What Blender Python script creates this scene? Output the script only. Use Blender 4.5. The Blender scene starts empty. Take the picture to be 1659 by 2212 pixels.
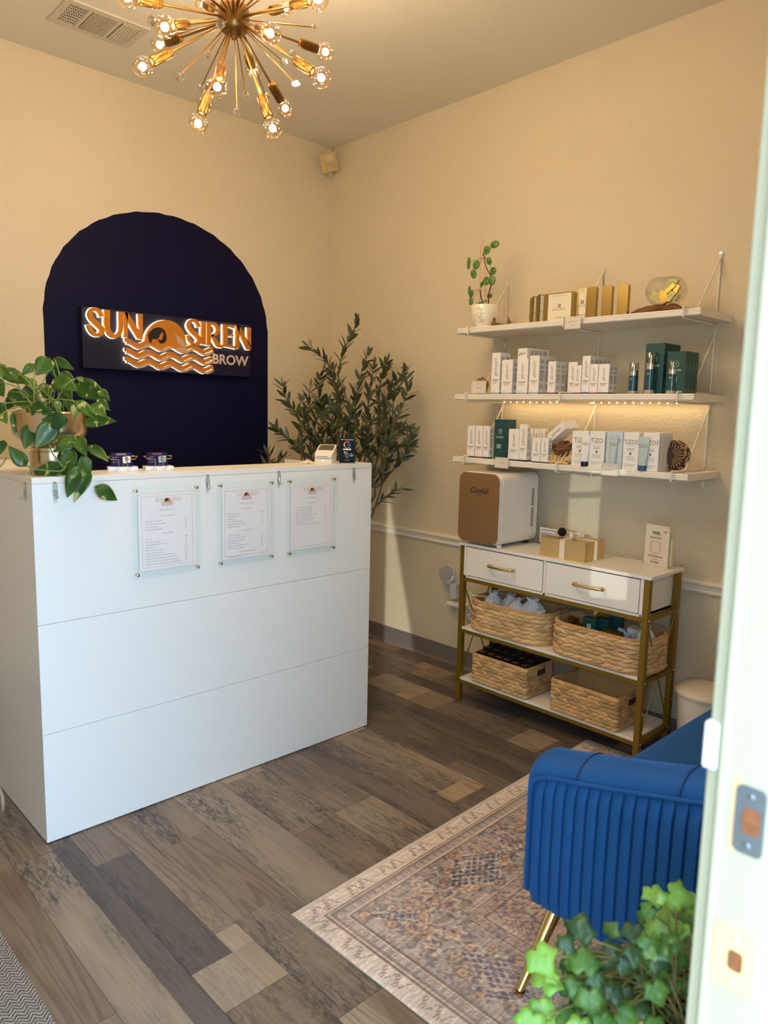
import bpy, bmesh, math, random
from mathutils import Vector, Matrix, Euler
random.seed(7)
SC = bpy.context.scene
COL = SC.collection
PI = math.pi

# ---------------------------------------------------------------- camera
W, H = 1659, 2212
CF = 1589.83
CYAW, CPITCH, CROLL = 0.760198, 0.135306, 0.0212863
CP = Vector((-3.09312, -3.79320, 1.42302))
fw = Vector((math.sin(CYAW)*math.cos(CPITCH), math.cos(CYAW)*math.cos(CPITCH), -math.sin(CPITCH)))
r0 = Vector((math.cos(CYAW), -math.sin(CYAW), 0)); u0 = r0.cross(fw)
rt = math.cos(CROLL)*r0 + math.sin(CROLL)*u0
up = -math.sin(CROLL)*r0 + math.cos(CROLL)*u0
cam_d = bpy.data.cameras.new('camera'); cam = bpy.data.objects.new('camera', cam_d); COL.objects.link(cam)
M3 = Matrix((rt, up, -fw)).transposed().to_4x4(); M3.translation = CP
cam.matrix_world = M3
cam_d.sensor_fit = 'VERTICAL'; cam_d.sensor_height = 36.0; cam_d.sensor_width = 27.0
cam_d.lens = CF/H*36.0
cam_d.clip_start = 0.05
cam_d.dof.use_dof = True; cam_d.dof.focus_distance = 3.1; cam_d.dof.aperture_fstop = 4.6
SC.camera = cam

def ray(a, b): return fw + rt*((a-W/2)/CF) - up*((b-H/2)/CF)
def at(a, b, ax, val):
    d = ray(a, b); t = (val-CP[ax])/d[ax]; return CP + d*t
def atx(a, b, v=0.0): return at(a, b, 0, v)
def aty(a, b, v=0.0): return at(a, b, 1, v)
def atz(a, b, v=0.0): return at(a, b, 2, v)
def atd(a, b, t): return CP + ray(a, b)*t

# ---------------------------------------------------------------- light & exposure
SC.view_settings.view_transform = 'Standard'; SC.view_settings.look = 'None'
SC.view_settings.exposure = 0.12; SC.view_settings.gamma = 1.0; SC.view_settings.use_curve_mapping = False
SKY_STRENGTH = 14.0
world = bpy.data.worlds.new('sky'); SC.world = world; world.use_nodes = True
bgn = world.node_tree.nodes['Background']; bgn.inputs[0].default_value = (0.50, 0.73, 1.0, 1); bgn.inputs[1].default_value = SKY_STRENGTH
SUN_DIR = Vector((1.05, 1.0, -0.131)).normalized()
sun_d = bpy.data.lights.new('low_sun', 'SUN'); sun_d.energy = 1.5; sun_d.angle = 0.006; sun_d.color = (1.0, 0.97, 0.86)
sun = bpy.data.objects.new('low_sun', sun_d); COL.objects.link(sun)
sun.rotation_euler = SUN_DIR.to_track_quat('-Z', 'Y').to_euler(); sun.location = (-5, -6, 4)
BULB_POWER = 2.9
def portal(x0, x1, z0, z1, y):
    d = bpy.data.lights.new('window_portal', 'AREA'); d.shape = 'RECTANGLE'; d.size = x1-x0; d.size_y = z1-z0
    d.cycles.is_portal = True
    o = bpy.data.objects.new('window_portal', d); COL.objects.link(o)
    o.location = ((x0+x1)/2, y, (z0+z1)/2); o.rotation_euler = (PI/2, 0, 0)   # faces into the room (+y)
    o.rotation_euler = Vector((0, 1, 0)).to_track_quat('-Z', 'Y').to_euler()

# ---------------------------------------------------------------- helpers
def lin(c):
    c = c/255.0
    return c/12.92 if c <= 0.04045 else ((c+0.055)/1.055)**2.4
def rgb(r, g, b): return (lin(r), lin(g), lin(b), 1)
MATS = {}
def mat(name, col, rough=0.5, metal=0.0, spec=0.5, bump=None, emit=None, coat=0, sheen=0, trans=0, var=None, sub=0):
    """procedural Principled material; col sRGB 0-255; bump=(scale,strength,detail); var=(scale,amount)"""
    if name in MATS: return MATS[name]
    m = bpy.data.materials.new(name); m.use_nodes = True; nt = m.node_tree; p = nt.nodes['Principled BSDF']
    p.inputs['Base Color'].default_value = rgb(*col); p.inputs['Roughness'].default_value = rough
    p.inputs['Metallic'].default_value = metal; p.inputs['Specular IOR Level'].default_value = spec
    if coat: p.inputs['Coat Weight'].default_value = coat; p.inputs['Coat Roughness'].default_value = 0.1
    if sheen: p.inputs['Sheen Weight'].default_value = sheen; p.inputs['Sheen Roughness'].default_value = 0.4
    if trans: p.inputs['Transmission Weight'].default_value = trans
    if sub: p.inputs['Subsurface Weight'].default_value = sub; p.inputs['Subsurface Radius'].default_value = (0.01, 0.008, 0.005)
    tc = nt.nodes.new('ShaderNodeTexCoord')
    if bump:
        n = nt.nodes.new('ShaderNodeTexNoise'); n.inputs['Scale'].default_value = bump[0]; n.inputs['Detail'].default_value = bump[2] if len(bump) > 2 else 3
        b = nt.nodes.new('ShaderNodeBump'); b.inputs['Strength'].default_value = bump[1]; b.inputs['Distance'].default_value = 0.002
        nt.links.new(tc.outputs['Object'], n.inputs['Vector']); nt.links.new(n.outputs['Fac'], b.inputs['Height']); nt.links.new(b.outputs['Normal'], p.inputs['Normal'])
    if var:
        n = nt.nodes.new('ShaderNodeTexNoise'); n.inputs['Scale'].default_value = var[0]; n.inputs['Detail'].default_value = 4
        mp = nt.nodes.new('ShaderNodeMapRange'); mp.inputs['To Min'].default_value = 1-var[1]; mp.inputs['To Max'].default_value = 1+var[1]
        h = nt.nodes.new('ShaderNodeHueSaturation'); h.inputs['Color'].default_value = rgb(*col)
        nt.links.new(tc.outputs['Object'], n.inputs['Vector']); nt.links.new(n.outputs['Fac'], mp.inputs['Value']); nt.links.new(mp.outputs['Result'], h.inputs['Value'])
        nt.links.new(h.outputs['Color'], p.inputs['Base Color'])
    if emit:
        p.inputs['Emission Color'].default_value = rgb(*emit[0]); p.inputs['Emission Strength'].default_value = emit[1]
    MATS[name] = m; return m
def clear_mat(name, tint=(255, 255, 255), refl=0.08, edge=0.5):
    """clear acrylic / glass sheet: see-through with a Fresnel sheen (light passes)"""
    if name in MATS: return MATS[name]
    m = bpy.data.materials.new(name); m.use_nodes = True; nt = m.node_tree; nt.nodes.clear()
    o = nt.nodes.new('ShaderNodeOutputMaterial'); t = nt.nodes.new('ShaderNodeBsdfTransparent'); g = nt.nodes.new('ShaderNodeBsdfGlossy')
    t.inputs[0].default_value = rgb(*tint); g.inputs['Roughness'].default_value = 0.04
    lw = nt.nodes.new('ShaderNodeLayerWeight'); lw.inputs['Blend'].default_value = 0.35
    mr = nt.nodes.new('ShaderNodeMapRange'); mr.inputs['To Min'].default_value = refl; mr.inputs['To Max'].default_value = edge
    mx = nt.nodes.new('ShaderNodeMixShader')
    nt.links.new(lw.outputs['Facing'], mr.inputs['Value']); nt.links.new(mr.outputs['Result'], mx.inputs[0])
    nt.links.new(t.outputs[0], mx.inputs[1]); nt.links.new(g.outputs[0], mx.inputs[2]); nt.links.new(mx.outputs[0], o.inputs[0])
    MATS[name] = m; return m

class MB:
    """collects shapes, builds ONE mesh object"""
    def __init__(s): s.bm = bmesh.new()
    def verts(s, vs, fs, mi=0, smooth=False):
        bv = [s.bm.verts.new(v) for v in vs]
        for f in fs:
            try:
                fc = s.bm.faces.new([bv[i] for i in f]); fc.material_index = mi; fc.smooth = smooth
            except ValueError: pass
        return s
    def box(s, a, b, mi=0, m=None):
        x0, y0, z0 = a; x1, y1, z1 = b
        vs = [Vector(v) for v in ((x0,y0,z0),(x1,y0,z0),(x1,y1,z0),(x0,y1,z0),(x0,y0,z1),(x1,y0,z1),(x1,y1,z1),(x0,y1,z1))]
        if m: vs = [m @ v for v in vs]
        return s.verts(vs, [(0,3,2,1),(4,5,6,7),(0,1,5,4),(1,2,6,5),(2,3,7,6),(3,0,4,7)], mi)
    def tube(s, pts, r, n=10, mi=0, closed=False, caps=True):
        pts = [Vector(p) for p in pts]; N = len(pts)
        rs = r if isinstance(r, (list, tuple)) else [r]*N
        rings = []; prev = None
        for i, p in enumerate(pts):
            if closed: d = (pts[(i+1) % N]-pts[i-1])
            else: d = pts[min(i+1, N-1)]-pts[max(i-1, 0)]
            d = d.normalized() if d.length > 1e-9 else Vector((0, 0, 1))
            if prev is None:
                a = Vector((0, 0, 1)) if abs(d.z) < 0.9 else Vector((1, 0, 0)); n1 = d.cross(a).normalized()
            else:
                n1 = (prev - d*prev.dot(d)); n1 = n1.normalized() if n1.length > 1e-6 else d.orthogonal().normalized()
            prev = n1; n2 = d.cross(n1)
            rings.append([p + (n1*math.cos(2*PI*k/n) + n2*math.sin(2*PI*k/n))*rs[i] for k in range(n)])
        vs = [v for rg in rings for v in rg]; fs = []
        for i in range(N if closed else N-1):
            j = (i+1) % N
            for k in range(n): fs.append((i*n+k, i*n+(k+1) % n, j*n+(k+1) % n, j*n+k))
        if caps and not closed: fs.append(tuple(reversed(range(n)))); fs.append(tuple((N-1)*n+k for k in range(n)))
        return s.verts(vs, fs, mi, True)
    def cyl(s, a, b, r0, r1=None, n=24, mi=0): return s.tube([a, b], [r0, r0 if r1 is None else r1], n, mi)
    def lathe(s, prof, c=(0, 0, 0), n=40, mi=0, sx=1, sy=1):
        c = Vector(c); vs = []; fs = []
        for (r, z) in prof:
            for k in range(n): vs.append(c + Vector((r*sx*math.cos(2*PI*k/n), r*sy*math.sin(2*PI*k/n), z)))
        for i in range(len(prof)-1):
            for k in range(n): fs.append((i*n+k, i*n+(k+1) % n, (i+1)*n+(k+1) % n, (i+1)*n+k))
        if prof[0][0] > 1e-5: fs.append(tuple(reversed(range(n))))
        if prof[-1][0] > 1e-5: fs.append(tuple((len(prof)-1)*n+k for k in range(n)))
        return s.verts(vs, fs, mi, True)
    def sphere(s, c, r, n=16, mi=0, sc=(1, 1, 1)):
        prof = [(max(1e-6, math.sin(PI*i/n))*r, -math.cos(PI*i/n)*r) for i in range(n+1)]
        c = Vector(c); vs = []; fs = []; m = n*2
        for (q, z) in prof:
            for k in range(m): vs.append(c + Vector((q*sc[0]*math.cos(2*PI*k/m), q*sc[1]*math.sin(2*PI*k/m), z*sc[2])))
        for i in range(n):
            for k in range(m): fs.append((i*m+k, i*m+(k+1) % m, (i+1)*m+(k+1) % m, (i+1)*m+k))
        return s.verts(vs, fs, mi, True)
    def prism(s, poly, fn, d0, d1, mi=0, smooth=False):
        """poly: 2D points; fn(a,b,d)->3D; extruded from d0 to d1"""
        n = len(poly); vs = [Vector(fn(a, b, d0)) for a, b in poly] + [Vector(fn(a, b, d1)) for a, b in poly]
        fs = [tuple(range(n)), tuple(reversed(range(n, 2*n)))] + [(i, i+n, (i+1) % n+n, (i+1) % n) for i in range(n)]
        return s.verts(vs, fs, mi, smooth)
    def grid(s, rows, mi=0, smooth=True, closed_u=False, closed_v=False):
        nu = len(rows); nv = len(rows[0]); vs = [Vector(v) for r in rows for v in r]; fs = []
        for i in range(nu if closed_u else nu-1):
            for j in range(nv if closed_v else nv-1):
                a = i*nv+j; b = i*nv+(j+1) % nv; c = ((i+1) % nu)*nv+(j+1) % nv; d = ((i+1) % nu)*nv+j
                fs.append((a, b, c, d))
        return s.verts(vs, fs, mi, smooth)
    def build(s, name, mats, parent=None, bevel=0, seg=2, loc=None, rz=None, recalc=True, smooth_ang=None, sol=0):
        if recalc: bmesh.ops.recalc_face_normals(s.bm, faces=s.bm.faces[:])
        big = [f for f in s.bm.faces if len(f.verts) > 4]
        if big: bmesh.ops.triangulate(s.bm, faces=big)
        me = bpy.data.meshes.new(name); s.bm.to_mesh(me); s.bm.free()
        if not bevel and any(p.use_smooth for p in me.polygons): me.set_sharp_from_angle(angle=0.75)
        o = bpy.data.objects.new(name, me); COL.objects.link(o)
        for m in (mats if isinstance(mats, (list, tuple)) else [mats]): me.materials.append(m)
        if parent: o.parent = parent
        if loc: o.location = loc
        if rz is not None: o.rotation_euler[2] = rz
        if sol:
            md = o.modifiers.new('thickness', 'SOLIDIFY'); md.thickness = sol; md.offset = 0
        if bevel:
            md = o.modifiers.new('bevel', 'BEVEL'); md.width = bevel; md.segments = seg; md.limit_method = 'ANGLE'; md.angle_limit = 0.7
            for pl in me.polygons: pl.use_smooth = True
            md.harden_normals = True
        return o
def tag(o, label, cat, group=None, kind=None):
    o['label'] = label; o['category'] = cat
    if group: o['group'] = group
    if kind: o['kind'] = kind
    return o
def thing(name, loc, label, cat, group=None, rz=0, kind=None):
    o = bpy.data.objects.new(name, None); COL.objects.link(o); o.location = loc; o.rotation_euler = (0, 0, rz); o.empty_display_size = 0.05
    return tag(o, label, cat, group, kind)
def struct(o): o['kind'] = 'structure'; return o
def dup(root, loc=None, rz=None, label=None):
    r = root.copy(); COL.objects.link(r)
    if loc is not None: r.location = loc
    if rz is not None: r.rotation_euler = (0, 0, rz)
    if label: r['label'] = label
    for ch in [c for c in root.children]:
        c = ch.copy(); COL.objects.link(c); c.parent = r
        for g in list(ch.children):
            d = g.copy(); COL.objects.link(d); d.parent = c
    return r
TEXTC = {}
def text_mesh(s, size, align, shear, bold):
    k = (s, align, shear, bold)
    if k not in TEXTC:
        cu = bpy.data.curves.new('t', 'FONT'); cu.body = s; cu.size = 1.0; cu.align_x = align; cu.align_y = 'CENTER'; cu.shear = shear; cu.offset = bold
        cu.resolution_u = 3
        o = bpy.data.objects.new('t', cu); COL.objects.link(o)
        bpy.context.view_layer.update()
        me = bpy.data.meshes.new_from_object(o.evaluated_get(bpy.context.evaluated_depsgraph_get()))
        bpy.data.objects.remove(o); bpy.data.curves.remove(cu); TEXTC[k] = ([v.co.copy() for v in me.vertices], [tuple(p.vertices) for p in me.polygons])
        bpy.data.meshes.remove(me)
    vs, fs = TEXTC[k]
    return [(v.x*size, v.y*size) for v in vs], fs
def lettering(items, m, parent, y=0.0, name='lettering', rot90=False, face=None, extra=None):
    """items: (string,size,x,z[,align[,shear[,bold[,xscale]]]]) laid on the plane facing local -Y; face(x,z)->3D overrides the plane"""
    mb = MB(); face = face or (lambda a, b: (a, y, b))
    for it in items:
        s_, sz, x, z = it[:4]; al = it[4] if len(it) > 4 else 'CENTER'; sh = it[5] if len(it) > 5 else 0; bo = it[6] if len(it) > 6 else 0; xs = it[7] if len(it) > 7 else 1
        vs, fs = text_mesh(s_, sz, al, sh, bo)
        if rot90: pts = [face(x-b, z+a*xs) for a, b in vs]
        else: pts = [face(x+a*xs, z+b) for a, b in vs]
        mb.verts(pts, fs)
    if extra:
        for (x0, z0, x1, z1) in extra: mb.verts([face(x0, z0), face(x1, z0), face(x1, z1), face(x0, z1)], [(0, 1, 2, 3)])
    return mb.build(name, m, parent, recalc=False)
def rrect(w, h, r, n=6, cx=0, cy=0):
    out = []
    for (sx, sy, a0) in ((1, 1, 0), (-1, 1, PI/2), (-1, -1, PI), (1, -1, 3*PI/2)):
        for i in range(n+1):
            a = a0+PI/2*i/n; out.append((cx+sx*(w/2-r)+r*math.cos(a), cy+sy*(h/2-r)+r*math.sin(a)))
    return out
def smooth_path(pts, n=6):
    pts = [Vector(p) for p in pts]; out = []
    for i in range(len(pts)-1):
        p0 = pts[max(i-1, 0)]; p1 = pts[i]; p2 = pts[i+1]; p3 = pts[min(i+2, len(pts)-1)]
        for k in range(n):
            t = k/n; out.append(0.5*((2*p1)+(p2-p0)*t+(2*p0-5*p1+4*p2-p3)*t*t+(3*p1-p0-3*p2+p3)*t*t*t))
    out.append(pts[-1]); return out
# shared materials
M_WHITE = mat('white_laminate', (240, 240, 238), 0.35, bump=(300, 0.05))
M_SHELF = mat('white_painted_wood', (238, 232, 220), 0.45)
M_BRASS = mat('brushed_brass', (204, 176, 122), 0.28, 1.0, bump=(90, 0.1))
M_GOLDPAINT = mat('gold_painted_steel', (142, 112, 38), 0.42, 0.55)
M_CHROME = mat('chrome', (225, 222, 215), 0.15, 1.0)
M_BLACK = mat('black_plastic', (12, 12, 14), 0.35)
M_WHITEPL = mat('white_plastic', (236, 233, 226), 0.4)
M_ACRYL = clear_mat('clear_acrylic', (253, 255, 254), 0.008, 0.10)
M_INKDK = mat('dark_ink', (40, 36, 34), 0.6)
M_INKGY = mat('grey_ink', (150, 146, 144), 0.6)
M_INKMD = mat('mid_grey_ink', (110, 106, 104), 0.6)
# ================================================================ structure
HC = 3.048
FY = -3.53   # inner face of the front wall
FT = 0.15
DX0, DX1, DZ = -3.31, -2.36, 2.12     # door opening
WX0, WX1, WZ0, WZ1 = -1.93, -1.60, .82, 1.42   # sidelight window
LX = -3.75
def wall_mat():
    m = mat('beige_orange_peel_paint', (220, 206, 178), 0.75); nt = m.node_tree; p = nt.nodes['Principled BSDF']
    tc = [n for n in nt.nodes if n.type == 'TEX_COORD'][0]
    n1 = nt.nodes.new('ShaderNodeTexNoise'); n1.inputs['Scale'].default_value = 75; n1.inputs['Detail'].default_value = 3; n1.inputs['Roughness'].default_value = 0.55
    b = nt.nodes.new('ShaderNodeBump'); b.inputs['Strength'].default_value = 0.8; b.inputs['Distance'].default_value = 0.005
    nt.links.new(tc.outputs['Object'], n1.inputs['Vector']); nt.links.new(n1.outputs['Fac'], b.inputs['Height']); nt.links.new(b.outputs['Normal'], p.inputs['Normal'])
    return m
M_WALL = wall_mat()
M_CEIL = mat('ceiling_texture_paint', (226, 219, 204), 0.85, bump=(110, 0.45))
M_TRIM = mat('white_trim_paint', (240, 232, 214), 0.4)
M_JAMB = mat('cream_door_paint', (172, 163, 136), 0.4)
def wallbox(name, a, b, m=M_WALL): return struct(MB().box(a, b).build(name, m))
wb = wallbox('wall_back', (LX, 0, 0), (0.15, 0.15, HC))
wallbox('wall_right', (0, -3.65, 0), (0.15, 0, HC))
wallbox('wall_left', (LX-0.15, -3.65, 0), (LX, 0.15, HC))
struct(MB().box((LX-0.15, -3.65, HC), (0.15, 0.15, HC+0.12)).build('ceiling', M_CEIL))
# front wall with the doorway and the sidelight (one mesh)
fwm = MB()
Y0, Y1 = FY-FT, FY
for (a, b, c, d) in ((LX, DX0, 0, HC), (DX0, DX1, DZ, HC), (DX1, WX0, 0, HC), (WX0, WX1, 0, WZ0), (WX0, WX1, WZ1, HC), (WX1, 0.15, 0, HC)):
    fwm.box((a, Y0, c), (b, Y1, d))
struct(fwm.build('wall_front', M_WALL))
struct(MB().box((-12, -14, -0.12), (6, Y0-0.0, -0.03)).build('ground_outside', mat('concrete_walk', (176, 172, 165), 0.9, bump=(30, 0.3), var=(3, 0.15))))
struct(MB().prism([(-3.82, -.03), (-3.30, -.03), (-3.30, 3.2), (-4.70, 3.2)], lambda a, b, d: (a, d, b), -4.70, -4.60).build('wall_sun_blocker', mat('stucco', (205, 195, 178), 0.9, bump=(60, 0.5))))  # added unseen slanted wall, shaped to cut the sun patch and shade the jamb
# sidelight window
wf = MB()
for (x0, x1, z0, z1) in ((WX0, WX0+.03, WZ0, WZ1), (WX1-.03, WX1, WZ0, WZ1), (WX0, WX1, WZ0, WZ0+.03), (WX0, WX1, WZ1-.03, WZ1), (WX0, WX1, 1.26, 1.285)):
    wf.box((x0, Y0+.04, z0), (x1, Y0+.09, z1))
win = struct(wf.build('window_1', M_JAMB))
MB().box((WX0+.03, Y0+.06, WZ0+.03), (WX1-.03, Y0+.066, WZ1-.03)).build('pane', clear_mat('window_glass', (245, 250, 250), 0.03, 0.3), win)
portal(DX0, DX1, 0.0, DZ, Y0-0.005); portal(WX0, WX1, WZ0, WZ1, Y0-0.005)

# door frame with strike plates, door leaf ajar just outside the picture
JX = -2.38
dr = MB()
dr.box((JX, -3.592, 0), (DX1, -3.527, DZ)); dr.box((JX-.004, -3.536, 0), (JX, -3.529, DZ))           # jamb and its moulded edge
dr.box((JX+.008, Y0-.02, 0), (DX1, -3.600, DZ)); dr.box((JX-.0, Y0-.03, 0), (JX+.09, Y0-.01, DZ+.06))
dr.box((JX+.004, -3.5275, 0), (JX+.06, -3.515, DZ+.06))
dr.box((DX0, Y0-.02, 0), (DX0+.022, Y1+.01, DZ)); dr.box((DX0, Y0-.02, DZ-.022), (DX1, Y1+.01, DZ))
dr.box((DX0-.06, Y1, 0), (DX0+.015, Y1+.015, DZ+.06)); dr.box((DX0-.06, Y1, DZ-.01), (DX1+.06, Y1+.015, DZ+.06))
dr.box((DX0-.07, Y0-.03, 0), (DX0+.01, Y0, DZ+.06))
door = struct(dr.build('door_1', M_JAMB, bevel=.002))
MB().box((JX+.010, -3.600, 0), (DX1, -3.592, DZ)).build('weatherstrip', mat('grey_weatherstrip', (120, 108, 96), 0.8), door)
def strike(y0, y1, z0, z1, m, hw, hh, name, rad):
    cy, cz = (y0+y1)/2, (z0+z1)/2
    mb = MB(); pl = rrect(y1-y0, z1-z0, rad, 5, cy, cz)
    mb.prism(pl, lambda a, b, d: (JX-d, a, b), 0.0003, 0.0018)
    o = mb.build(name, m, door)
    hm = MB(); pl = rrect(hw, hh, min(hw, hh)*.28, 6, cy-.002, cz); hm.prism(pl, lambda a, b, d: (JX-d, a, b), 0.0018, 0.0026)
    hm.build('bolt_hole', mat('raw_wood_hole', (128, 74, 40), 0.9, var=(120, .5)), o)
    for z in (z0+.009, z1-.009): MB().sphere((JX-.002, cy, z), .0035, 8, sc=(.4, 1, 1)).build('screw', m, o)
strike(-3.5745, -3.547, 1.008, 1.076, mat('grey_steel_plate', (120, 122, 124), 0.35, .6), .0165, .026, 'deadbolt_strike_plate', .006)
strike(-3.578, -3.538, .862, .927, mat('pale_brass_plate', (250, 228, 150), 0.35, .35), .014, .021, 'latch_strike_plate', .003)
# bare wood rim around the deadbolt plate
MB().box((JX-.0002, -3.551, 1.006), (JX, -3.544, 1.082)).build('bare_wood_patch', mat('bare_wood', (222, 178, 124), .8), door)
sb = MB(); sb.box((JX-.004, -3.5265, 1.080), (JX+.012, -3.512, 1.128)); so = sb.build('door_contact_sensor', M_WHITEPL, door, bevel=.003, seg=3)
# leaf, hinged on the far side and ajar
import math as _m
leaf = MB(); hx, hy = DX0+.02, FY-.02; a = _m.radians(27.85)
LM = Matrix.Translation((hx, hy, 0)) @ Matrix.Rotation(-a, 4, 'Z')     # local +Y runs along the leaf
leaf.box((-.044, 0, .01), (0, .14, 2.09), 0, LM); leaf.box((-.044, .77, .01), (0, .90, 2.09), 0, LM)
leaf.box((-.044, .14, .01), (0, .77, .30), 0, LM); leaf.box((-.044, .14, 1.95), (0, .77, 2.09), 0, LM)
lf = struct(leaf.build('door_2', M_JAMB, bevel=.002))
MB().box((-.026, .14, .30), (-.018, .77, 1.95), 0, LM).build('glass_panel', clear_mat('door_glass', (240, 247, 246), .04, .4), lf)
k = MB(); kp = LM @ Vector((0, .835, .925)); kn = (LM.to_3x3() @ Vector((1, 0, 0)))
k.tube([kp, kp+kn*.006], .03, 24); k.tube([kp+kn*.004, kp+kn*.035], [.011, .011], 16)
k.tube([kp+kn*.032, kp+kn*.040, kp+kn*.052, kp+kn*.062, kp+kn*.068], [.014, .024, .029, .025, .012], 24)
k.build('door_knob', mat('polished_brass', (222, 206, 168), .15, 1.0), lf)

# chair rails and cove bases
def railprof():
    return [(0, .688), (.012, .689), (.014, .697), (.009, .702), (.012, .712), (.012, .722), (.022, .726), (.023, .735), (.016, .740), (0, .741)]
def run(prof, name, wall):
    mb = MB()
    if wall == 'right': mb.prism(prof, lambda a, b, d: (-a, d, b), -3.53, 0)
    else: mb.prism(prof, lambda a, b, d: (d, -a, b), LX, 0)
    return mb
struct(run(railprof(), '', 'right').build('trim_1', M_TRIM)); struct(run(railprof(), '', 'back').build('trim_2', M_TRIM))
M_COVE = mat('grey_vinyl_cove_base', (120, 112, 108), .45)
cove = [(0, 0), (.014, 0), (.010, .006), (.0045, .016), (.0035, .098), (.002, .102), (0, .102)]
struct(run(cove, '', 'right').build('baseboard_right', M_COVE)); struct(run(cove, '', 'back').build('baseboard_back', M_COVE))

# painted arch on the back wall
pts = []
xl_, xr_ = -1.788, -.487; cx_ = (xl_+xr_)/2; rw = (xr_-xl_)/2; zc = 1.835; rz_ = 2.440-zc
n = 48
for i in range(n+1):
    t = PI*i/n
    wob = .0025*math.sin(i*2.3)
    pts.append((cx_+(rw+wob)*math.cos(t)*1.0, zc+(rz_+wob)*abs(math.sin(t))**.93))
pts = pts+[(xl_, .75), (xr_, .75)]
ar = MB().prism(pts, lambda a, b, d: (a, -d, b), 0.0003, 0.0012).build('painted_arch', mat('navy_wall_paint', (7, 8, 46), .6, spec=.16, bump=(75, .5, 3)), wb)
ar['label'] = 'dark navy painted arch'

# ---------------- floor: vinyl planks running away from the door, each printed with its own boards
rf = random.Random(11)
fb = bmesh.new(); lay = fb.loops.layers.color.new('plank') if False else None
verts = []; faces = []; cols = []
pw = .1885
def plank(x0, x1, y0, y1, tone, kind):
    i = len(verts); verts.extend([(x0, y0, 0), (x1, y0, 0), (x1, y1, 0), (x0, y1, 0)]); faces.append((i, i+1, i+2, i+3)); cols.append((tone, rf.random(), kind))
g = .0006; K = 0
x = -2.267-pw*9
while x < .12:
    off = rf.uniform(0, 1.22); y = -3.7-off
    while y < .1:
        y2 = y+1.22
        # printed boards inside the plank: one or two strips with cross cuts
        r_ = rf.random()
        strips = [(0, 1)] if r_ < .42 else ([(0, .5), (.5, 1)] if r_ < .72 else ([(0, .36), (.36, 1)] if r_ < .86 else [(0, .64), (.64, 1)]))
        for (a, b) in strips:
            yy = y
            while yy < y2-.02:
                ln = rf.choice([.09, .16, .45, .6, .8, .95, 1.22, 1.22]); ye = min(yy+ln, y2)
                if y2-ye < .07: ye = y2
                short = (ye-yy) < .22
                tone = rf.choice([.82, .9, 1.0]) if short and rf.random() < .8 else rf.choice([.12, .28, .38, .45, .5, .55, .6, .68, .75])
                kind = rf.random()
                plank(x+a*pw+(g if a == 0 else .0001), x+b*pw-(g if b == 1 else .0001), max(yy, -3.69)+(g if yy == y else .0001), min(ye, .14)-(g if ye == y2 else .0001), tone, kind) if ye > -3.69 and yy < .14 else None
                yy = ye
        y = y2
    x += pw
me = bpy.data.meshes.new('floor'); me.from_pydata(verts, [], faces)
ca = me.color_attributes.new('plank', 'FLOAT_COLOR', 'CORNER')
for fi, c in enumerate(cols):
    for li in me.polygons[fi].loop_indices: ca.data[li].color = (c[0], c[1], c[2], 1)
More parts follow.
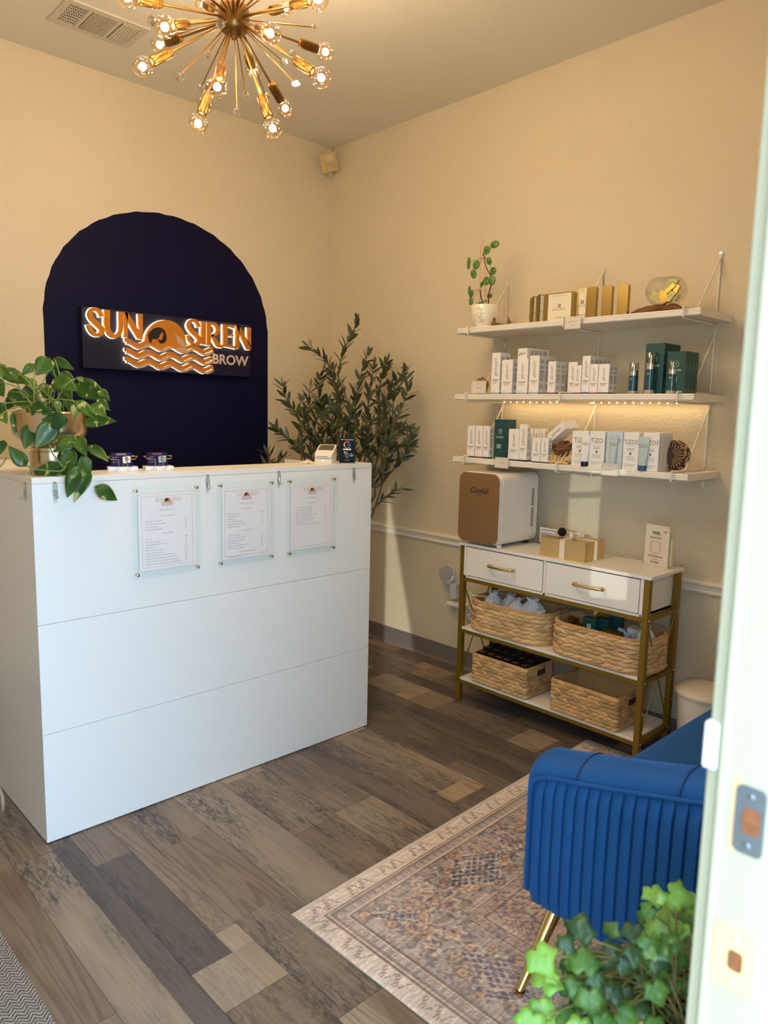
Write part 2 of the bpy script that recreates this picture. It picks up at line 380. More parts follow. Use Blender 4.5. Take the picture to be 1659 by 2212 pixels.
# dark sub-floor sheet in the same mesh (shows in the seams)
floor = bpy.data.objects.new('floor', me); COL.objects.link(floor); struct(floor)
def floor_mat():
    m = bpy.data.materials.new('weathered_vinyl_plank'); m.use_nodes = True; nt = m.node_tree; L = nt.links; N = nt.nodes.new; p = nt.nodes['Principled BSDF']
    at_ = N('ShaderNodeAttribute'); at_.attribute_name = 'plank'; sep = N('ShaderNodeSeparateColor'); L.new(at_.outputs['Color'], sep.inputs[0])
    tc = N('ShaderNodeTexCoord')
    def math_(op, a, b=None, c=None):
        n = N('ShaderNodeMath'); n.operation = op
        for i, v in enumerate((a, b, c)):
            if v is None: continue
            if isinstance(v, (int, float)): n.inputs[i].default_value = v
            else: L.new(v, n.inputs[i])
        return n.outputs[0]
    offs = math_('MULTIPLY', sep.outputs[1], 40.0); offx = math_('MULTIPLY', sep.outputs[2], 17.0)
    cmb = N('ShaderNodeCombineXYZ'); L.new(offx, cmb.inputs[0]); L.new(offs, cmb.inputs[1]); L.new(offs, cmb.inputs[2])
    va = N('ShaderNodeVectorMath'); va.operation = 'ADD'; L.new(tc.outputs['Object'], va.inputs[0]); L.new(cmb.outputs[0], va.inputs[1])
    def noise(sx, sy, sc, det=4, dist=0.0, rough=.6):
        mp = N('ShaderNodeMapping'); mp.inputs['Scale'].default_value = (sx, sy, 1); L.new(va.outputs[0], mp.inputs['Vector'])
        n = N('ShaderNodeTexNoise'); n.inputs['Scale'].default_value = sc; n.inputs['Detail'].default_value = det; n.inputs['Distortion'].default_value = dist; n.inputs['Roughness'].default_value = rough
        L.new(mp.outputs[0], n.inputs['Vector']); return n.outputs['Fac']
    def mixc(fac, a, b, bt='MIX'):
        n = N('ShaderNodeMix'); n.data_type = 'RGBA'; n.blend_type = bt
        if isinstance(fac, (int, float)): n.inputs[0].default_value = fac
        else: L.new(fac, n.inputs[0])
        for i, v in ((6, a), (7, b)):
            if isinstance(v, tuple): n.inputs[i].default_value = v
            else: L.new(v, n.inputs[i])
        return n.outputs[2]
    def mr(v, a, b, c=0, d=1):
        n = N('ShaderNodeMapRange'); n.inputs[1].default_value = a; n.inputs[2].default_value = b; n.inputs[3].default_value = c; n.inputs[4].default_value = d; L.new(v, n.inputs[0]); return n.outputs[0]
    ramp = N('ShaderNodeValToRGB'); cr = ramp.color_ramp
    cr.elements[0].position = 0; cr.elements[0].color = rgb(88, 80, 75); cr.elements[1].position = 1; cr.elements[1].color = rgb(192, 168, 134)
    for pos, c in ((.3, (122, 109, 98)), (.5, (146, 130, 115)), (.62, (138, 119, 98)), (.78, (166, 150, 130))):
        e = cr.elements.new(pos); e.color = rgb(*c)
    L.new(sep.outputs[0], ramp.inputs[0])
    # soft cloudy tone along the board
    c0 = mixc(mr(noise(3.2, .8, 2.0, 3), .3, .7), ramp.outputs[0], mixc(1.0, ramp.outputs[0], (.70, .68, .72, 1), 'MULTIPLY'))
    # fine long grain
    gr = mr(noise(60, 2.2, 2.2, 6, .6, .65), .35, .75)
    c1 = mixc(math_('MULTIPLY', gr, .55), c0, mixc(1.0, c0, (.50, .46, .44, 1), 'MULTIPLY'))
    # cathedral figure: contour lines of a stretched noise
    cn = noise(5.5, .55, 1.0, 2, .25, .5)
    cl = math_('SINE', math_('MULTIPLY', cn, 115.0))
    ringm = math_('MULTIPLY', mr(sep.outputs[2], .50, .58), mr(cl, .0, .9))
    c2 = mixc(math_('MULTIPLY', ringm, .5), c1, mixc(1.0, c1, (.48, .40, .36, 1), 'MULTIPLY'))
    # charcoal blotches broken by grain, on the darker boards
    bl = mr(noise(7, 1.1, 1.2, 4, .4, .6), .42, .56); br = mr(noise(34, 7, 3.2, 6, .5, .78), .44, .56)
    km = math_('MULTIPLY', mr(sep.outputs[2], .66, .54), mr(sep.outputs[0], .84, .78))
    c3 = mixc(math_('MULTIPLY', math_('MULTIPLY', math_('MULTIPLY', bl, br), km), .9), c2, rgb(58, 54, 56))
    # pale cross saw marks
    sw = mr(noise(9, 190, 1.6, 3, 0, .7), .60, .70); swm = mr(noise(4, 1.5, 1.4, 2), .48, .6); ks = mr(sep.outputs[1], .45, .55)
    c4 = mixc(math_('MULTIPLY', math_('MULTIPLY', math_('MULTIPLY', sw, swm), ks), .45), c3, rgb(190, 178, 164))
    sd = mr(noise(12, 170, 1.7, 3, 0, .7), .62, .72)
    c5 = mixc(math_('MULTIPLY', math_('MULTIPLY', sd, math_('MULTIPLY', swm, ks)), .5), c4, rgb(70, 60, 54))
    L.new(c5, p.inputs['Base Color'])
    p.inputs['Roughness'].default_value = .42; L.new(mr(gr, 0, 1, .38, .52), p.inputs['Roughness'])
    b = N('ShaderNodeBump'); b.inputs['Strength'].default_value = .25; b.inputs['Distance'].default_value = .001; b.invert = True
    L.new(gr, b.inputs['Height']); L.new(b.outputs[0], p.inputs['Normal'])
    return m
me.materials.append(floor_mat())
sub = MB().box((LX, -3.69, -.03), (.15, .15, -.002)).build('seam', mat('plank_seam', (50, 40, 34), .9), floor)
# ================================================================ reception desk
dx0, dx1, dyf, dh = -2.335, -.929, -1.434, 1.201
desk = thing('reception_desk', (dx0, dyf, 0), 'tall white panelled reception desk with a narrow ledge, standing in front of the navy arch', 'reception desk')
DW = dx1-dx0; TT = .020
M_DSEAM = mat('desk_seam', (120, 120, 118), .8)
for (z0, z1) in ((.004, .3715), (.3725, .7345), (.7355, dh-TT-.0006)):
    MB().box((0, 0, z0), (DW, .018, z1)).build('front_panel', M_WHITE, desk, bevel=.0006, seg=1)
for (z0, z1) in ((.004, .3705), (.3715, dh-TT-.0006)):
    MB().box((0, .0185, z0), (.018, .83, z1)).build('side_panel', M_WHITE, desk, bevel=.0006, seg=1)
MB().box((DW-.018, .0185, .004), (DW, .62, dh-TT-.0006)).build('side_panel', M_WHITE, desk, bevel=.0006, seg=1)
tp = MB(); tp.prism([(0, 0), (DW, 0), (DW, .175), (.21, .175), (.21, .83), (0, .83)], lambda a, b, d: (a, b, d), dh-TT, dh)
tp.build('ledge', mat('desk_top_laminate', (240, 236, 228), .3), desk, bevel=.0008, seg=1)
MB().box((.22, .175, .72), (DW-.02, .62, .745)).build('worktop', M_WHITE, desk)
for x, y in ((.22, .012), (.62, .012), (1.08, .012), (1.33, .012), (.009, .15), (.009, .42), (.009, .7)):
    MB().cyl((x, y, 0), (x, y, .0045), .008, n=10).build('foot', M_WHITEPL, desk)

# ================================================================ console table
cx0, cx1, cyl_, cyr, ch = -.387, -.095, -1.481, -2.474, .803
con = thing('console_table', (cx0, cyl_, 0), 'white and gold console table with two drawers and two open shelves against the right wall', 'console table', rz=-PI/2)
CW = cyl_-cyr; CD = cx1-cx0       # local: X to the right along the wall, Y towards the wall
G = M_GOLDPAINT; M_CONW = mat('console_white_board', (240, 234, 224), .32)
MB().box((0, 0, ch-.014), (CW, CD, ch)).build('table_top', M_CONW, con, bevel=.0015)
lt = .025
for x in (.008, CW-.008-lt):
    for y in (.006, CD-.006-lt):
        MB().box((x, y, .0062 if x > .5 and y < .1 else 0), (x+lt, y+lt, ch-.0142)).build('leg', G, con, bevel=.0012)
for zc_, nm in ((.614, 'rail'), (.353, 'rail'), (.094, 'rail')):
    for y in (.008, CD-.008-.018):
        MB().box((.008+lt, y, zc_), (CW-.008-lt, y+.018, zc_+.018)).build(nm, G, con, bevel=.001)
    for x in (.010, CW-.010-.018):
        MB().box((x, .006+lt, zc_), (x+.018, CD-.006-lt, zc_+.018)).build(nm, G, con, bevel=.001)
MB().box((.03, .007, .371), (CW-.03, CD-.004, .383)).build('shelf', M_CONW, con, bevel=.001)
MB().box((.03, .007, .1125), (CW-.03, CD-.004, .1245)).build('shelf', M_CONW, con, bevel=.001)
case = MB(); z0, z1 = .633, ch-.0145
case.box((.034, .012, z0), (CW-.034, CD-.01, z0+.010)); case.box((.034, .012, z0), (.046, CD-.01, z1)); case.box((CW-.046, .012, z0), (CW-.034, CD-.01, z1))
case.box((CW/2-.006, .010, z0), (CW/2+.006, CD-.01, z1)); case.box((.034, CD-.02, z0), (CW-.034, CD-.01, z1))
case.box((.008+lt, .0065, .633), (CW-.008-lt, .014, .643)); case.box((.008+lt, .0065, z0), (.046, .014, z1)); case.box((CW-.046, .0065, z0), (CW-.008-lt, .014, z1)); case.box((CW/2-.006, .0065, z0), (CW/2+.006, .014, z1))
case.build('drawer_case', M_CONW, con)
for (a, b) in ((.049, CW/2-.009), (CW/2+.009, CW-.049)):
    d = MB().box((a, .0035, .646), (b, .018, ch-.019)).build('drawer', M_CONW, con, bevel=.0012)
    bx = MB().box((a+.01, .018, .65), (b-.01, CD-.03, ch-.03)).build('drawer_box', M_CONW, d)
    c = (a+b)/2; hd = MB(); hz = .717; hl = .067
    hd.tube(smooth_path([(c-hl, .004, hz), (c-hl, -.018, hz), (c-hl*.8, -.026, hz), (c, -.030, hz), (c+hl*.8, -.026, hz), (c+hl, -.018, hz), (c+hl, .004, hz)], 5), [.007]*6+[.0055]*19+[.007]*6, 10)
    hd.sphere((c-hl, -.012, hz), .009, 8); hd.sphere((c+hl, -.012, hz), .009, 8)
    hd.build('handle', mat('polished_gold', (214, 188, 132), .2, 1.0), d)
for x in (.014, CW-.016):
    for s in (0, 1):
        br = MB(); ya, yb = (.03, CD-.03) if s == 0 else (CD-.03, .03)
        br.tube([(x, ya, .60), (x, yb, .128)], .0028, 8); br.build('cross_brace', G, con)
for y in (.018, CD-.018):
    for z in (.62, .362, .103, .23): MB().sphere((CW-.007, y, z), .006, 8, sc=(.5, 1, 1)).build('bolt', M_CHROME, con)

# ================================================================ rug
def build_rug():
    import numpy as np
    rng = np.random.default_rng(3)
    RW, RL, st = 1.66, 1.33, .0046
    nx, ny = int(RW/st), int(RL/st)
    X, Y = np.meshgrid(np.arange(nx+1)*RW/nx, np.arange(ny+1)*RL/ny)        # x from left edge, y from the far edge towards the door
    def blur(a, k):
        for _ in range(k): a = (a+np.roll(a, 1, 0)+np.roll(a, -1, 0)+np.roll(a, 1, 1)+np.roll(a, -1, 1))/5
        return a
    def noise(cell, seed):
        r = np.random.default_rng(seed); gx, gy = int(RW/cell)+3, int(RL/cell)+3; g_ = r.random((gy, gx))
        fx, fy = X/cell, Y/cell; ix, iy = fx.astype(int), fy.astype(int); tx, ty = fx-ix, fy-iy; tx = tx*tx*(3-2*tx); ty = ty*ty*(3-2*ty)
        return (g_[iy, ix]*(1-tx)*(1-ty)+g_[iy, ix+1]*tx*(1-ty)+g_[iy+1, ix]*(1-tx)*ty+g_[iy+1, ix+1]*tx*ty)
    base = np.array([212, 190, 174.]); cream = np.array([222, 204, 190.]); navy = np.array([70, 72, 98.]); slate = np.array([106, 108, 122.]); rose = np.array([176, 128, 108.]); red = np.array([142, 88, 74.]); sand = np.array([200, 164, 132.]); brown = np.array([98, 76, 68.])
    img = np.ones((ny+1, nx+1, 3))*base
    RLL = 2.1   # the motif repeats as if the rug went on under the sofa
    D = np.minimum(X, Y); along = np.where(X < Y, Y, X); isx = X < Y
    DR = RW-X; D = np.minimum(D, DR); along = np.where((DR < X) & (DR < Y), Y, along)
    def put(mask, col, a=1.0):
        m = mask.astype(float)*a; img[:] = img*(1-m[..., None])+col*m[..., None]
    def band(a, b): return (D >= a) & (D < b)
    def line(at_, w, col, a=.8): put(np.abs(D-at_) < w, col, a)
    # outer pale guard with small angular marks
    put(band(0, .075), cream, 1); per = .046; u = (along % per)/per; v = (D-.012)/.05
    mk = (np.abs(np.abs(u-.5)*1.6-v*.7) < .07) | (np.abs(u-.12-.1*np.sin(v*6)) < .05)
    put(band(.016, .058) & mk & (((along/per).astype(int) % 3) > 0), brown, .62)
    line(.068, .0035, brown, .75); line(.080, .003, brown, .6)
    # dark running border
    put(band(.086, .108), slate, .55); u = (along % .03)/.03; put(band(.09, .104) & (np.abs(u-.5) < .28), cream, .8); put(band(.094, .100) & (np.abs(u-.5) < .12), navy, .7)
    line(.112, .003, cream, .9); line(.118, .0028, brown, .8)
    # main border: navy field with lattices, rosettes and vines
    mb_ = band(.122, .345); put(mb_, slate*.6+base*.4, .65)
    c_ = (D-.2335); P_ = .40; s = ((along+.05) % P_)-P_/2; k = ((along+.05)/P_).astype(int)
    dia = (np.abs(s)/.125+np.abs(c_)/.085)
    put(mb_ & (dia < 1.0), navy, .85)
    la = ((s*1.0+c_*1.5) % .034); lb = ((s*1.0-c_*1.5) % .034)
    put(mb_ & (dia < .98) & ((la < .008) | (lb < .008)), cream, .9)
    put(mb_ & (np.abs(dia-1.06) < .06), cream, .9)
    for (sx, cy) in ((-.075, .055), (.075, .055), (-.075, -.055), (.075, -.055), (0, .088), (0, -.088), (-.118, .03), (.118, .03), (-.118, -.03), (.118, -.03)):
        r_ = np.hypot(s-sx, c_-cy); put(mb_ & (r_ < .017), sand, .95); put(mb_ & (np.abs(r_-.017) < .0028), brown, .7); put(mb_ & (r_ < .005), red, .7)
    for (sx, cy, rr_) in ((-.185, .045, .034), (-.185, -.05, .030), (.185, .0, .03)):
        a_ = np.arctan2(c_-cy, s-sx); r_ = np.hypot(s-sx, c_-cy)*(1+.22*np.cos(6*a_)); put(mb_ & (r_ < rr_), cream, .8); put(mb_ & (np.abs(r_-rr_) < .0035), brown, .75); put(mb_ & (r_ < rr_*.5), rose, .6); put(mb_ & (r_ < rr_*.2), navy, .8)
    put(mb_ & (np.abs(c_-.05*np.sin(along*2*PI/P_*2)) < .005), cream, .85)
    put(mb_ & (np.abs(np.abs(c_)-.06-.035*np.sin(along*2*PI/.11)) < .004), cream, .7)
    sq = (np.abs(((along) % .2)-.1) < .030) & (np.abs(c_+.03) < .03); put(mb_ & sq & (((along/.2).astype(int) % 3) == 1), rose, .5)
    # inner guard stripes
    line(.350, .003, brown, .8); put(band(.354, .385), base*.6+slate*.4, .6); line(.389, .0028, brown, .7); line(.396, .003, cream, .8)
    u = (along % .045)/.045; put(band(.358, .382) & (np.abs(np.abs(u-.5)-(D-.356)/.028*.4) < .06), brown, .5)
    # field: mirrored stars, boxed flowers and hooks
    fl = D >= .40; fx = np.abs(X-RW/2); fy = np.abs(Y-1.12)
    put(fl, base*.85+rose*.15, .5)
    md = fx/.42+fy/.62; put(fl & (md < 1), rose*.5+base*.5, .55); put(fl & (np.abs(md-1) < .018), brown, .7); put(fl & (np.abs(md-.93) < .014), cream, .8); put(fl & (np.abs(md-.82) < .012), red, .6)
    put(fl & (md < .45), slate, .4); put(fl & (np.abs(md-.45) < .02), brown, .7); put(fl & (np.abs(md-.3) < .02), cream, .7)
    cell = .115; gx_, gy_ = (fx % cell)-cell/2, (fy % cell)-cell/2; par = ((fx/cell).astype(int)*3+(fy/cell).astype(int)*5) % 7
    ch_ = np.maximum(np.abs(gx_), np.abs(gy_)); d1 = np.abs(gx_)+np.abs(gy_)
    put(fl & (par == 0) & (np.abs(ch_-.032) < .0032), brown, .75); put(fl & (par == 0) & ((np.abs(gx_) < .003) | (np.abs(gy_) < .003)) & (ch_ < .032), brown, .6)
    put(fl & (par == 2) & (d1 < .045), slate, .5); put(fl & (par == 2) & (np.abs(d1-.045) < .004), navy, .7); put(fl & (par == 2) & (d1 < .016), red, .7)
    put(fl & (par == 4) & (np.abs((gx_*8).astype(int)*0+np.abs(np.abs(gx_)-np.abs(gy_))) < .0035) & (ch_ < .04), brown, .7)
    a_ = np.arctan2(gy_, gx_); r_ = np.hypot(gx_, gy_)*(1+.25*np.cos(8*a_)); put(fl & (par == 5) & (r_ < .032), sand, .8); put(fl & (par == 5) & (np.abs(r_-.032) < .0035), brown, .7); put(fl & (par == 5) & (r_ < .010), navy, .7)
    put(fl & (par == 1) & ((np.abs(np.abs(gx_)-.02) < .004) & (np.abs(gy_) < .035)), slate, .7); put(fl & (par == 1) & (np.abs(gy_) < .004) & (np.abs(gx_) < .03), slate, .7)
    put(fl & (par == 6) & ((gx_+gy_) % .016 < .005) & (ch_ < .036), brown, .6)
    # scattered small hooks everywhere
    n1 = noise(.0098, 5); n2 = noise(.0065, 8); n3 = noise(.05, 9); n4 = noise(.16, 10); n5 = noise(.022, 12)
    put((D > .12) & (n1 > .60) & (n3 > .36), navy, .5); put((D > .12) & (n2 > .70), cream, .45); put((n5 > .72) & (D > .12), rose, .28); put((D > .4) & (n1 < .30) & (n3 < .6), brown, .30)
    # worn threads: pale streaks along x, faded patches
    th = np.repeat(rng.random((ny+1, nx//9+2)), 9, axis=1)[:, :nx+1]; th = (th+rng.random(th.shape))/2
    wear = np.clip((n4-.30)*1.6, 0, 1)[..., None]
    fade = (.06+.32*wear)
    img[:] = img*(1-fade)+base*fade
    img[:] = img*(.88+.24*th[..., None])
    img[:] *= (1-.13*((rng.random((ny+1, 1))-.5)))[..., None]
    img = np.clip(img, 0, 255)/255.0
    l = np.where(img <= .04045, img/12.92, ((img+.055)/1.055)**2.4)
    zz = np.zeros_like(X)+.0055
    edge = np.minimum(np.minimum(X, RW-X), np.minimum(Y, RL-Y)); zz -= np.clip(.004-edge, 0, .004)*.8
    co = np.stack([X, -Y, zz], -1).reshape(-1, 3)
    idx = np.arange((ny+1)*(nx+1)).reshape(ny+1, nx+1)
    q = np.stack([idx[:-1, :-1], idx[1:, :-1], idx[1:, 1:], idx[:-1, 1:]], -1).reshape(-1, 4)
    me = bpy.data.meshes.new('rug'); me.vertices.add(len(co)); me.vertices.foreach_set('co', co.ravel().astype(np.float32))
    me.loops.add(q.size); me.loops.foreach_set('vertex_index', q.ravel().astype(np.int32)); me.polygons.add(len(q)); me.polygons.foreach_set('loop_start', (np.arange(len(q))*4).astype(np.int32))
    me.update(calc_edges=True)
    ca = me.color_attributes.new('weave', 'FLOAT_COLOR', 'POINT'); ca.data.foreach_set('color', np.concatenate([l.reshape(-1, 3), np.ones((len(co), 1))], 1).ravel().astype(np.float32))
    o = bpy.data.objects.new('rug', me); COL.objects.link(o)
    m = mat('printed_rug_pile', (190, 165, 145), .95); nt = m.node_tree; p = nt.nodes['Principled BSDF']
    a = nt.nodes.new('ShaderNodeAttribute'); a.attribute_name = 'weave'; nt.links.new(a.outputs['Color'], p.inputs['Base Color'])
    tc = nt.nodes.new('ShaderNodeTexCoord'); w1 = nt.nodes.new('ShaderNodeTexWave'); w1.bands_direction = 'Y'; w1.inputs['Scale'].default_value = 90; w1.inputs['Distortion'].default_value = 2; w1.inputs['Detail'].default_value = 2
    b = nt.nodes.new('ShaderNodeBump'); b.inputs['Strength'].default_value = .35; b.inputs['Distance'].default_value = .002
    nt.links.new(tc.outputs['Object'], w1.inputs[0]); nt.links.new(w1.outputs['Fac'], b.inputs['Height']); nt.links.new(b.outputs[0], p.inputs['Normal']); p.inputs['Specular IOR Level'].default_value = .1
    me.materials.append(m)
    return o
rug = build_rug(); rug.location = (-1.948, -2.243, .0003); rug.rotation_euler[2] = math.radians(2.0)
tag(rug, 'faded beige oriental rug with slate and rose motifs, under the blue sofa', 'rug')
hem = MB(); RWp, RLp = 1.66, 1.33
hem.tube([(0, 0, .003), (RWp, 0, .003), (RWp, -RLp, .003), (0, -RLp, .003)], .003, 8, closed=True); hem.build('hem', mat('rug_hem', (206, 194, 176), .9), rug)

# ================================================================ door mat
dm = MB(); rows = []
for i in range(150):
    rows.append([(-3.42+.85*j/90, -3.28+1.62*i/149, .006) for j in range(91)])
mt = MB().box((-3.42, -3.28, .0004), (-2.573, -1.62, .007)).build('door_mat', None or mat('grey_herringbone_mat', (128, 122, 114), .95), bevel=.002)
def mat_mat():
    m = MATS['grey_herringbone_mat']; nt = m.node_tree; L = nt.links; N = nt.nodes.new; p = nt.nodes['Principled BSDF']
    tc = N('ShaderNodeTexCoord'); sp = N('ShaderNodeSeparateXYZ'); L.new(tc.outputs['Object'], sp.inputs[0])
    def M_(op, a, b=None):
        n = N('ShaderNodeMath'); n.operation = op
        for i, v in enumerate((a, b)):
            if v is None: continue
            if isinstance(v, (int, float)): n.inputs[i].default_value = v
            else: L.new(v, n.inputs[i])
        return n.outputs[0]
    zig = M_('PINGPONG', sp.outputs[0], .014); s = M_('ADD', M_('MULTIPLY', sp.outputs[1], 1.0), M_('MULTIPLY', zig, 1.1))
    nz = N('ShaderNodeTexNoise'); nz.inputs['Scale'].default_value = 90; L.new(tc.outputs['Object'], nz.inputs[0])
    f = M_('SINE', M_('ADD', M_('MULTIPLY', s, 520.0), M_('MULTIPLY', nz.outputs['Fac'], 5.0)))
    r = N('ShaderNodeMapRange'); r.inputs[1].default_value = -.6; r.inputs[2].default_value = .6; L.new(f, r.inputs[0])
    mx = N('ShaderNodeMix'); mx.data_type = 'RGBA'; mx.inputs[6].default_value = rgb(88, 82, 78); mx.inputs[7].default_value = rgb(168, 162, 152); L.new(r.outputs[0], mx.inputs[0]); L.new(mx.outputs[2], p.inputs['Base Color'])
    b = N('ShaderNodeBump'); b.inputs['Strength'].default_value = .7; b.inputs['Distance'].default_value = .003; L.new(r.outputs[0], b.inputs['Height']); L.new(b.outputs[0], p.inputs['Normal'])
mat_mat(); tag(mt, 'grey herringbone door mat just inside the door, left of the wood planks', 'door mat')

# ================================================================ sofa
def velvet():
    m = mat('blue_velvet', (26, 82, 140), .62, sheen=.55, var=(9, .16)); nt = m.node_tree; p = nt.nodes['Principled BSDF']
    p.inputs['Sheen Tint'].default_value = rgb(70, 130, 220); p.inputs['Specular IOR Level'].default_value = .2
    return m
M_VEL = velvet()
sx0, sx1, syf, syb = -1.620, -.315, -2.772, -3.50
sofa = thing('velvet_sofa', (sx0, syf, 0), 'royal blue channel-tufted velvet loveseat on gold legs, back to the front wall', 'sofa')
# local: x to the right (world +x), y' = -(distance back) so the back is at -0.728
def arm(xo, sgn):
    """arm shell; xo = outer face x (local), sgn=+1 when the body lies towards +x"""
    def topz(d): return .578+.118*min(d/.50, 1.0)**1.15+.02*max(0, (d-.5)/.23)
    T = .135; L_ = .728
    nU, nV = 46, 22
    # cross-section loop at each depth: rounded slab from bottom to top roll
    rows = []
    ds = [0.0, .004, .012, .022, .034]+[.05+(.728-.05)*i/40 for i in range(41)]
    for d in ds:
        zt = topz(d); zb = .198; e = 0
        if d < .05: q = 1-math.sqrt(max(0, 1-((.05-d)/.05)**2)); zt -= .055*q; zb += .03*q; e = .035*q
        loop = []
        R_ = .045; w = T-2*e
        hh = zt-zb
        for k in range(9):                      # top roll outer -> inner
            a = PI-PI*k/8; loop.append((e+w/2+w/2*math.cos(a)*1.0, zt-R_+R_*math.sin(a)))
        for k in range(1, 6): loop.append((e+w, zt-R_-(hh-R_-.02)*k/5))
        loop.append((e+w-.02, zb)); loop.append((e+.02, zb)); 
        for k in range(5): loop.append((e, zb+.02+(hh-R_-.02)*k/5))
        rows.append([(xo+sgn*a, -d, z) for a, z in loop])
    mb = MB(); mb.grid(rows, closed_v=True); mb.verts(rows[0], [tuple(range(len(rows[0])))], smooth=True); mb.verts(rows[-1], [tuple(range(len(rows[-1])))])
    o = mb.build('arm', M_VEL, sofa)
    # channelled outer panel
    nch = 23; y0, y1 = .045, .715; rows = []; nsub = 8
    import math as m
    for i in range(nch*nsub+1):
        t = i/(nch*nsub); d = y0+(y1-y0)*t; ph = (t*nch) % 1.0
        puff = .017*(math.sqrt(max(0.0, 1-(2*ph-1)**2))**.42)
        zt = topz(d)-.052; zb = .202+.0
        if d < .085: q = 1-math.sqrt(max(0, 1-((.085-d)/.04)**2)); zt -= .03*q
        row = []
        for j in range(25):
            v = j/24; z = zb+(zt-zb)*v; ed = min(v, 1-v)*24/2.2; pf = puff*min(1, max(.12, ed)**.6)
            curve = .006*math.sin(PI*v)
            row.append((xo-sgn*(pf+curve*.6-.002), -d, z))
        rows.append(row)
    MB().grid(rows).build('channelled_panel', M_VEL, o)
    # piping round the panel and seams on the top roll
    pp = []
    for i in range(9): pp.append((xo-sgn*.004, -.030, .215+(topz(.03)-.10-.215)*i/8+.012*(i == 0)))
    for i in range(1, 6):
        a = PI/2*i/6; pp.append((xo-sgn*.005, -.030-.04*(1-math.cos(a)), topz(.05)-.088+.04*math.sin(a)))
    for i in range(20):
        d = .075+(.72-.075)*i/19; pp.append((xo-sgn*.005, -d, topz(d)-.046))
    MB().tube(pp, .0055, 8).build('piping', M_VEL, o)
    for d in (.155, .40, .62):
        sm_ = MB(); lp = [(xo+sgn*(T/2-(T/2+.0012)*math.cos(PI*k/10)), -d, topz(d)-.045+.0462*math.sin(PI*k/10)) for k in range(11)]
        sm_.tube(lp, .0016, 6)
        sm_.build('seam', mat('blue_velvet_seam', (8, 30, 70), .8), o)
    return o
arm(0.0, 1); arm(sx1-sx0, -1)
SW = sx1-sx0
def cushion(x0, x1, yf, yb, z0, z1, r, name, dome=.012):
    rows = []; nx, ny = 30, 24
    mb = MB()
    # superellipse-like padded block
    top = []; 
    for i in range(nx+1):
        u = -1+2*i/nx; row = []
        for j in range(ny+1):
            v = -1+2*j/ny
            su = math.sin(u*PI/2); sv = math.sin(v*PI/2)
            ex = (1-abs(su)**6)**.5 if abs(su) < 1 else 0; ey = (1-abs(sv)**6)**.5 if abs(sv) < 1 else 0
            h = (ex*ey)**.6
            row.append((x0+(x1-x0)*(su+1)/2, yf+(yb-yf)*(sv+1)/2, z1-r+(r+dome*(1-su*su)*(1-sv*sv))*h))
        rows.append(row)
    mb.grid(rows)
    b = [rows[i][0] for i in range(nx+1)]+[rows[nx][j] for j in range(1, ny+1)]+[rows[i][ny] for i in range(nx-1, -1, -1)]+[rows[0][j] for j in range(ny-1, 0, -1)]
    low = [(p[0], p[1], z0) for p in b]; n = len(b)
    mb.verts(b+low, [(k, (k+1) % n, n+(k+1) % n, n+k) for k in range(n)]+[tuple(n+k for k in range(n))], smooth=True)
    return mb.build(name, M_VEL, sofa)
cushion(.125, SW-.125, -.025, -.60, .30, .435, .045, 'seat_cushion', .022)
MB().box((.12, -.70, .20), (SW-.12, -.035, .30)).build('seat_base', M_VEL, sofa, bevel=.015, seg=4)
# back with channels
rows = []; nch = 22
for i in range(nch*8+1):
    t = i/(nch*8); x = .10+(SW-.20)*t; ph = (t*nch) % 1.0; puff = .014*math.sqrt(max(0, 1-(2*ph-1)**2)); row = []
    for j in range(18):
        v = j/17; z = .38+.40*v
        row.append((x, -.60-.05*v+puff*min(1, (1-v)*6+.1)*1.0, z))
    rows.append(row+[(x, -.665, .80), (x, -.70, .80), (x, -.722, .775), (x, -.722, .2)])
MB().grid(rows).build('backrest', M_VEL, sofa)
ML = mat('polished_gold_leg', (206, 176, 116), .16, 1.0)
def sleg(top, foot):
    mb = MB(); mb.tube([top, foot], [.020, .0105], 20); mb.tube([Vector(foot)+Vector((0, 0, .001)), Vector(foot)-Vector((0, 0, .006))], [.0135, .0135], 20)
    mb.tube([Vector(top), Vector(top)+Vector((0, 0, .012))], [.026, .026], 20)
    mb.build('leg', ML, sofa)
def L_(x, y, z): return (x-sx0, y-syf, z)
sleg(L_(-1.565, -2.865, .20), L_(-1.70, -2.850, .0135)); sleg(L_(-1.565, -3.40, .20), L_(-1.66, -3.44, .0135))
sleg(L_(sx1-.06, -2.865, .20), L_(sx1+.02, -2.84, .0135)); sleg(L_(sx1-.06, -3.40, .20), L_(sx1+.02, -3.44, .0135))
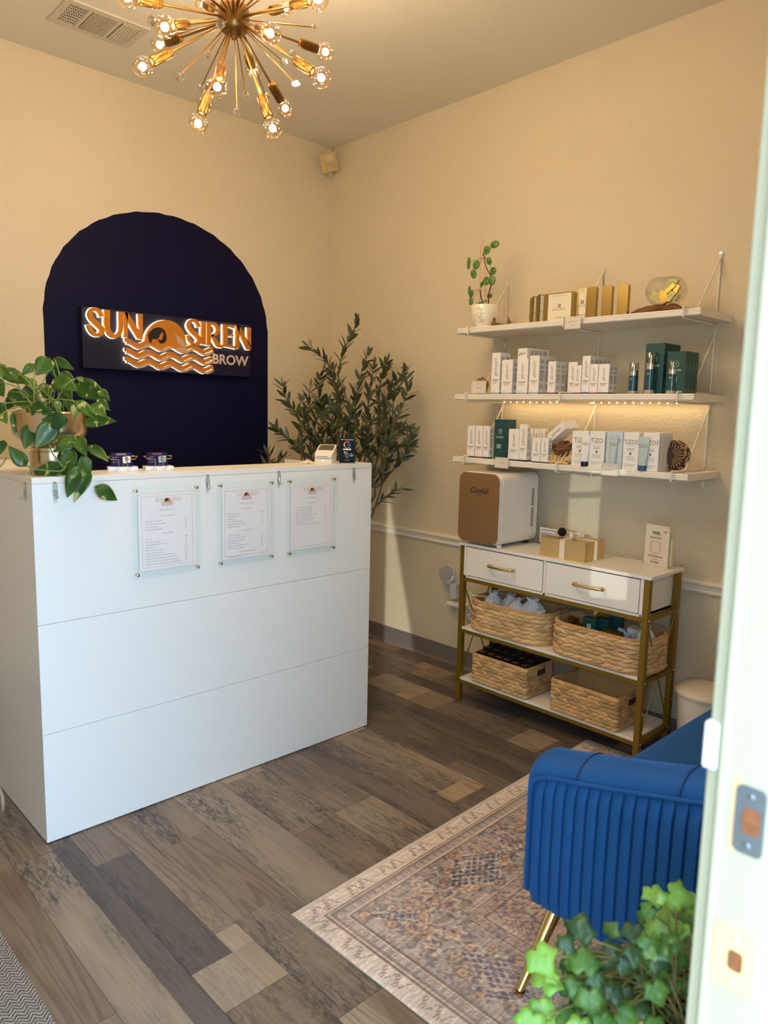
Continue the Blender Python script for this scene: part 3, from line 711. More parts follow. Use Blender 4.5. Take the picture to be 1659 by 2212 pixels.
# ================================================================ wall shelves and wire brackets
SH = ((1.836, 1.809, 'top'), (1.517, 1.490, 'middle'), (1.208, 1.181, 'bottom'))
SXF = -.292
for zt, zb, nm in SH:
    prof = [(0, zb), (SXF+.006, zb), (SXF+.002, zb+.002), (SXF, zb+.006), (SXF+.003, zb+.010), (SXF+.0005, zb+.014), (SXF+.003, zb+.018), (SXF+.0005, zb+.021), (SXF+.003, zt-.001), (SXF+.005, zt), (0, zt)]
    mb = MB(); mb.prism(prof, lambda a, b, d: (a, d, b), -2.543, -1.340)
    o = mb.build('wall_shelf', M_SHELF); tag(o, '%s white wall shelf with a grooved front edge' % nm, 'shelf', 'wall shelves')
Mwire = mat('white_bracket_wire', (236, 228, 212), .4)
side = {-1.418: 'left', -1.955: 'middle', -2.482: 'right'}
for zt, zb, nm in SH:
    for y in (-1.418, -1.955, -2.482):
        zs = {1.836: 2.084, 1.517: 1.780, 1.208: 1.478}[zt]
        root = thing('shelf_bracket', (0, y, zb), '%s triangular white wire bracket holding the %s wall shelf' % (side[y], nm), 'shelf bracket', 'wire shelf brackets')
        mb = MB(); r = .0042; q = SXF-.008
        mb.tube(smooth_path([(-.006, 0, zs-zb-.018), (-.006, 0, zt-zb+.012), ], 2), r, 8)
        mb.tube([(-.006, 0, zs-zb-.018), (q*.62, 0, zt-zb+.006)], r, 8)
        mb.tube([(-.006, 0, zt-zb+.006), (q, 0, zt-zb+.006), (q-.003, 0, zt-zb+.003), (q-.003, 0, -.004), (q, 0, -.007), (-.02, 0, -.007), (-.006, 0, -.010)], r, 8)
        mb.build('wire_frame', Mwire, root)
        for z in ((zs-zb, -.025) if nm == 'bottom' else (zs-zb,)):
            e = MB(); e.tube([(-.001, 0, z), (-.007, 0, z)], .009, 16); e.tube([(-.004, 0, z-.018), (-.004, 0, z)], .006, 8); eo = e.build('mounting_eye', Mwire, root)
            MB().tube([(-.007, 0, z), (-.0095, 0, z)], .0042, 10).build('screw', M_CHROME, eo)
# LED strip under the middle shelf
led = thing('led_strip', (-.045, -1.95, 1.489), 'lit warm LED strip under the middle wall shelf', 'led strip')
MB().box((-.005, -.54, -.003), (.005, .50, 0)).build('tape', mat('led_tape', (240, 220, 180), .5), led)
em = mat('led_glow', (255, 220, 160), .5, emit=((255, 205, 130), 60))
for i in range(27): y = -.53+1.02*i/26; MB().box((-.002, y-.0025, -.0055), (.002, y+.0025, -.003)).build('diode', em, led)
ld = bpy.data.lights.new('led_light', 'AREA'); ld.shape = 'RECTANGLE'; ld.size = .01; ld.size_y = 1.02; ld.energy = .42; ld.color = (1.0, .76, .42)
lo = bpy.data.objects.new('led_light', ld); COL.objects.link(lo); lo.location = (-.045, -1.97, 1.482); lo.rotation_euler = (0, 0, 0)
cb = MB(); cb.tube(smooth_path([(-.005, -1.405, 1.79), (-.004, -1.38, 1.76), (-.004, -1.385, 1.74), (-.004, -1.415, 1.72)], 6), .002, 6)
cb.tube(smooth_path([(-.006, -1.41, 1.488), (-.004, -1.375, 1.46), (-.004, -1.385, 1.43), (-.004, -1.415, 1.41)], 6), .002, 6)
cb.build('cable', Mwire, led, loc=Vector((0, 0, 0))-led.location)
# ================================================================ sputnik chandelier
hub = atd(505, 40, 2.27)
ch_ = thing('chandelier', hub, 'brass sputnik chandelier with lit globe bulbs and faceted crystal tips', 'chandelier')
M_BR2 = mat('aged_brass', (160, 122, 68), .3, 1.0, bump=(60, .08))
hb = MB(); hr = .047
hb.lathe([(.001, -.062), (.008, -.060), (.010, -.052), (.030, -.044), (.040, -.036), (.046, -.020), (hr, -.010), (hr, .022), (.044, .034), (.030, .044), (.018, .052), (.013, .06), (.013, .075), (.001, .076)], n=40)
hb.build('hub', M_BR2, ch_)
MB().tube([(0, 0, .07), (0, 0, HC-hub.z-.03)], .007, 12).build('hanging_rod', M_BR2, ch_)
MB().lathe([(.001, HC-hub.z-.045), (.03, HC-hub.z-.04), (.065, HC-hub.z-.012), (.068, HC-hub.z)], n=40).build('canopy', M_BR2, ch_)
def onsphere(u, v, R, front):
    d = ray(u, v); d.normalize(); oc = CP-hub; b = oc.dot(d); c = oc.dot(oc)-R*R; disc = b*b-c
    if disc < 0: return (CP-d*b-hub).normalized()*R
    t = -b-math.sqrt(disc) if front else -b+math.sqrt(disc)
    return CP+d*t-hub
M_GLOBE = clear_mat('clear_bulb_glass', (255, 244, 226), .05, .55)
M_FIL = mat('glowing_filament', (255, 220, 160), .5, emit=((255, 206, 130), 150))
M_CRYS = clear_mat('crystal', (255, 254, 250), .30, .95)
RB = .345
bulbs = [(308,144,1),(356,58,1),(345,97,0),(469,188,1),(443,226,0),(428,267,1),(589,277,1),(616,234,0),(547,153,0),(584,72,1),(694,168,1),(703,112,0),(616,17,0),(688,-2,1),(275,-6,1),(440,8,0),(330,-110,1),(430,-170,0),(560,-190,1),(660,-120,0),(500,-90,1)]
zax = Vector((0, 0, 1))
globe = MB().sphere((0, 0, 0), .0295, 16); gme = globe.build('glass_globe', M_GLOBE).data; bpy.data.objects.remove(bpy.data.objects['glass_globe'])
fil = MB().sphere((0, 0, -.004), .0058, 8, sc=(.75, .75, 1.3)); fme = fil.build('filament', M_FIL).data; bpy.data.objects.remove(bpy.data.objects['filament'])
sock = MB(); sock.lathe([(.004, -.078), (.006, -.074), (.0135, -.072), (.0150, -.066), (.0150, -.006), (.0135, -.002), (.011, 0)], n=20)
for k in range(3): sock.lathe([(.0152, -.058+.007*k), (.0157, -.056+.007*k), (.0152, -.054+.007*k)], n=20)
sme = sock.build('socket', mat('socket_brass', (128, 94, 46), .3, 1.0)).data; bpy.data.objects.remove(bpy.data.objects['socket'])
for (u, v, f) in bulbs:
    P = onsphere(u, v, RB, f); d = P.normalized(); q = zax.rotation_difference(d)
    s_end = d*(RB-.030)
    a = MB().tube([d*.03, d*(RB-.10)], .0042, 8).build('arm', M_BR2, ch_)
    for nm, me_, off in (('socket', sme, RB-.030), ):
        o = bpy.data.objects.new(nm, me_); COL.objects.link(o); o.parent = ch_; o.rotation_mode = 'QUATERNION'; o.rotation_quaternion = q; o.location = d*off
    o = bpy.data.objects.new('bulb', gme); COL.objects.link(o); o.parent = ch_; o.rotation_mode = 'QUATERNION'; o.rotation_quaternion = q; o.location = P
    f_ = bpy.data.objects.new('filament', fme); COL.objects.link(f_); f_.parent = o
    l = bpy.data.lights.new('bulb_light', 'POINT'); l.energy = BULB_POWER; l.color = (1.0, .82, .60); l.shadow_soft_size = .012
    lo_ = bpy.data.objects.new('bulb_light', l); COL.objects.link(lo_); lo_.location = hub+P
crys = [(327,45,1),(476,53,1),(679,59,0),(448,118,0),(388,165,1),(433,191,0),(512,243,1),(531,205,0),(575,208,0),(613,134,0),(630,117,1),(639,181,1),(346,84,0),(620,22,0),(470,-60,1),(360,-40,0),(640,-60,1),(540,-70,1),(600,-130,1),(400,-120,1)]
icos = bmesh.new(); bmesh.ops.create_icosphere(icos, subdivisions=1, radius=.0142)
for f in icos.faces: f.smooth = False
ime = bpy.data.meshes.new('crystal'); icos.to_mesh(ime); icos.free(); ime.materials.append(M_CRYS)
for (u, v, f) in crys:
    P = onsphere(u, v, .285, f); d = P.normalized()
    MB().tube([d*.03, d*.272], .0022, 6).build('crystal_rod', M_BR2, ch_)
    o = bpy.data.objects.new('crystal_tip', ime); COL.objects.link(o); o.parent = ch_; o.location = P; o.rotation_euler = (u*.1, v*.1, 0)

# ================================================================ ceiling vent
vc = [atz(100, 40, HC), atz(126, 0, HC), atz(321, 60.5, HC), atz(273.8, 102.6, HC)]
ex = (vc[3]-vc[0]); vl = ex.length; ex.normalize(); ey = Vector((-ex.y, ex.x, 0)); vw = abs((vc[2]-vc[3]).dot(ey)); sgn = 1 if (vc[2]-vc[3]).dot(ey) > 0 else -1
vent = thing('ceiling_vent', vc[0], 'white rectangular ceiling air vent left of the chandelier', 'vent')
vent.rotation_euler = (0, 0, math.atan2(ex.y, ex.x))
def vb(mb, x0, x1, y0, y1, z0, z1): return mb.box((x0, min(y0*sgn, y1*sgn), -z1), (x1, max(y0*sgn, y1*sgn), -z0))
VM = mat('vent_white', (205, 198, 182), .5); VD = mat('vent_dark', (66, 60, 54), .8)
b = MB(); m_ = .028
vb(b, 0, vl, 0, m_, 0, .007); vb(b, 0, vl, vw-m_, vw, 0, .007); vb(b, 0, m_, m_, vw-m_, 0, .007); vb(b, vl-m_, vl, m_, vw-m_, 0, .007)
s1, s2 = vl*.31, vl*.66
vb(b, s1-.008, s1+.008, m_, vw-m_, 0, .0068); vb(b, s2-.008, s2+.008, m_, vw-m_, 0, .0068)
b.build('frame', VM, vent)
vb(MB(), m_, vl-m_, m_, vw-m_, -.0, .001).build('duct', VD, vent)
lv = MB()
y = m_+.006
n = 13
for i in range(n):
    x = s1+.016+(s2-s1-.03)*i/(n-1); vb(lv, x-.0022, x+.0022, m_, vw-m_, .001, .008)
for i in range(6):
    x = s2+.02+(vl-m_-s2-.03)*i/5; vb(lv, x-.005, x+.005, m_, vw-m_, .001, .009)
for i in range(7): x = m_+.008+(s1-m_-.02)*i/6; vb(lv, x-.0018, x+.0018, m_, vw-m_, .001, .006)
for i in range(8): y = m_+.01+(vw-2*m_-.02)*i/7; vb(lv, m_, s1-.01, y-.0016, y+.0016, .001, .005)
lv.build('louvre', VM, vent)
for (x, y) in ((.014, vw/2), (vl-.014, vw/2)): MB().sphere((x, y*sgn, -.007), .005, 8, sc=(1, 1, .4)).build('screw', M_CHROME, vent)

# ================================================================ motion sensor in the corner
ms = thing('motion_sensor', aty(712, 350, -.085), 'cream motion detector hanging tilted in the ceiling corner', 'sensor')
mp = [aty(695, 334, -.085), aty(720, 328, -.085), aty(728, 369, -.085), aty(703, 374.5, -.085)]
cxm = sum((p for p in mp), Vector())/4
xd = (mp[1]-mp[0]).normalized()*1.0; zd = (mp[0]-mp[3]).normalized(); nd = xd.cross(zd).normalized()   # towards the camera
if nd.dot(CP-cxm) < 0: nd = -nd
ms.location = cxm; wv, hv = (mp[1]-mp[0]).length*1.12, (mp[0]-mp[3]).length
def mf(a, b, d): return xd*a+zd*b+nd*d
M_SEN = mat('aged_cream_plastic', (214, 190, 140), .5)
MB().prism(rrect(wv, hv, .008, 4), mf, -.016, .016).build('housing', M_SEN, ms, bevel=.003)
MB().prism(rrect(wv*.62, hv*.34, .003, 3, -wv*.06, hv*.24), mf, .0160, .0185).build('lens', mat('sensor_lens', (226, 208, 168), .3), ms, bevel=.001)
MB().sphere(mf(-wv*.1, -hv*.0, .016), .0022, 8).build('led', M_BLACK, ms)
MB().tube(smooth_path([mf(-wv*.40, -hv*.12, .0165), mf(0, -hv*.10, .0165), mf(wv*.2, -hv*.2, .0165), mf(wv*.38, -hv*.42, .0165)], 5), .0012, 6).build('moulded_line', mat('sensor_line', (176, 148, 96), .6), ms)
k = MB(); cc = Vector((-.004, -.004, HC-.012))-ms.location
k.box((cc.x-.03, cc.y-.006, cc.z-.15), (cc.x, cc.y, cc.z)); k.tube([cc+Vector((-.012, -.01, -.05)), mf(.012, hv*.1, -.016)], .007, 8)
k.build('mounting_bracket', M_WHITEPL, ms)
MB().tube(smooth_path([mf(0, hv*.5-.01, -.01), mf(.0, hv*.55, 0), cc+Vector((-.02, -.02, .011))], 6), .0042, 8).build('cable', M_WHITEPL, ms)
# ================================================================ illuminated wall sign
sg = thing('wall_sign', (-1.622, -.002, 1.61), 'navy rectangular backlit sign with orange SUN SIREN lettering and waves, on the navy arch', 'sign')
SX, SZ = -1.622, 1.61
M_SIGN = mat('sign_navy_board', (22, 23, 48), .6, spec=.25, bump=(200, .05))
MB().box((0, -.048, 0), (.979, 0, .298)).build('board', M_SIGN, sg, bevel=.001)
M_OR = mat('sign_orange_acrylic', (204, 124, 36), .35); M_BEI = mat('sign_beige_acrylic', (208, 164, 130), .4)
M_HALO = mat('sign_edge_light', (255, 246, 214), .4, emit=((255, 236, 190), 5.5)); M_HAIR = mat('sign_black', (22, 16, 10), .5)
YF = -.0775
def fA(a, b): p = aty(170+a*.12055, 650+b*.12055, YF); return (p.x-SX, p.z-SZ)
def fB(a, b): return fA(a+1493, b)
def ribbon(mb, pts, ws, f, d0, d1, grow=0.0, sm=4, cap=True):
    P = [Vector((*f(*p), 0)) for p in pts]; sc = .000355
    if sm: 
        Q = smooth_path(P, sm); wq = []
        for i in range(len(ws)-1):
            for k in range(sm): wq.append(ws[i]+(ws[i+1]-ws[i])*k/sm)
        wq.append(ws[-1])
    else: Q, wq = P, ws
    N = len(Q); Lp, Rp = [], []
    for i in range(N):
        d = Q[min(i+1, N-1)]-Q[max(i-1, 0)]; d.normalize(); n_ = Vector((-d.y, d.x, 0)); w = wq[i]*sc*.92/2+grow
        e = d*grow*(1 if i == N-1 else (-1 if i == 0 else 0))
        Lp.append(Q[i]+n_*w+e); Rp.append(Q[i]-n_*w+e)
    vs = [Vector((p.x, dd, p.y)) for dd in (d0, d1) for p in Lp+Rp]; fs = []; o2 = 2*N
    for i in range(N-1):
        fs += [(i, i+1, N+i+1, N+i), (o2+i, o2+N+i, o2+N+i+1, o2+i+1), (i, o2+i, o2+i+1, i+1), (N+i, N+i+1, o2+N+i+1, o2+N+i)]
    fs += [(0, N, o2+N, o2), (N-1, o2+N-1, o2+2*N-1, 2*N-1)]
    mb.verts(vs, fs)
def poly(mb, pts, f, d0, d1):
    mb.prism([f(*p) for p in pts], lambda a, b, d: (a, d, b), d0, d1)
y_h0, y_h1, y_f1 = -.048, -.0615, YF
def letter(name, parts_):
    o = None
    for (m_, d0, d1, gr, nm) in ((M_OR, y_h1-.0004, y_f1, 0, name), (M_HALO, y_h0, y_h1, .0006, 'light_edge')):
        mb = MB()
        for k, *r in parts_:
            if k == 'r': ribbon(mb, r[0], r[1], r[2], d0, d1, gr, r[3] if len(r) > 3 else 4)
            else: poly(mb, r[0], r[1], d0, d1)
        ob = mb.build(nm, m_, sg if o is None else o); o = o or ob
letter('letter_s', [('r', [(412,285),(385,205),(315,150),(240,160),(206,240),(245,330),(335,420),(415,505),(405,580),(335,610),(255,575),(205,495),(185,425)], [66,66,56,58,74,80,84,84,78,54,58,66,72], fA)])
letter('letter_u', [('r', [(510,162),(510,300),(511,430),(535,545),(605,622),(680,626),(745,560),(762,450),(763,330),(763,198)], [90,90,90,86,72,60,60,66,70,70], fA)])
letter('letter_n', [('p', [(812,203),(880,210),(882,655),(808,655)], fA), ('p', [(822,203),(880,210),(1148,640),(1148,690),(1070,686),(880,380)], fA), ('p', [(1072,232),(1145,238),(1150,640),(1112,580),(1085,530)], fA)])
letter('letter_s', [('r', [(662,470),(640,400),(575,350),(512,368),(484,440),(528,530),(615,610),(674,690),(650,758),(592,780),(522,742),(484,680),(466,612)], [62,62,50,52,66,74,80,80,74,50,56,62,66], fB)])
letter('letter_i', [('p', [(706,366),(786,374),(786,788),(706,782)], fB)])
letter('letter_r', [('p', [(802,376),(876,384),(878,804),(802,796)], fB), ('r', [(870,402),(955,424),(1002,500),(980,585),(885,622)], [44,56,66,56,40], fB), ('r', [(890,610),(950,700),(1010,792),(1100,818)], [50,66,70,44], fB)])
letter('letter_e', [('p', [(1100,418),(1176,428),(1178,826),(1100,818)], fB), ('r', [(1170,450),(1230,450),(1300,470)], [44,40,56], fB), ('r', [(1170,612),(1230,620),(1280,622)], [32,34,44], fB), ('r', [(1170,808),(1250,822),(1335,836)], [38,40,54], fB)])
letter('letter_n', [('p', [(1322,436),(1386,444),(1388,856),(1322,848)], fB), ('p', [(1330,436),(1386,444),(1594,820),(1594,880),(1530,874),(1384,590)], fB), ('p', [(1534,474),(1594,482),(1596,860),(1562,800),(1534,740)], fB)])
def wave(c0):
    xs = [838+i*28 for i in range(57)]; return [(x, c0+(x-1060)*.095+37*math.cos(2*PI*(x-1060)/392)) for x in xs if x <= 2418]
waves = [wave(758), wave(928), wave(1088)]
for w in waves:
    for (m_, d0, d1, gr, nm, par) in ((M_OR, y_h1-.0004, y_f1, 0, 'wave_band', None), ):
        mb = MB(); ribbon(mb, w, [60]*len(w), fA, d0, d1, gr, 0); ob = mb.build(nm, m_, sg)
    w2 = [(x+36, y+54) for x, y in w][:-1]+[(w[-1][0]-4, w[-1][1]+52)]
    mb = MB(); ribbon(mb, w2, [42]*len(w2), fA, y_h1-.0002, y_f1+.0012, 0, 0); mb.build('wave_beige_band', M_BEI, ob)  # beige acrylic band, offset below each wave
    mb = MB(); ribbon(mb, w, [54]*len(w), fA, y_h0, y_h1, 0, 0); ribbon(mb, w2, [38]*len(w2), fA, y_h0, y_h1, 0, 0); mb.build('light_edge', M_HALO, ob)
scx, scy, srx, sry = 1553, 760, 372, 418
def arc(rx, ry, a0=0, a1=PI, n=40): return [(scx+rx*math.cos(a0+(a1-a0)*i/n), scy-ry*math.sin(a0+(a1-a0)*i/n)) for i in range(n+1)]
sunp = arc(srx, sry, -.10, PI+.05)+[(1460,840),(1700,800)]
mb = MB(); poly(mb, arc(srx, sry, -.22, PI+.02)+[(1300,775),(1460,828),(1600,805),(1680,800),(1780,850)], fA, y_h1-.0004, y_f1+.0006); sun_o = mb.build('sun_disc', M_OR, sg)
mb = MB(); poly(mb, arc(srx+4, sry+4, -.15, PI+.02), fA, y_h0, y_h1); mb.build('light_edge', M_HALO, sun_o)
mb = MB(); poly(mb, [(1252,700),(1238,612),(1262,560),(1300,525),(1340,492),(1400,476),(1480,484),(1535,525),(1562,590),(1570,700),(1548,735),(1510,760),(1470,770),(1432,735),(1416,700),(1430,686),(1462,706),(1490,690),(1500,660),(1505,625),(1517,600),(1510,575),(1493,560),(1468,578),(1448,620),(1436,655),(1410,678),(1382,692),(1345,678),(1318,692),(1304,722),(1300,752),(1268,745)], fA, y_f1, y_f1-.0016); mb.build('hair_silhouette', M_HAIR, sun_o)
mb = MB(); poly(mb, [(195,570),(290,628),(372,700),(420,790),(437,888),(400,930),(310,928),(232,890),(250,850),(300,828),(376,850),(318,790),(268,742),(248,650)], fB, y_f1, y_f1-.0014); mb.build('tail_fin', M_BEI, sun_o)
o = lettering([('BROW', 240, 945, 1040, 'LEFT', 0, .03, .88)], mat('sign_taupe', (206, 184, 174), .5), sg, face=lambda a, b: (lambda q: (q[0], -.0495, q[1]))(fB(a, 1040-(b-1040)+(a-945)*.082)))
o.name = 'small_lettering'
# ================================================================ price lists in acrylic frames on the desk front
M_PAPER = mat('price_list_paper', (250, 238, 240), .7); M_LILAC = mat('lilac_ink', (176, 160, 168), .7)
M_LOGO = mat('copper_ink', (196, 128, 92), .5); M_LOGOP = mat('pale_copper_ink', (226, 190, 170), .6)
L1 = [("RETAIL PRICE LIST", 0), ("STEP 1 | CLEANSE", 0), ("GENTLE GEL CLEANSER", "$27"), ("GLYCOLIC FACIAL CLEANSER", "$28"), ("IDYLLIC CLEANSER", "$24"), ("MEGA CREAM CLEANSER", "$31"), ("STEP 2 | TREAT", 0),
      ("BETA GEL", "$48.5"), ("CDB AGE DELAY SKIN", "$90"), ("CDB REGENERATIVE EYE CREAM", "$69"), ("CDB SKIN MIST", "$39"), ("PROTECTIVE SKIN SERUM", "$99.5"), ("REVITALIZING ESSENCE", "$48"), ("VI DERM DARK SPOT SPOT LIFTING SERUM", "$130"), ("VI DERM RETCORRECT NIGHT EXFOLIATOR", "$97"), ("VI DERM RETINOL AGE-DEFYING MOISTURIZER", "$92"), ("VI DERM VITAMIN C BRIGHTENING CONCENTRATE", "$93")]
L2 = [("RETAIL PRICE LIST", 0), ("STEP 3 | BALANCE", 0), ("DAILY REPAIR CREAM", "$48"), ("AGE RELAY CREAM", "$104"), ("BEAUTY OIL", "$44"), ("CELL PROTECTION BALM", "$35"), ("RESURFACING NIGHT CREAM", "$68"), ("HYDRATING LIP BALM", "$14"), ("STEP 4 | PROTECT", 0),
      ("TIZO2 FACIAL PRIMER", "$45"), ("TIZO3 FACIAL PRIMER TINTED", "$45"), ("TIZO MINERAL SUN DEFENSE", "$45"), ("TIZO AM REPLENISH", "$50"), ("TIZO TINTED MOISTURIZING SERUM", "$57"), ("VI DERM SPF 50 UV DEFENSE", "$76"), ("MASQUES/EXFOLIATION", 0), ("PEPTIDE MICRO SCRUB", "$44")]
L3 = [("RETAIL PRICE LIST", 0), ("BROW/LASH", 0), ("ALAIS BROW LAMINATION GEL", "$27"), ("BROW CODE PEPTIDE TWEEZERS", "$24"), ("BROW CODE SLANT TWEEZERS", "$24"), ("BROW GOLD NOURISHING GROWTH OIL", "$34"), ("BROW TINT KIT LIGHT BROWN", "$32"), ("BROW TINT KIT NATURAL BROWN", "$32"), ("TRIMMING SCISSORS", "$20"), ("BROW CODE MULTI-PEPTIDE GROWTH SERUM", "$75")]
def price_frame(x0, which, lines, label):
    FWd, FH = .256, .316; z0 = .841
    t = thing('price_list_frame', (x0, dyf, z0), label, 'sign', 'price lists on the desk front')
    MB().box((0, -.0155, 0), (FWd, -.0115, FH)).build('acrylic_sheet', M_ACRYL, t, bevel=.001)
    MB().box((.024, -.0085, .024), (FWd-.018, -.0078, FH-.026)).build('paper', M_PAPER, t)
    pw_, cx = FWd-.042, .024+(FWd-.042)/2
    items = []; nums = []; zz = FH-.026
    # thin border
    a0, a1, b0, b1, w = .036, FWd-.030, .034, FH-.036, .0006
    bord = [(a0, b0, a1, b0+w), (a0, b1-w, a1, b1), (a0, b0, a0+w, b1), (a1-w, b0, a1, b1)]
    if which == 1: bord = [(a0, b0, a1, b0+w*1.4), (a0, b1-w*1.4, a1, b1), (a0, b0, a0+w*1.4, b1), (a1-w*1.4, b0, a1, b1)]
    y_ = FH-.086; 
    items.append((lines[0][0], .0062, cx, y_, 'CENTER', 0, .0, 1.15)); y_ -= .020
    step = .0098
    for s_, pr in lines[1:]:
        if pr == 0:
            if s_ != lines[1][0]: y_ -= .006
            items.append((s_, .0058, cx, y_, 'CENTER', 0, 0, 1.1)); y_ -= .0165
        else:
            items.append((s_, .0053, a0+.012, y_, 'LEFT', 0, 0, 1.08)); items.append((pr, .0053, a1-.030, y_, 'LEFT', 0, 0, 1.05)); y_ -= step
    lettering(items, M_INKGY, t, y=-.0089, extra=bord)
    lg = MB(); lx, lz = cx, FH-.055
    lettering([('SUN', .021, lx-.028, lz+.004, 'CENTER', 0, 0, .8), ('SIREN', .021, lx+.033, lz+.004, 'CENTER', 0, 0, .75)], M_LOGOP, t, y=-.0089)
    arcp = [(lx+.0125*math.cos(PI*i/16), lz+.0145*math.sin(PI*i/16)-.003) for i in range(17)]
    lg.prism(arcp, lambda a, b, d: (a, d, b), -.0088, -.0091)
    for k in range(3):
        for i in range(18):
            xa, xb = lx-.022+.044*i/18, lx-.022+.044*(i+1)/18; za, zb2 = lz-.006-.005*k+.0012*math.sin(i*1.4), lz-.006-.005*k+.0012*math.sin((i+1)*1.4)
            lg.verts([(xa, -.0090, za), (xb, -.0090, zb2), (xb, -.0090, zb2+.0019), (xa, -.0090, za+.0019)], [(0, 1, 2, 3)])
    lg.build('printed_logo', M_LOGO, t)
    MB().sphere((lx-.003, -.0092, lz+.004), .0052, 10, sc=(1, .05, .9)).build('logo_hair', M_HAIR, t)
    for (x, z) in ((.016, .014), (FWd-.014, .014), (.016, FH-.014), (FWd-.014, FH-.014)):
        mb = MB(); mb.tube([(x, 0, z), (x, -.0155, z)], .0035, 12); mb.lathe([(.0001, 0), (.0052, 0), (.0056, .0015), (.005, .0032), (.0022, .0044), (.0001, .0046)], n=20)
        # turn the cap to face the room
        for v in mb.bm.verts:
            if abs(v.co.x) < .01 and abs(v.co.y) < .01 and 0 <= v.co.z < .006 and not (abs(v.co.x-x) < .006 and abs(v.co.z-z) < .006):
                c = v.co.copy(); v.co = Vector((x+c.x, -.0155-c.z, z+c.y))
        mb.build('standoff_screw', mat('pewter_gold', (196, 176, 140), .25, 1.0), t)
price_frame(-2.026, 0, L1, 'leftmost acrylic price list on the desk front, listing STEP 1 and STEP 2')
price_frame(-1.704, 1, L2, 'middle acrylic price list on the desk front, listing STEP 3 and STEP 4')
price_frame(-1.392, 2, L3, 'rightmost acrylic price list on the desk front, short BROW/LASH list')

# clear adhesive hooks
M_HOOKP = clear_mat('clear_hook_plastic', (238, 242, 240), .06, .6)
def hook(loc, rz, label):
    t = thing('adhesive_hook', loc, label, 'hook', 'clear hooks on the desk', rz=rz)
    pl = [(.0078*math.cos(a)*(1 if abs(math.sin(a)) < .9 else 1), .029*math.sin(a)*(abs(math.sin(a))**.0)) for a in [2*PI*i/28 for i in range(28)]]
    pl = [((.0085 if c > 0 else -.0085)*min(1, abs(c/.0078)**.6), z) for c, z in pl]
    MB().prism(pl, lambda a, b, d: (a, d, b), 0, -.004).build('backplate', M_HOOKP, t, bevel=.001)
    MB().box((-.0045, -.0062, -.016), (.0045, -.004, .004)).build('clip', M_HOOKP, t, bevel=.0008)
    MB().tube(smooth_path([(0, -.0055, .004), (0, -.007, -.014), (.001, -.010, -.023), (.002, -.016, -.022), (.003, -.0195, -.0135)], 5), .00125, 8).build('wire', M_CHROME, t)
    st = [(.0058*math.cos(a), -.0345+.006*math.sin(a)) for a in [PI+PI*i/12 for i in range(13)]]+[(.0058, -.028), (-.0058, -.028)]
    MB().prism(st, lambda a, b, d: (a, d, b), 0, -.0008).build('adhesive_tab', mat('adhesive_tab', (214, 216, 214), .5), t)
for x, s_ in ((-2.267, 'leftmost clear hook on the desk front, left of the price lists'), (-1.733, 'clear hook on the desk front between the left and middle price lists'), (-1.421, 'clear hook on the desk front between the middle and right price lists'), (-1.033, 'rightmost clear hook on the desk front, below the black review stand')):
    hook((x, dyf, 1.157), 0, s_)
hook((dx0, -1.378, 1.155), -PI/2, 'clear hook on the shaded left side of the desk')

# ================================================================ card holders
M_MARB = mat('white_marble', (232, 232, 234), .3); 
def marble():
    m = M_MARB; nt = m.node_tree; p = nt.nodes['Principled BSDF']; tc = [n for n in nt.nodes if n.type == 'TEX_COORD'][0]
    n = nt.nodes.new('ShaderNodeTexNoise'); n.inputs['Scale'].default_value = 22; n.inputs['Distortion'].default_value = 2.2; n.inputs['Detail'].default_value = 6
    r = nt.nodes.new('ShaderNodeValToRGB'); r.color_ramp.elements[0].position = .42; r.color_ramp.elements[0].color = rgb(238, 238, 240); r.color_ramp.elements[1].position = .56; r.color_ramp.elements[1].color = rgb(206, 207, 212)
    e = r.color_ramp.elements.new(.5); e.color = rgb(226, 227, 230)
    nt.links.new(tc.outputs['Object'], n.inputs[0]); nt.links.new(n.outputs['Fac'], r.inputs[0]); nt.links.new(r.outputs[0], p.inputs['Base Color'])
marble()
M_CARD = mat('navy_card', (30, 24, 70), .5, spec=.15); M_COP = mat('copper_foil', (206, 128, 96), .3, .6)
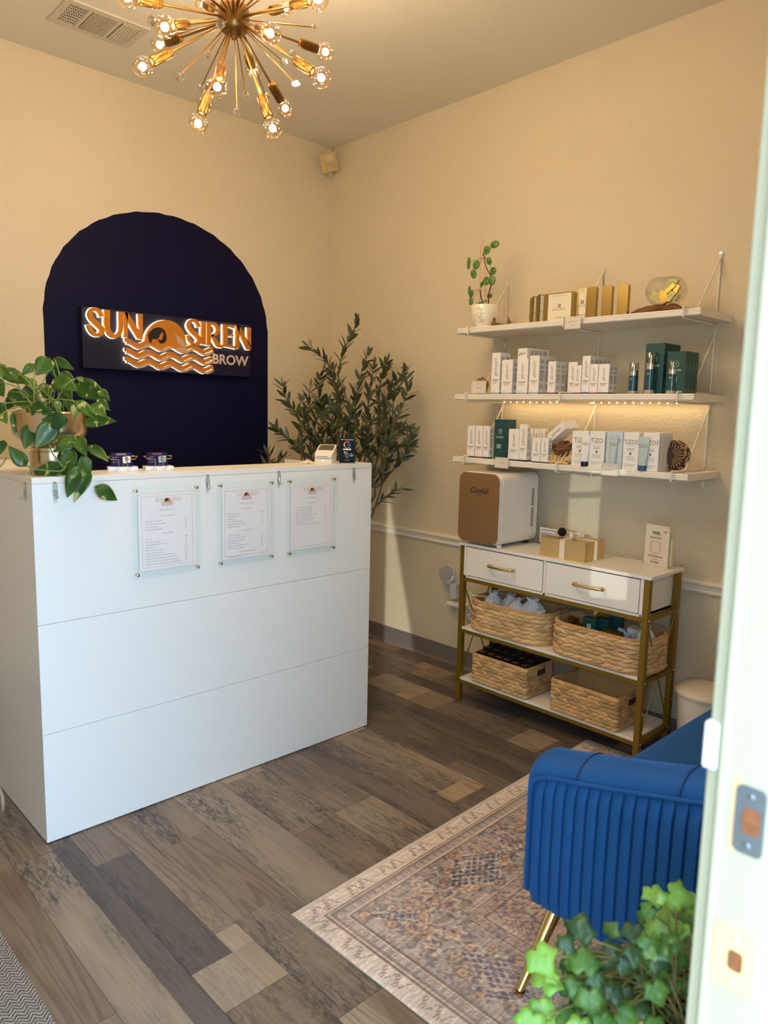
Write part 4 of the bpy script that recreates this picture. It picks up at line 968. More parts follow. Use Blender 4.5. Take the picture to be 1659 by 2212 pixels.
def card_holder(loc, rz, label, lab2, photo):
    t = thing('card_holder', loc, label, 'card holder', 'business card holders', rz=rz)
    MB().box((0, 0, 0), (.098, .048, .016)).build('marble_base', M_MARB, t, bevel=.0012)
    w = MB(); r = .0017
    w.tube([(.036, .010, .010), (.036, .010, .040), (.010, .010, .042), (.002, .034, .050), (.012, .040, .050)], r, 8)
    w.build('wire_cradle', M_BRASS, t); w = MB()
    w.tube([(.064, .010, .010), (.064, .010, .040), (.090, .010, .042), (.100, .034, .050), (.088, .040, .050)], r, 8)
    w.tube([(.088, .040, .050), (.070, .040, .052), (.070, .040, .012)], r, 8)
    w.build('wire_cradle', M_BRASS, t)
    c = thing('business_cards', loc, lab2, 'business cards', 'stacks of business cards', rz=rz)
    tilt = Matrix.Translation((.013, .016, .0165)) @ Matrix.Rotation(math.radians(-12), 4, 'X')
    mb = MB(); mb.prism(rrect(.068, .048, .004, 4, .034, .024), lambda a, b, d: tilt @ Vector((a, d, b)), 0, .009)
    mb.build('card_stack', M_CARD, c)
    fc = lambda a, b: tilt @ Vector((a, -.0004, b))
    ex = [(.016, .0395, .050, .0402)]+[(.010, .033-.009*k, .014+.004*(k % 2), .0336-.009*k) for k in range(4)]
    lettering([], M_COP, c, face=fc, name='printed_lines', extra=[(.018+.0045*k, .0415, .0212+.0045*k, .0446) for k in range(7)]+[(.016, .0388, .052, .0394)]+[(.005, .030-.0085*k, .0075, .0325-.0085*k) for k in range(3)])
    lettering([], mat('pale_ink', (200, 196, 210), .6), c, face=fc, name='contact_lines', extra=[(.010, .031-.0085*k, .022, .0318-.0085*k) for k in range(3)]+[(.034+.003*k, .004, .0352+.003*k, .0052) for k in range(8)])
    ph = MB(); ph.prism([(.037, .012), (.040, .010), (.062, .013), (.064, .034), (.060, .036), (.037, .033)], lambda a, b, d: tilt @ Vector((a, d, b)), -.0006, -.0002)
    ph.build('portrait_photo', mat('photo_bg_'+photo, {'a': (232, 228, 222), 'b': (158, 178, 184)}[photo], .5), c)
    hd = MB(); hd.prism(rrect(.010, .013, .0048, 5, .050, .026), lambda a, b, d: tilt @ Vector((a, d, b)), -.0010, -.0006); hd.build('portrait_hair', mat('hair_'+photo, {'a': (44, 30, 26), 'b': (90, 66, 50)}[photo], .6), c)
    hd = MB(); hd.prism(rrect(.0058, .008, .0028, 5, .0505, .0255), lambda a, b, d: tilt @ Vector((a, d, b)), -.0014, -.0010); hd.prism(rrect(.013, .006, .0025, 4, .051, .0165), lambda a, b, d: tilt @ Vector((a, d, b)), -.0014, -.0010, 1)
    hd.build('portrait_figure', [mat('skin_tone', (196, 148, 122), .5), mat('clothes_'+photo, {'a': (222, 218, 206), 'b': (80, 132, 190)}[photo], .6)], c)
card_holder((-2.055, -1.335, dh), math.radians(-19), 'left marble and brass business card holder on the desk ledge, nearest the trailing plant', 'navy business cards with a white portrait patch, in the left holder', 'a')
card_holder((-1.935, -1.366, dh), math.radians(-13), 'right marble and brass business card holder on the desk ledge, above the left price list', 'navy business cards with a blue-clothed portrait, in the right holder', 'b')

# ================================================================ starfish, card reader, review stand
sf = MB(); arms = 5
rows = []
for i in range(13):
    f = i/12; row = []
    for k in range(60):
        a = 2*PI*k/60; rr_ = .016+.019*max(0, math.cos(a*2.5))**2*1.0; rr_ = .012+.022*abs(math.cos(2.5*a))**2.2
        q = math.sin(f*PI/2); row.append((rr_*q*math.cos(a)*1.05, rr_*q*math.sin(a)*.9, .003+.010*(1-f)+.0015*math.sin(k*3.1+i*2)*f))
    rows.append(row)
sf.grid(rows, closed_v=True)
for k in range(26): a = k*2.4; r_ = .003+.0009*k; sf.tube([(r_*math.cos(a), r_*math.sin(a), .008), (r_*1.1*math.cos(a), r_*1.1*math.sin(a), .020-.0004*k)], [.003, .0012], 6)
o = sf.build('starfish', mat('starfish_cream', (240, 220, 196), .7, bump=(160, .6)), loc=(-1.212, -1.345, dh-.0015)); tag(o, 'small spiny cream starfish on the desk ledge beside the card reader', 'starfish')
rd = thing('card_reader', (-1.163, -1.325, dh), 'white countertop card reader with a tilted dark screen, on the desk ledge', 'card reader', rz=math.radians(-54))
RWd, RD = .078, .092
def wedge(z0f, z0b, z1f, z1b, ins, y0=0, y1=RD, x0=0, x1=RWd):
    mb = MB(); out = []
    for (w_, zf, zb_) in ((0, z0f, z0b), (1, z1f, z1b)):
        for (a, b) in rrect(x1-x0-2*ins, y1-y0-2*ins, .012, 5, (x0+x1)/2, (y0+y1)/2):
            t_ = (b-y0)/(y1-y0); out.append((a, b, zf+(zb_-zf)*t_))
    n = len(out)//2; mb.verts(out, [tuple(reversed(range(n))), tuple(range(n, 2*n))]+[(i, (i+1) % n, n+(i+1) % n, n+i) for i in range(n)]); return mb
M_READ = mat('reader_white', (232, 226, 220), .35)
wedge(.0, .0, .019, .060, 0).build('dock', M_READ, rd, bevel=.002); wedge(.0195, .0605, .022, .063, .002).build('joint', mat('reader_grey', (110, 104, 98), .5), rd)
wedge(.0225, .0635, .036, .077, 0).build('body', M_READ, rd, bevel=.002)
wedge(.0364, .0774, .0372, .0782, .006, y0=.006, y1=RD-.002).build('screen', mat('reader_screen', (96, 84, 66), .2), rd)
MB().box((.014, -.0008, .0275), (.062, .002, .0300)).build('card_slot', mat('slot_grey', (110, 100, 90), .6), rd)
MB().sphere((RWd*.5, 0, .010), .0025, 8, sc=(1, .3, 1)).build('indicator_light', mat('white_light', (255, 255, 255), .5, emit=((255, 255, 255), 2)), rd)
gs = thing('review_stand', (-1.062, -1.372, dh), 'black acrylic review stand with a multicoloured letter G, right end of desk ledge', 'sign', rz=math.radians(-38))
MB().box((0, .018, .0045), (.068, .021, .108)).build('upright_panel', mat('gloss_black_acrylic', (5, 5, 8), .35, spec=.12), gs, bevel=.0008)
MB().box((0, -.006, 0), (.068, .022, .0045)).build('base', mat('gloss_black_base', (14, 16, 30), .1), gs, bevel=.0012)
yp = .0177; wk = mat('white_print', (236, 234, 230), .6)
lettering([('Rate Your Experience', .0062, .034, .100, 'CENTER', 0, .02)], wk, gs, y=yp)
gcx, gcz, gr_, gw = .034, .078, .0105, .0052
def gseg(a0, a1, m_, nm):
    mb = MB(); N = 10
    pts = [(gcx+(gr_+s*gw)*math.cos(a), gcz+(gr_+s*gw)*math.sin(a)) for s, rng in ((0, range(N+1)), (1, range(N, -1, -1))) for a in [a0+(a1-a0)*i/N for i in rng]]
    mb.prism(pts, lambda a, b, d: (a, d, b), yp, yp+.0003); return mb.build(nm, m_, gs)
rad = math.radians
gseg(rad(38), rad(150), mat('g_red', (205, 92, 84), .6), 'letter_red_arc'); gseg(rad(150), rad(212), mat('g_yellow', (226, 180, 110), .6), 'letter_yellow_arc')
gseg(rad(212), rad(322), mat('g_green', (70, 134, 88), .6), 'letter_green_arc'); o = gseg(rad(-38), rad(2), mat('g_blue', (76, 100, 170), .6), 'letter_blue_arc')
MB().box((gcx+.001, yp, gcz-.0025), (gcx+.0150, yp+.0002, gcz+.0028)).build('letter_blue_bar', MATS['g_blue'], gs)
mb = MB(); mb.prism(rrect(.036, .0062, .003, 4, .034, .0585), lambda a, b, d: (a, d, b), yp-.0001, yp+.0003); mb.prism([(.0315, .0555), (.0365, .0555), (.034, .052)], lambda a, b, d: (a, d, b), yp-.0001, yp+.0003); mb.build('speech_bubble', wk, gs)
hp = MB()
for pts in ([(.020, .048), (.024, .044), (.026, .036), (.028, .026)], [(.026, .048), (.030, .046), (.036, .044)], [(.030, .046), (.030, .038), (.034, .036), (.034, .028)], [(.034, .044), (.040, .038), (.045, .028)], [(.027, .026), (.034, .024), (.041, .022)]):
    hp.tube([(a, yp, b) for a, b in pts], .0009, 6)
hp.sphere((.0225, yp, .046), .0035, 8, sc=(1, .1, 1)); hp.build('hand_and_phone_icon', mat('icon_white', (214, 206, 204), .6), gs)
lettering([('TAP', .0046, .047, .039, 'LEFT', 0, .02), ('OR SCAN', .0040, .047, .0345, 'LEFT', 0, .02), ('HERE', .0046, .047, .030, 'LEFT', 0, .02), ('sunsirenbrow', .0040, .034, .012, 'CENTER', 0, .02)], wk, gs, y=yp, name='small_lettering')
# ================================================================ products on the shelves
def c7(x, y): return (970+x*.22905, 720+y*.22905)
def c8(x, y): return (1200+x*.22905, 720+y*.22905)
def c5(x, y): return (960+x*.2170, 480+y*.2171)
def c6(x, y): return (1300+x*.18083, 520+y*.18083)
M_CARTON = mat('white_carton', (244, 240, 234), .5); M_CSIDE = mat('carton_grey_print', (196, 194, 192), .6)
M_SCRIPT = mat('script_ink', (128, 122, 126), .6); M_TEAL = mat('teal_carton', (18, 74, 76), .45); M_TEALD = mat('teal_print', (190, 204, 198), .5)
ST = {'blue': mat('blue_stripe', (78, 92, 140), .5), 'navy': mat('navy_stripe', (34, 44, 96), .5), 'purple': mat('plum_stripe', (128, 66, 104), .5), 'grey': mat('lavender_stripe', (168, 174, 196), .5)}
rb = random.Random(5)
def place(cf, xl, xr, yt, zs, xf):
    a = atx(*cf(xl, (yt+0)), xf); 
    mid = (xl+xr)/2
    top = atx(*cf(mid, yt), xf).z
    # use a height half-way down the box for the sides
    return top
def carton(cf, xl, xr, yt, yb, zs, xf, style, label, n=1, dep=.95, stripe=None, group=None, ang=0, txt=None, side=True, gap=.0006, name='carton', xlb=None):
    """xl,xr = left and right of the front face half-way up; yt = top, yb = base (photo crop)"""
    ym = (yt+yb)/2; y0 = atx(*cf(xl, ym), xf).y; y1 = atx(*cf(xr, ym), xf).y; w = abs(y0-y1); h = atx(*cf((xl+xr)/2, yt), xf).z-zs; d = w*dep
    body = {'g': M_CARTON, 'v': M_TEAL, 't': M_CARTON, 'b': mat('pale_blue_carton', (205, 216, 228), .45)}[style]
    cat = 'box'; outs = []
    for i in range(n):
        lb = label if i == 0 else label_behind(label, i, n)
        t = thing(name, (xf+i*(d+.0012), y0, zs), lb, cat, group, rz=-PI/2+ang+(rb.uniform(-.012, .012) if i else 0))
        b = MB().box((0, 0, 0), (w, d, h)).build('carton_body', body, t, bevel=.0005, seg=1)
        if stripe: MB().box((-.0003, -.0003, 0), (w+.0003, d, h*.045)).build('base_stripe', ST[stripe], t)
        if side and style in 'gt':
            q = []
            for (za, zb_) in ((.80, .90), (.66, .74), (.34, .62), (.14, .26)): q.append((d*.18, h*za, d*.82, h*zb_))
            if style == 't': q = [(d*.15, h*(.06+.045*k), d*.85, h*(.06+.045*k)+h*.02) for k in range(19)]
            lettering([], M_CSIDE, t, face=lambda a, bb: (w+.0004, a, bb), name='side_print', extra=q)
        if style == 'v':
            q = [(d*.25, h*(.55+.02*k), d*.8, h*(.55+.02*k)+h*.009) for k in range(9)]+[(d*.3, h*.03, d*.85, h*.12), (d*.3, h*.24, d*.7, h*.26), (d*.3, h*.21, d*.6, h*.225)]
            lettering([], mat('teal_side_print', (96, 130, 128), .5), t, face=lambda a, bb: (w+.0004, a, bb), name='side_print', extra=q)
        if i: continue
        if style == 'g':
            s = min(w*.52, h*.125)
            lettering([('glymed+', s, w*.5, h*.86, 'RIGHT', .35, 0, 1.0)], M_SCRIPT, t, y=-.0005, rot90=True, name='script_lettering')
            ls = [(w*.12, h*(.34-.0*k), w*.86, h*.355) for k in range(1)]+[(w*.2, h*.315, w*.78, h*.33)]+[(w*.24, h*(.29-.02*k), w*(.72-.05*k), h*(.296-.02*k)) for k in range(3)]+[(w*.12, h*.075, w*.5, h*.082)]
            lettering([], M_INKGY, t, y=-.0005, name='printed_lines', extra=ls)
        if style == 'v':
            ring = MB(); R_ = min(w*.17, .012); cz = h*.70
            N = 24; ring.prism([(w/2+R_*math.cos(2*PI*k/N), cz+R_*math.sin(2*PI*k/N)) for k in range(N)], lambda a, bb, dd: (a, dd, bb), -.0003, -.0006)
            ring.build('round_emblem', M_TEALD, t)
            r2 = MB(); r2.prism([(w/2+R_*.84*math.cos(2*PI*k/N), cz+R_*.84*math.sin(2*PI*k/N)) for k in range(N)], lambda a, bb, dd: (a, dd, bb), -.0006, -.0008); r2.build('emblem_field', M_TEAL, t)
            lettering([('VI', R_*1.0, w/2, cz, 'CENTER', 0, .02)], M_TEALD, t, y=-.0010, name='emblem_letters')
            lettering([('VI DERM', w*.17, w*.46, h*.555, 'CENTER', 0, .01)], M_TEALD, t, y=-.0005)
            lettering([], M_TEALD, t, y=-.0005, name='printed_lines', extra=[(w*.25, h*(.36-.028*k), w*(.62-.05*(k % 2)), h*(.376-.028*k)) for k in range(4)])
        if style in 'tb':
            lettering([(txt or 'TiZO', w*.36, w*.5, h*.74, 'CENTER', 0, .0, .95)], M_INKMD, t, y=-.0005)
            ls = [(w*.22, h*.655, w*.78, h*.662)]+[(w*.28, h*(.56-.045*k), w*.72, h*(.575-.045*k)) for k in range(2)]+[(w*.22, h*(.34-.04*k), w*(.80-.04*(k % 2)), h*(.35-.04*k)) for k in range(3)]+[(w*.15, h*(.14-.032*k), w*(.85-.08*k), h*(.147-.032*k)) for k in range(3)]
            lettering([], M_INKGY, t, y=-.0005, name='printed_lines', extra=ls)
            em_ = MB(); em_.prism(rrect(w*.13, h*.075, w*.05, 4, w*.5, h*.43), lambda a, bb, dd: (a, dd, bb), -.0003, -.0006); em_.build('oval_mark', mat('slate_mark', (110, 120, 136), .5), t)
        outs.append((t, w, d, h))
    return outs[0]
ORD = ['', 'second', 'third', 'fourth', 'fifth']
def label_behind(lb, i, n):
    w = lb.split(); return ' '.join([ORD[i], 'one deep behind the']+w[:11])
ZM, ZB, ZT = 1.5172, 1.2082, 1.8362
GW = 'white cartons on the middle shelf'; GB = 'white cartons on the bottom shelf'; GV = 'teal cartons on the middle shelf'; GT = 'sunscreen cartons on the bottom shelf'
xf = -.278
carton(c7, 400, 479, 183, 572, ZM, xf, 'g', 'tall white carton at the left end of the middle shelf row', 2, .75, 'grey', GW)
m2 = carton(c7, 494, 596, 248, 572, ZM, xf, 'g', 'wide white carton, second from the left on the middle shelf', 1, .8, 'grey', GW)
m3 = carton(c7, 638, 742, 240, 572, ZM, xf, 'g', 'white carton under the lying box on the middle shelf', 2, .75, 'grey', GW)
carton(c7, 757, 847, 210, 568, ZM, xf, 'g', 'tall white carton fourth from the left on the middle shelf', 3, .8, 'grey', GW)
carton(c7, 931, 1003, 265, 567, ZM, xf, 'g', 'short white carton with plum base, just left of the middle bracket', 2, .98, 'purple', GW)
carton(c7, 1122, 1205, 270, 562, ZM, xf+.045, 'g', 'white carton half hidden behind the narrow plum-based one, middle shelf', 1, .7, 'blue', GW)
carton(c7, 1176, 1244, 302, 562, ZM, xf, 'g', 'narrow low white carton with plum base, right of the middle bracket', 1, .5, 'purple', GW)
carton(c7, 1253, 1326, 213, 560, ZM, xf, 'g', 'tall white carton with a row of five, middle shelf centre', 5, .86, 'blue', GW)
carton(c7, 1327, 1402, 290, 560, ZM, xf, 'g', 'narrow white carton with plum base beside the tall row of five', 1, .5, 'purple', GW)
carton(c7, 1408, 1508, 288, 557, ZM, xf, 'g', 'wide white carton at the right end of the middle shelf white row', 2, .68, 'navy', GW)
# box lying on top of the second and third
t = thing('carton', (xf+.012, atx(*c7(636, 190), xf).y, ZM+m3[3]), 'white box lying on its side on top of the middle shelf cartons', 'box', GW, rz=-PI/2-.10)
w_, h_ = .056, .048
MB().box((0, 0, .0006), (w_, .155, h_)).build('carton_body', M_CARTON, t, bevel=.0005, seg=1)
lettering([('gm+', .022, w_*.45, h_*.5, 'CENTER', .3)], M_INKDK, t, y=-.0006)
lettering([], M_CSIDE, t, face=lambda a, b: (w_+.0005, a, b), name='side_print', extra=[(.02+.03*k, h_*.15, .044+.03*k, h_*.82) for k in range(4)])
# teal cartons
carton(c8, 842, 1018, 95, 548, ZM, xf+.03, 'v', 'tall teal carton, left of the two teal rows on the middle shelf', 4, .42, None, GV)
carton(c8, 1046, 1222, 170, 545, ZM, xf+.01, 'v', 'shorter teal carton, right of the two teal rows on the middle shelf', 4, .36, None, GV)
# pump bottles
M_FROST = clear_mat('clear_cap', (235, 236, 232), .12, .75); M_TGL = mat('teal_bottle', (20, 76, 84), .12, coat=.6); M_BASEC = mat('thick_clear_base', (176, 166, 146), .12)
def pump(cf, xl, xr, yt, yb, label, fr=(.0, .12, .50, .72)):
    xo = -.262; yc = atx(*cf((xl+xr)/2, yb), xo).y; r_ = abs(atx(*cf(xl, 400), xo).y-atx(*cf(xr, 400), xo).y)/2*.93; h = atx(*cf((xl+xr)/2, yt), xo).z-ZM
    t = thing('pump_bottle', (xo+.0, yc, ZM), label, 'bottle', 'pump bottles on the middle shelf', rz=-PI/2)
    MB().lathe([(r_*.9, 0), (r_, .002), (r_, h*.09), (.001, h*.09)], n=32).build('clear_base', M_BASEC, t)
    MB().lathe([(.001, h*.09), (r_*.96, h*.09), (r_*.96, h*.58), (.001, h*.585)], n=32).build('bottle_body', M_TGL, t)
    MB().lathe([(.001, h*.585), (r_*.92, h*.585), (r_*.92, h*.735), (r_*.86, h*.74), (.001, h*.742)], n=32).build('silver_collar', M_CHROME, t)
    MB().lathe([(.001, h*.742), (r_*.42, h*.742), (r_*.42, h*.94), (.001, h*.945)], n=24).build('pump_head', M_CHROME, t)
    MB().lathe([(r_*.93, h*.70), (r_*.95, h*.99), (r_*.9, h), (.001, h)], n=32).build('clear_cap', M_FROST, t)
    fc = lambda a, b: (r_*.98*math.sin(a/r_), -r_*.98*math.cos(a/r_), b)
    ex = [(-r_*.6, h*(.33-.03*k), r_*.5, h*(.342-.03*k)) for k in range(4)]
    lettering([('VI', r_*.5, 0, h*.47, 'CENTER', 0, .03)], M_TEALD, t, face=fc, extra=ex)
    return t
pump(c8, 683, 772, 278, 550, 'smallest teal pump bottle, standing alone left of the teal cartons')
pump(c8, 834, 930, 180, 550, 'tallest teal pump bottle, in front of the tall teal carton')
pump(c8, 1042, 1142, 255, 550, 'medium teal pump bottle, in front of the shorter teal carton')

# bottom shelf
carton(c7, 172, 240, 870, 1163, ZB, xf+.015, 'g', 'leftmost white carton on the bottom shelf', 1, .6, 'navy', GB)
carton(c7, 246, 316, 872, 1168, ZB, xf+.012, 'g', 'white carton with plum base, second on the bottom shelf', 1, .6, 'purple', GB)
carton(c7, 321, 380, 875, 1170, ZB, xf+.012, 'g', 'white carton just left of the teal one on the bottom shelf', 1, .75, 'navy', GB)
carton(c7, 425, 538, 812, 1155, ZB, xf+.03, 'v', 'teal carton among white ones on the bottom shelf', 2, .52, None, 'teal cartons on the bottom shelf')
carton(c7, 560, 658, 903, 1192, ZB, xf+.004, 'g', 'white carton just right of the teal one on the bottom shelf', 1, .5, 'navy', GB)
carton(c7, 662, 735, 857, 1195, ZB, xf, 'g', 'tallest narrow white carton on the bottom shelf', 1, .5, 'navy', GB)
for k, nm in enumerate(('left', 'middle', 'right')):
    carton(c7, 742+54*k, 792+54*k, 898, 1180, ZB, xf+.11, 'g', '%s of three white cartons at the back, left of the driftwood' % nm, 1, .9, None, GB)
carton(c7, 740, 780, 985, 1200, ZB, xf+.045, 'g', 'white carton edged navy, behind the tallest narrow one', 1, .9, 'navy', GB)
carton(c7, 782, 860, 985, 1203, ZB, xf, 'g', 'small white carton, left one of the low pair before the driftwood', 1, .5, 'navy', GB)
carton(c7, 866, 934, 985, 1203, ZB, xf, 'g', 'small white carton, right one of the low pair before the driftwood', 1, .8, 'navy', GB)
# driftwood piece with two cartons lying on it
def blob(name, m, loc, rz, fn, nu=28, nv=40, parent=None, sc=(1, 1, 1)):
    rows = []
    for i in range(nu+1):
        th = PI*i/nu; row = []
        for j in range(nv):
            ph = 2*PI*j/nv; r = fn(th, ph); row.append((r*math.sin(th)*math.cos(ph)*sc[0], r*math.sin(th)*math.sin(ph)*sc[1], r*math.cos(th)*sc[2]))
        rows.append(row)
    o = MB().grid(rows, closed_v=True).build(name, m, parent); o.location = loc; o.rotation_euler[2] = rz; return o
M_DRIFT = mat('driftwood', (122, 84, 54), .7, bump=(60, .8, 5), var=(14, .35)); M_DRIFTL = mat('pale_driftwood', (222, 184, 130), .6, var=(30, .2))
A = atx(*c7(940, 1100), -.235); B = atx(*c7(1165, 1100), -.235); dwl = abs(A.y-B.y)
def drift(th, ph): return .5+.10*math.sin(3*ph+2*th)+.06*math.sin(7*ph+5*th)+.05*math.sin(9*th)
t = thing('driftwood_bowl', (-.20, (A.y+B.y)/2, ZB), 'twisted brown driftwood piece holding two white cartons on the bottom shelf', 'driftwood')
o = blob('hollow_wood', M_DRIFT, (0, 0, .066), 0, drift, parent=t, sc=(.13, dwl*1.0, .055))
mb = MB()
for k in range(6):
    yy = -dwl*.42+dwl*.84*k/5; mb.tube(smooth_path([(-.055, yy*.5, .003), (-.06, yy*.9, .022), (-.045, yy*1.1, .046), (-.02, yy*.8, .066)], 5), [.004+.002*(k % 2)]*16, 8)
mb.tube(smooth_path([(-.06, -dwl*.45, .004), (-.065, -dwl*.1, .010), (-.06, dwl*.45, .004)], 6), .005, 8)
mb.tube(smooth_path([(.0, -dwl*.45, .006), (.01, 0, .006), (.0, dwl*.45, .006)], 4), .006, 8)
mb.build('root', M_DRIFTL, t)
for k, (dx_, lb) in enumerate(((0, 'front white carton lying tilted on the driftwood'), (.046, 'rear white carton lying tilted on the driftwood'))):
    q = thing('carton', (-.245+dx_, atx(*c7(958, 1010), -.24).y, ZB+.094+.004*k), lb, 'box', GB, rz=-PI/2-.25)
    mm = Matrix.Rotation(math.radians(-33), 4, 'Y')
    MB().box((0, 0, 0), (.118, .042, .040), 0, mm).build('carton_body', M_CARTON, q, bevel=.0005, seg=1)
    lettering([('glymed', .022, .055, .020, 'CENTER', .3)], M_SCRIPT, q, face=lambda a, b: mm @ Vector((a, -.0006, b)), name='script_lettering')
# sunscreen cartons
carton(c7, 152, 152+0, 920, 1228, ZB, xf, 't', 'x', 0) if False else None
carton(c8, 155, 308, 921, 1228, ZB, xf, 't', 'leftmost white sunscreen carton, behind the black-capped tube', 2, .36, None, GT)
carton(c8, 318, 462, 924, 1236, ZB, xf, 't', 'white sunscreen carton second from the left on the bottom shelf', 3, .36, None, GT)
carton(c8, 478, 628, 926, 1250, ZB, xf, 'b', 'pale blue sunscreen carton behind the teal tube', 3, .36, None, GT)
carton(c8, 636, 782, 935, 1268, ZB, xf, 't', 'white sunscreen carton right of the PROTECT sign', 3, .36, None, GT, txt='TiZO2')
carton(c8, 822, 972, 937, 1280, ZB, xf, 't', 'rightmost white sunscreen carton on the bottom shelf', 4, .42, None, GT, txt='TiZO3')
def tube_(cf, xl, xr, yt, yb, m_, capm, label, lab):
    xo = -.286; y0 = atx(*cf(xl, yt), xo).y; y1 = atx(*cf(xr, yt), xo).y; w = abs(y0-y1)*.98; h = atx(*cf((xl+xr)/2, yt), xo).z-ZB; yc = (atx(*cf(xl, (yt+yb)/2), xo).y+atx(*cf(xr, (yt+yb)/2), xo).y)/2
    t = thing('sunscreen_tube', (xo+.004, yc, ZB), label, 'tube', 'sunscreen tubes standing on the bottom shelf', rz=-PI/2)
    rows = []; N = 28
    for i in range(17):
        f = i/16; z = h*.16+(h*.84)*f; a = w*.36+(w*.5-w*.36)*f; b = w*.30*(1-f)**.8+.0008
        rows.append([(a*math.cos(2*PI*k/N), b*math.sin(2*PI*k/N), z) for k in range(N)])
    mb = MB(); mb.grid(rows, closed_v=True); mb.verts(rows[0], [tuple(range(N))]); mb.verts(rows[-1], [tuple(range(N))]); mb.build('tube_body', m_, t)
    MB().lathe([(w*.33, 0), (w*.34, .002), (w*.35, h*.16), (.001, h*.16)], n=28, sy=.85).build('cap', capm, t)
    def fc(a, b): f = (b-h*.16)/(h*.84); bb = w*.30*(1-f)**.8+.0008; aa = w*.36+w*.14*f; return (a, -bb*math.sqrt(max(0.02, 1-min(1, (a/aa)**2)))-.0006, b)
    ls = [(-w*.3+w*.01*i, h*z, w*.24-w*.02*i, h*(z+.008)) for i, z in enumerate((.58, .52, .36, .33, .30, .27, .24, .21))]
    lettering([(lab, w*.36, 0, h*.72, 'CENTER', 0, 0, .95)], M_INKMD, t, face=fc, extra=ls)
    MB().box((-w*.12, -w*.21, h*.47), (w*.12, -w*.19, h*.495)).build('dark_band', M_INKDK if capm == M_BLACK else mat('slate_mark', (110, 120, 136), .5), t)
M_TW = mat('white_tube', (240, 238, 232), .35); M_TB = mat('pale_teal_tube', (186, 206, 206), .3)
tube_(c8, 229, 320, 962, 1240, M_TW, M_BLACK, 'white sunscreen tube with a black cap', 'TiZO')
tube_(c8, 494, 581, 962, 1262, M_TB, mat('teal_cap', (70, 120, 140), .4), 'pale teal sunscreen tube behind the PROTECT sign', 'TiZO')
tube_(c8, 768, 880, 975, 1278, M_TB, mat('blue_cap', (58, 94, 134), .4), 'pale teal sunscreen tube with a blue cap', 'TiZO')
# round dried pod / wood slice at the right end
p = atx(*c8(1150, 1130), -.17)
t = thing('dried_pod', (-.165, p.y+.012, ZB), 'round shaggy brown dried pod at the right end of the bottom shelf', 'ornament')
o = blob('shell', mat('dark_pod', (84, 64, 48), .8, bump=(120, 1.0, 6), var=(40, .5)), (0, 0, .062), .3, lambda th, ph: .5+.02*math.sin(9*ph), parent=t, sc=(.07, .118, .122))
mb = MB(); rr_ = random.Random(2)
for k in range(90):
    a = rr_.uniform(0, 2*PI); r_ = rr_.uniform(.050, .062); x_ = rr_.uniform(-.03, .012)
    mb.tube([(x_, -r_*math.cos(a), .062+r_*math.sin(a)), (x_+rr_.uniform(-.008, .008), -(r_+.003)*math.cos(a+.22), .062+(r_+.002)*math.sin(a+.22))], [.0035, .0012], 5)
for k in range(22): a = 2*PI*k/22; mb.tube([(-.034, -.016*math.cos(a), .062+.016*math.sin(a)), (-.026, -.048*math.cos(a+.15), .062+.048*math.sin(a+.15))], [.001, .0022], 5)
mb.build('husk_fibres', mat('straw_fibre', (186, 150, 100), .8), t)

# little acrylic signs
def acr_sign(cf, tl, tr, bl, xo, lines, label, standing=None, z=None):
    a = atx(*cf(*tl), xo); b = atx(*cf(*tr), xo); c = atx(*cf(*bl), xo); w = a.y-b.y; h = a.z-c.z
    t = thing('acrylic_sign', (xo, a.y, c.z if z is None else z), label, 'sign', 'small pink category signs on the wall shelves', rz=-PI/2)
    if z is not None: h = a.z-z
    MB().box((-.006, -.003, -.003 if z is None else 0), (w+.006, -.0012, h+.004)).build('acrylic_holder', M_ACRYL, t, bevel=.0006)
    MB().box((0, -.001, .002), (w, 0, h)).build('pink_card', mat('blush_card', (238, 222, 214), .6), t)
    lettering([(s_, sz, w*.5, h*zz, 'CENTER', 0, 0, 1.05) for s_, sz, zz in lines], M_INKGY, t, y=-.0014)
    lettering([], mat('copper_line', (206, 170, 150), .6), t, y=-.0013, name='border_line', extra=[(w*.07, h*.08, w*.93, h*.10), (w*.07, h*.90, w*.93, h*.92), (w*.07, h*.08, w*.085, h*.92), (w*.915, h*.08, w*.93, h*.92)])
    return t, w, h
s1 = acr_sign(c5, (1203, 945), (1360, 932), (1207, 1072), -.304, (('BROW &', .0092, .60), ('LASH', .0092, .32)), 'BROW & LASH sign clipped to the top shelf edge')
s2 = acr_sign(c7, (436, 1166), (560, 1172), (440, 1270), -.304, (('STEP 3', .0062, .76), ('BALANCE', .0088, .46)), 'STEP 3 BALANCE sign clipped to the bottom shelf edge')
s3 = acr_sign(c8, (436, 1220), (590, 1225), (440, 1340), -.304, (('STEP 4', .0062, .76), ('PROTECT', .0088, .46)), 'STEP 4 PROTECT sign clipped to the bottom shelf edge')
for (t_, w_, h_) in (s1, s2, s3):
    mb = MB(); mb.box((-.006, -.0012, h_*.5), (.002, .016, h_*.5+.002)); mb.build('clip', M_ACRYL, t_)
acr_sign(c7, (214, 450), (352, 450), (212, 560), -.272, (('STEP 1', .0066, .78), ('CLEANSE', .0098, .48)), 'STEP 1 CLEANSE sign standing before the crystal, middle shelf', z=ZM+.001)
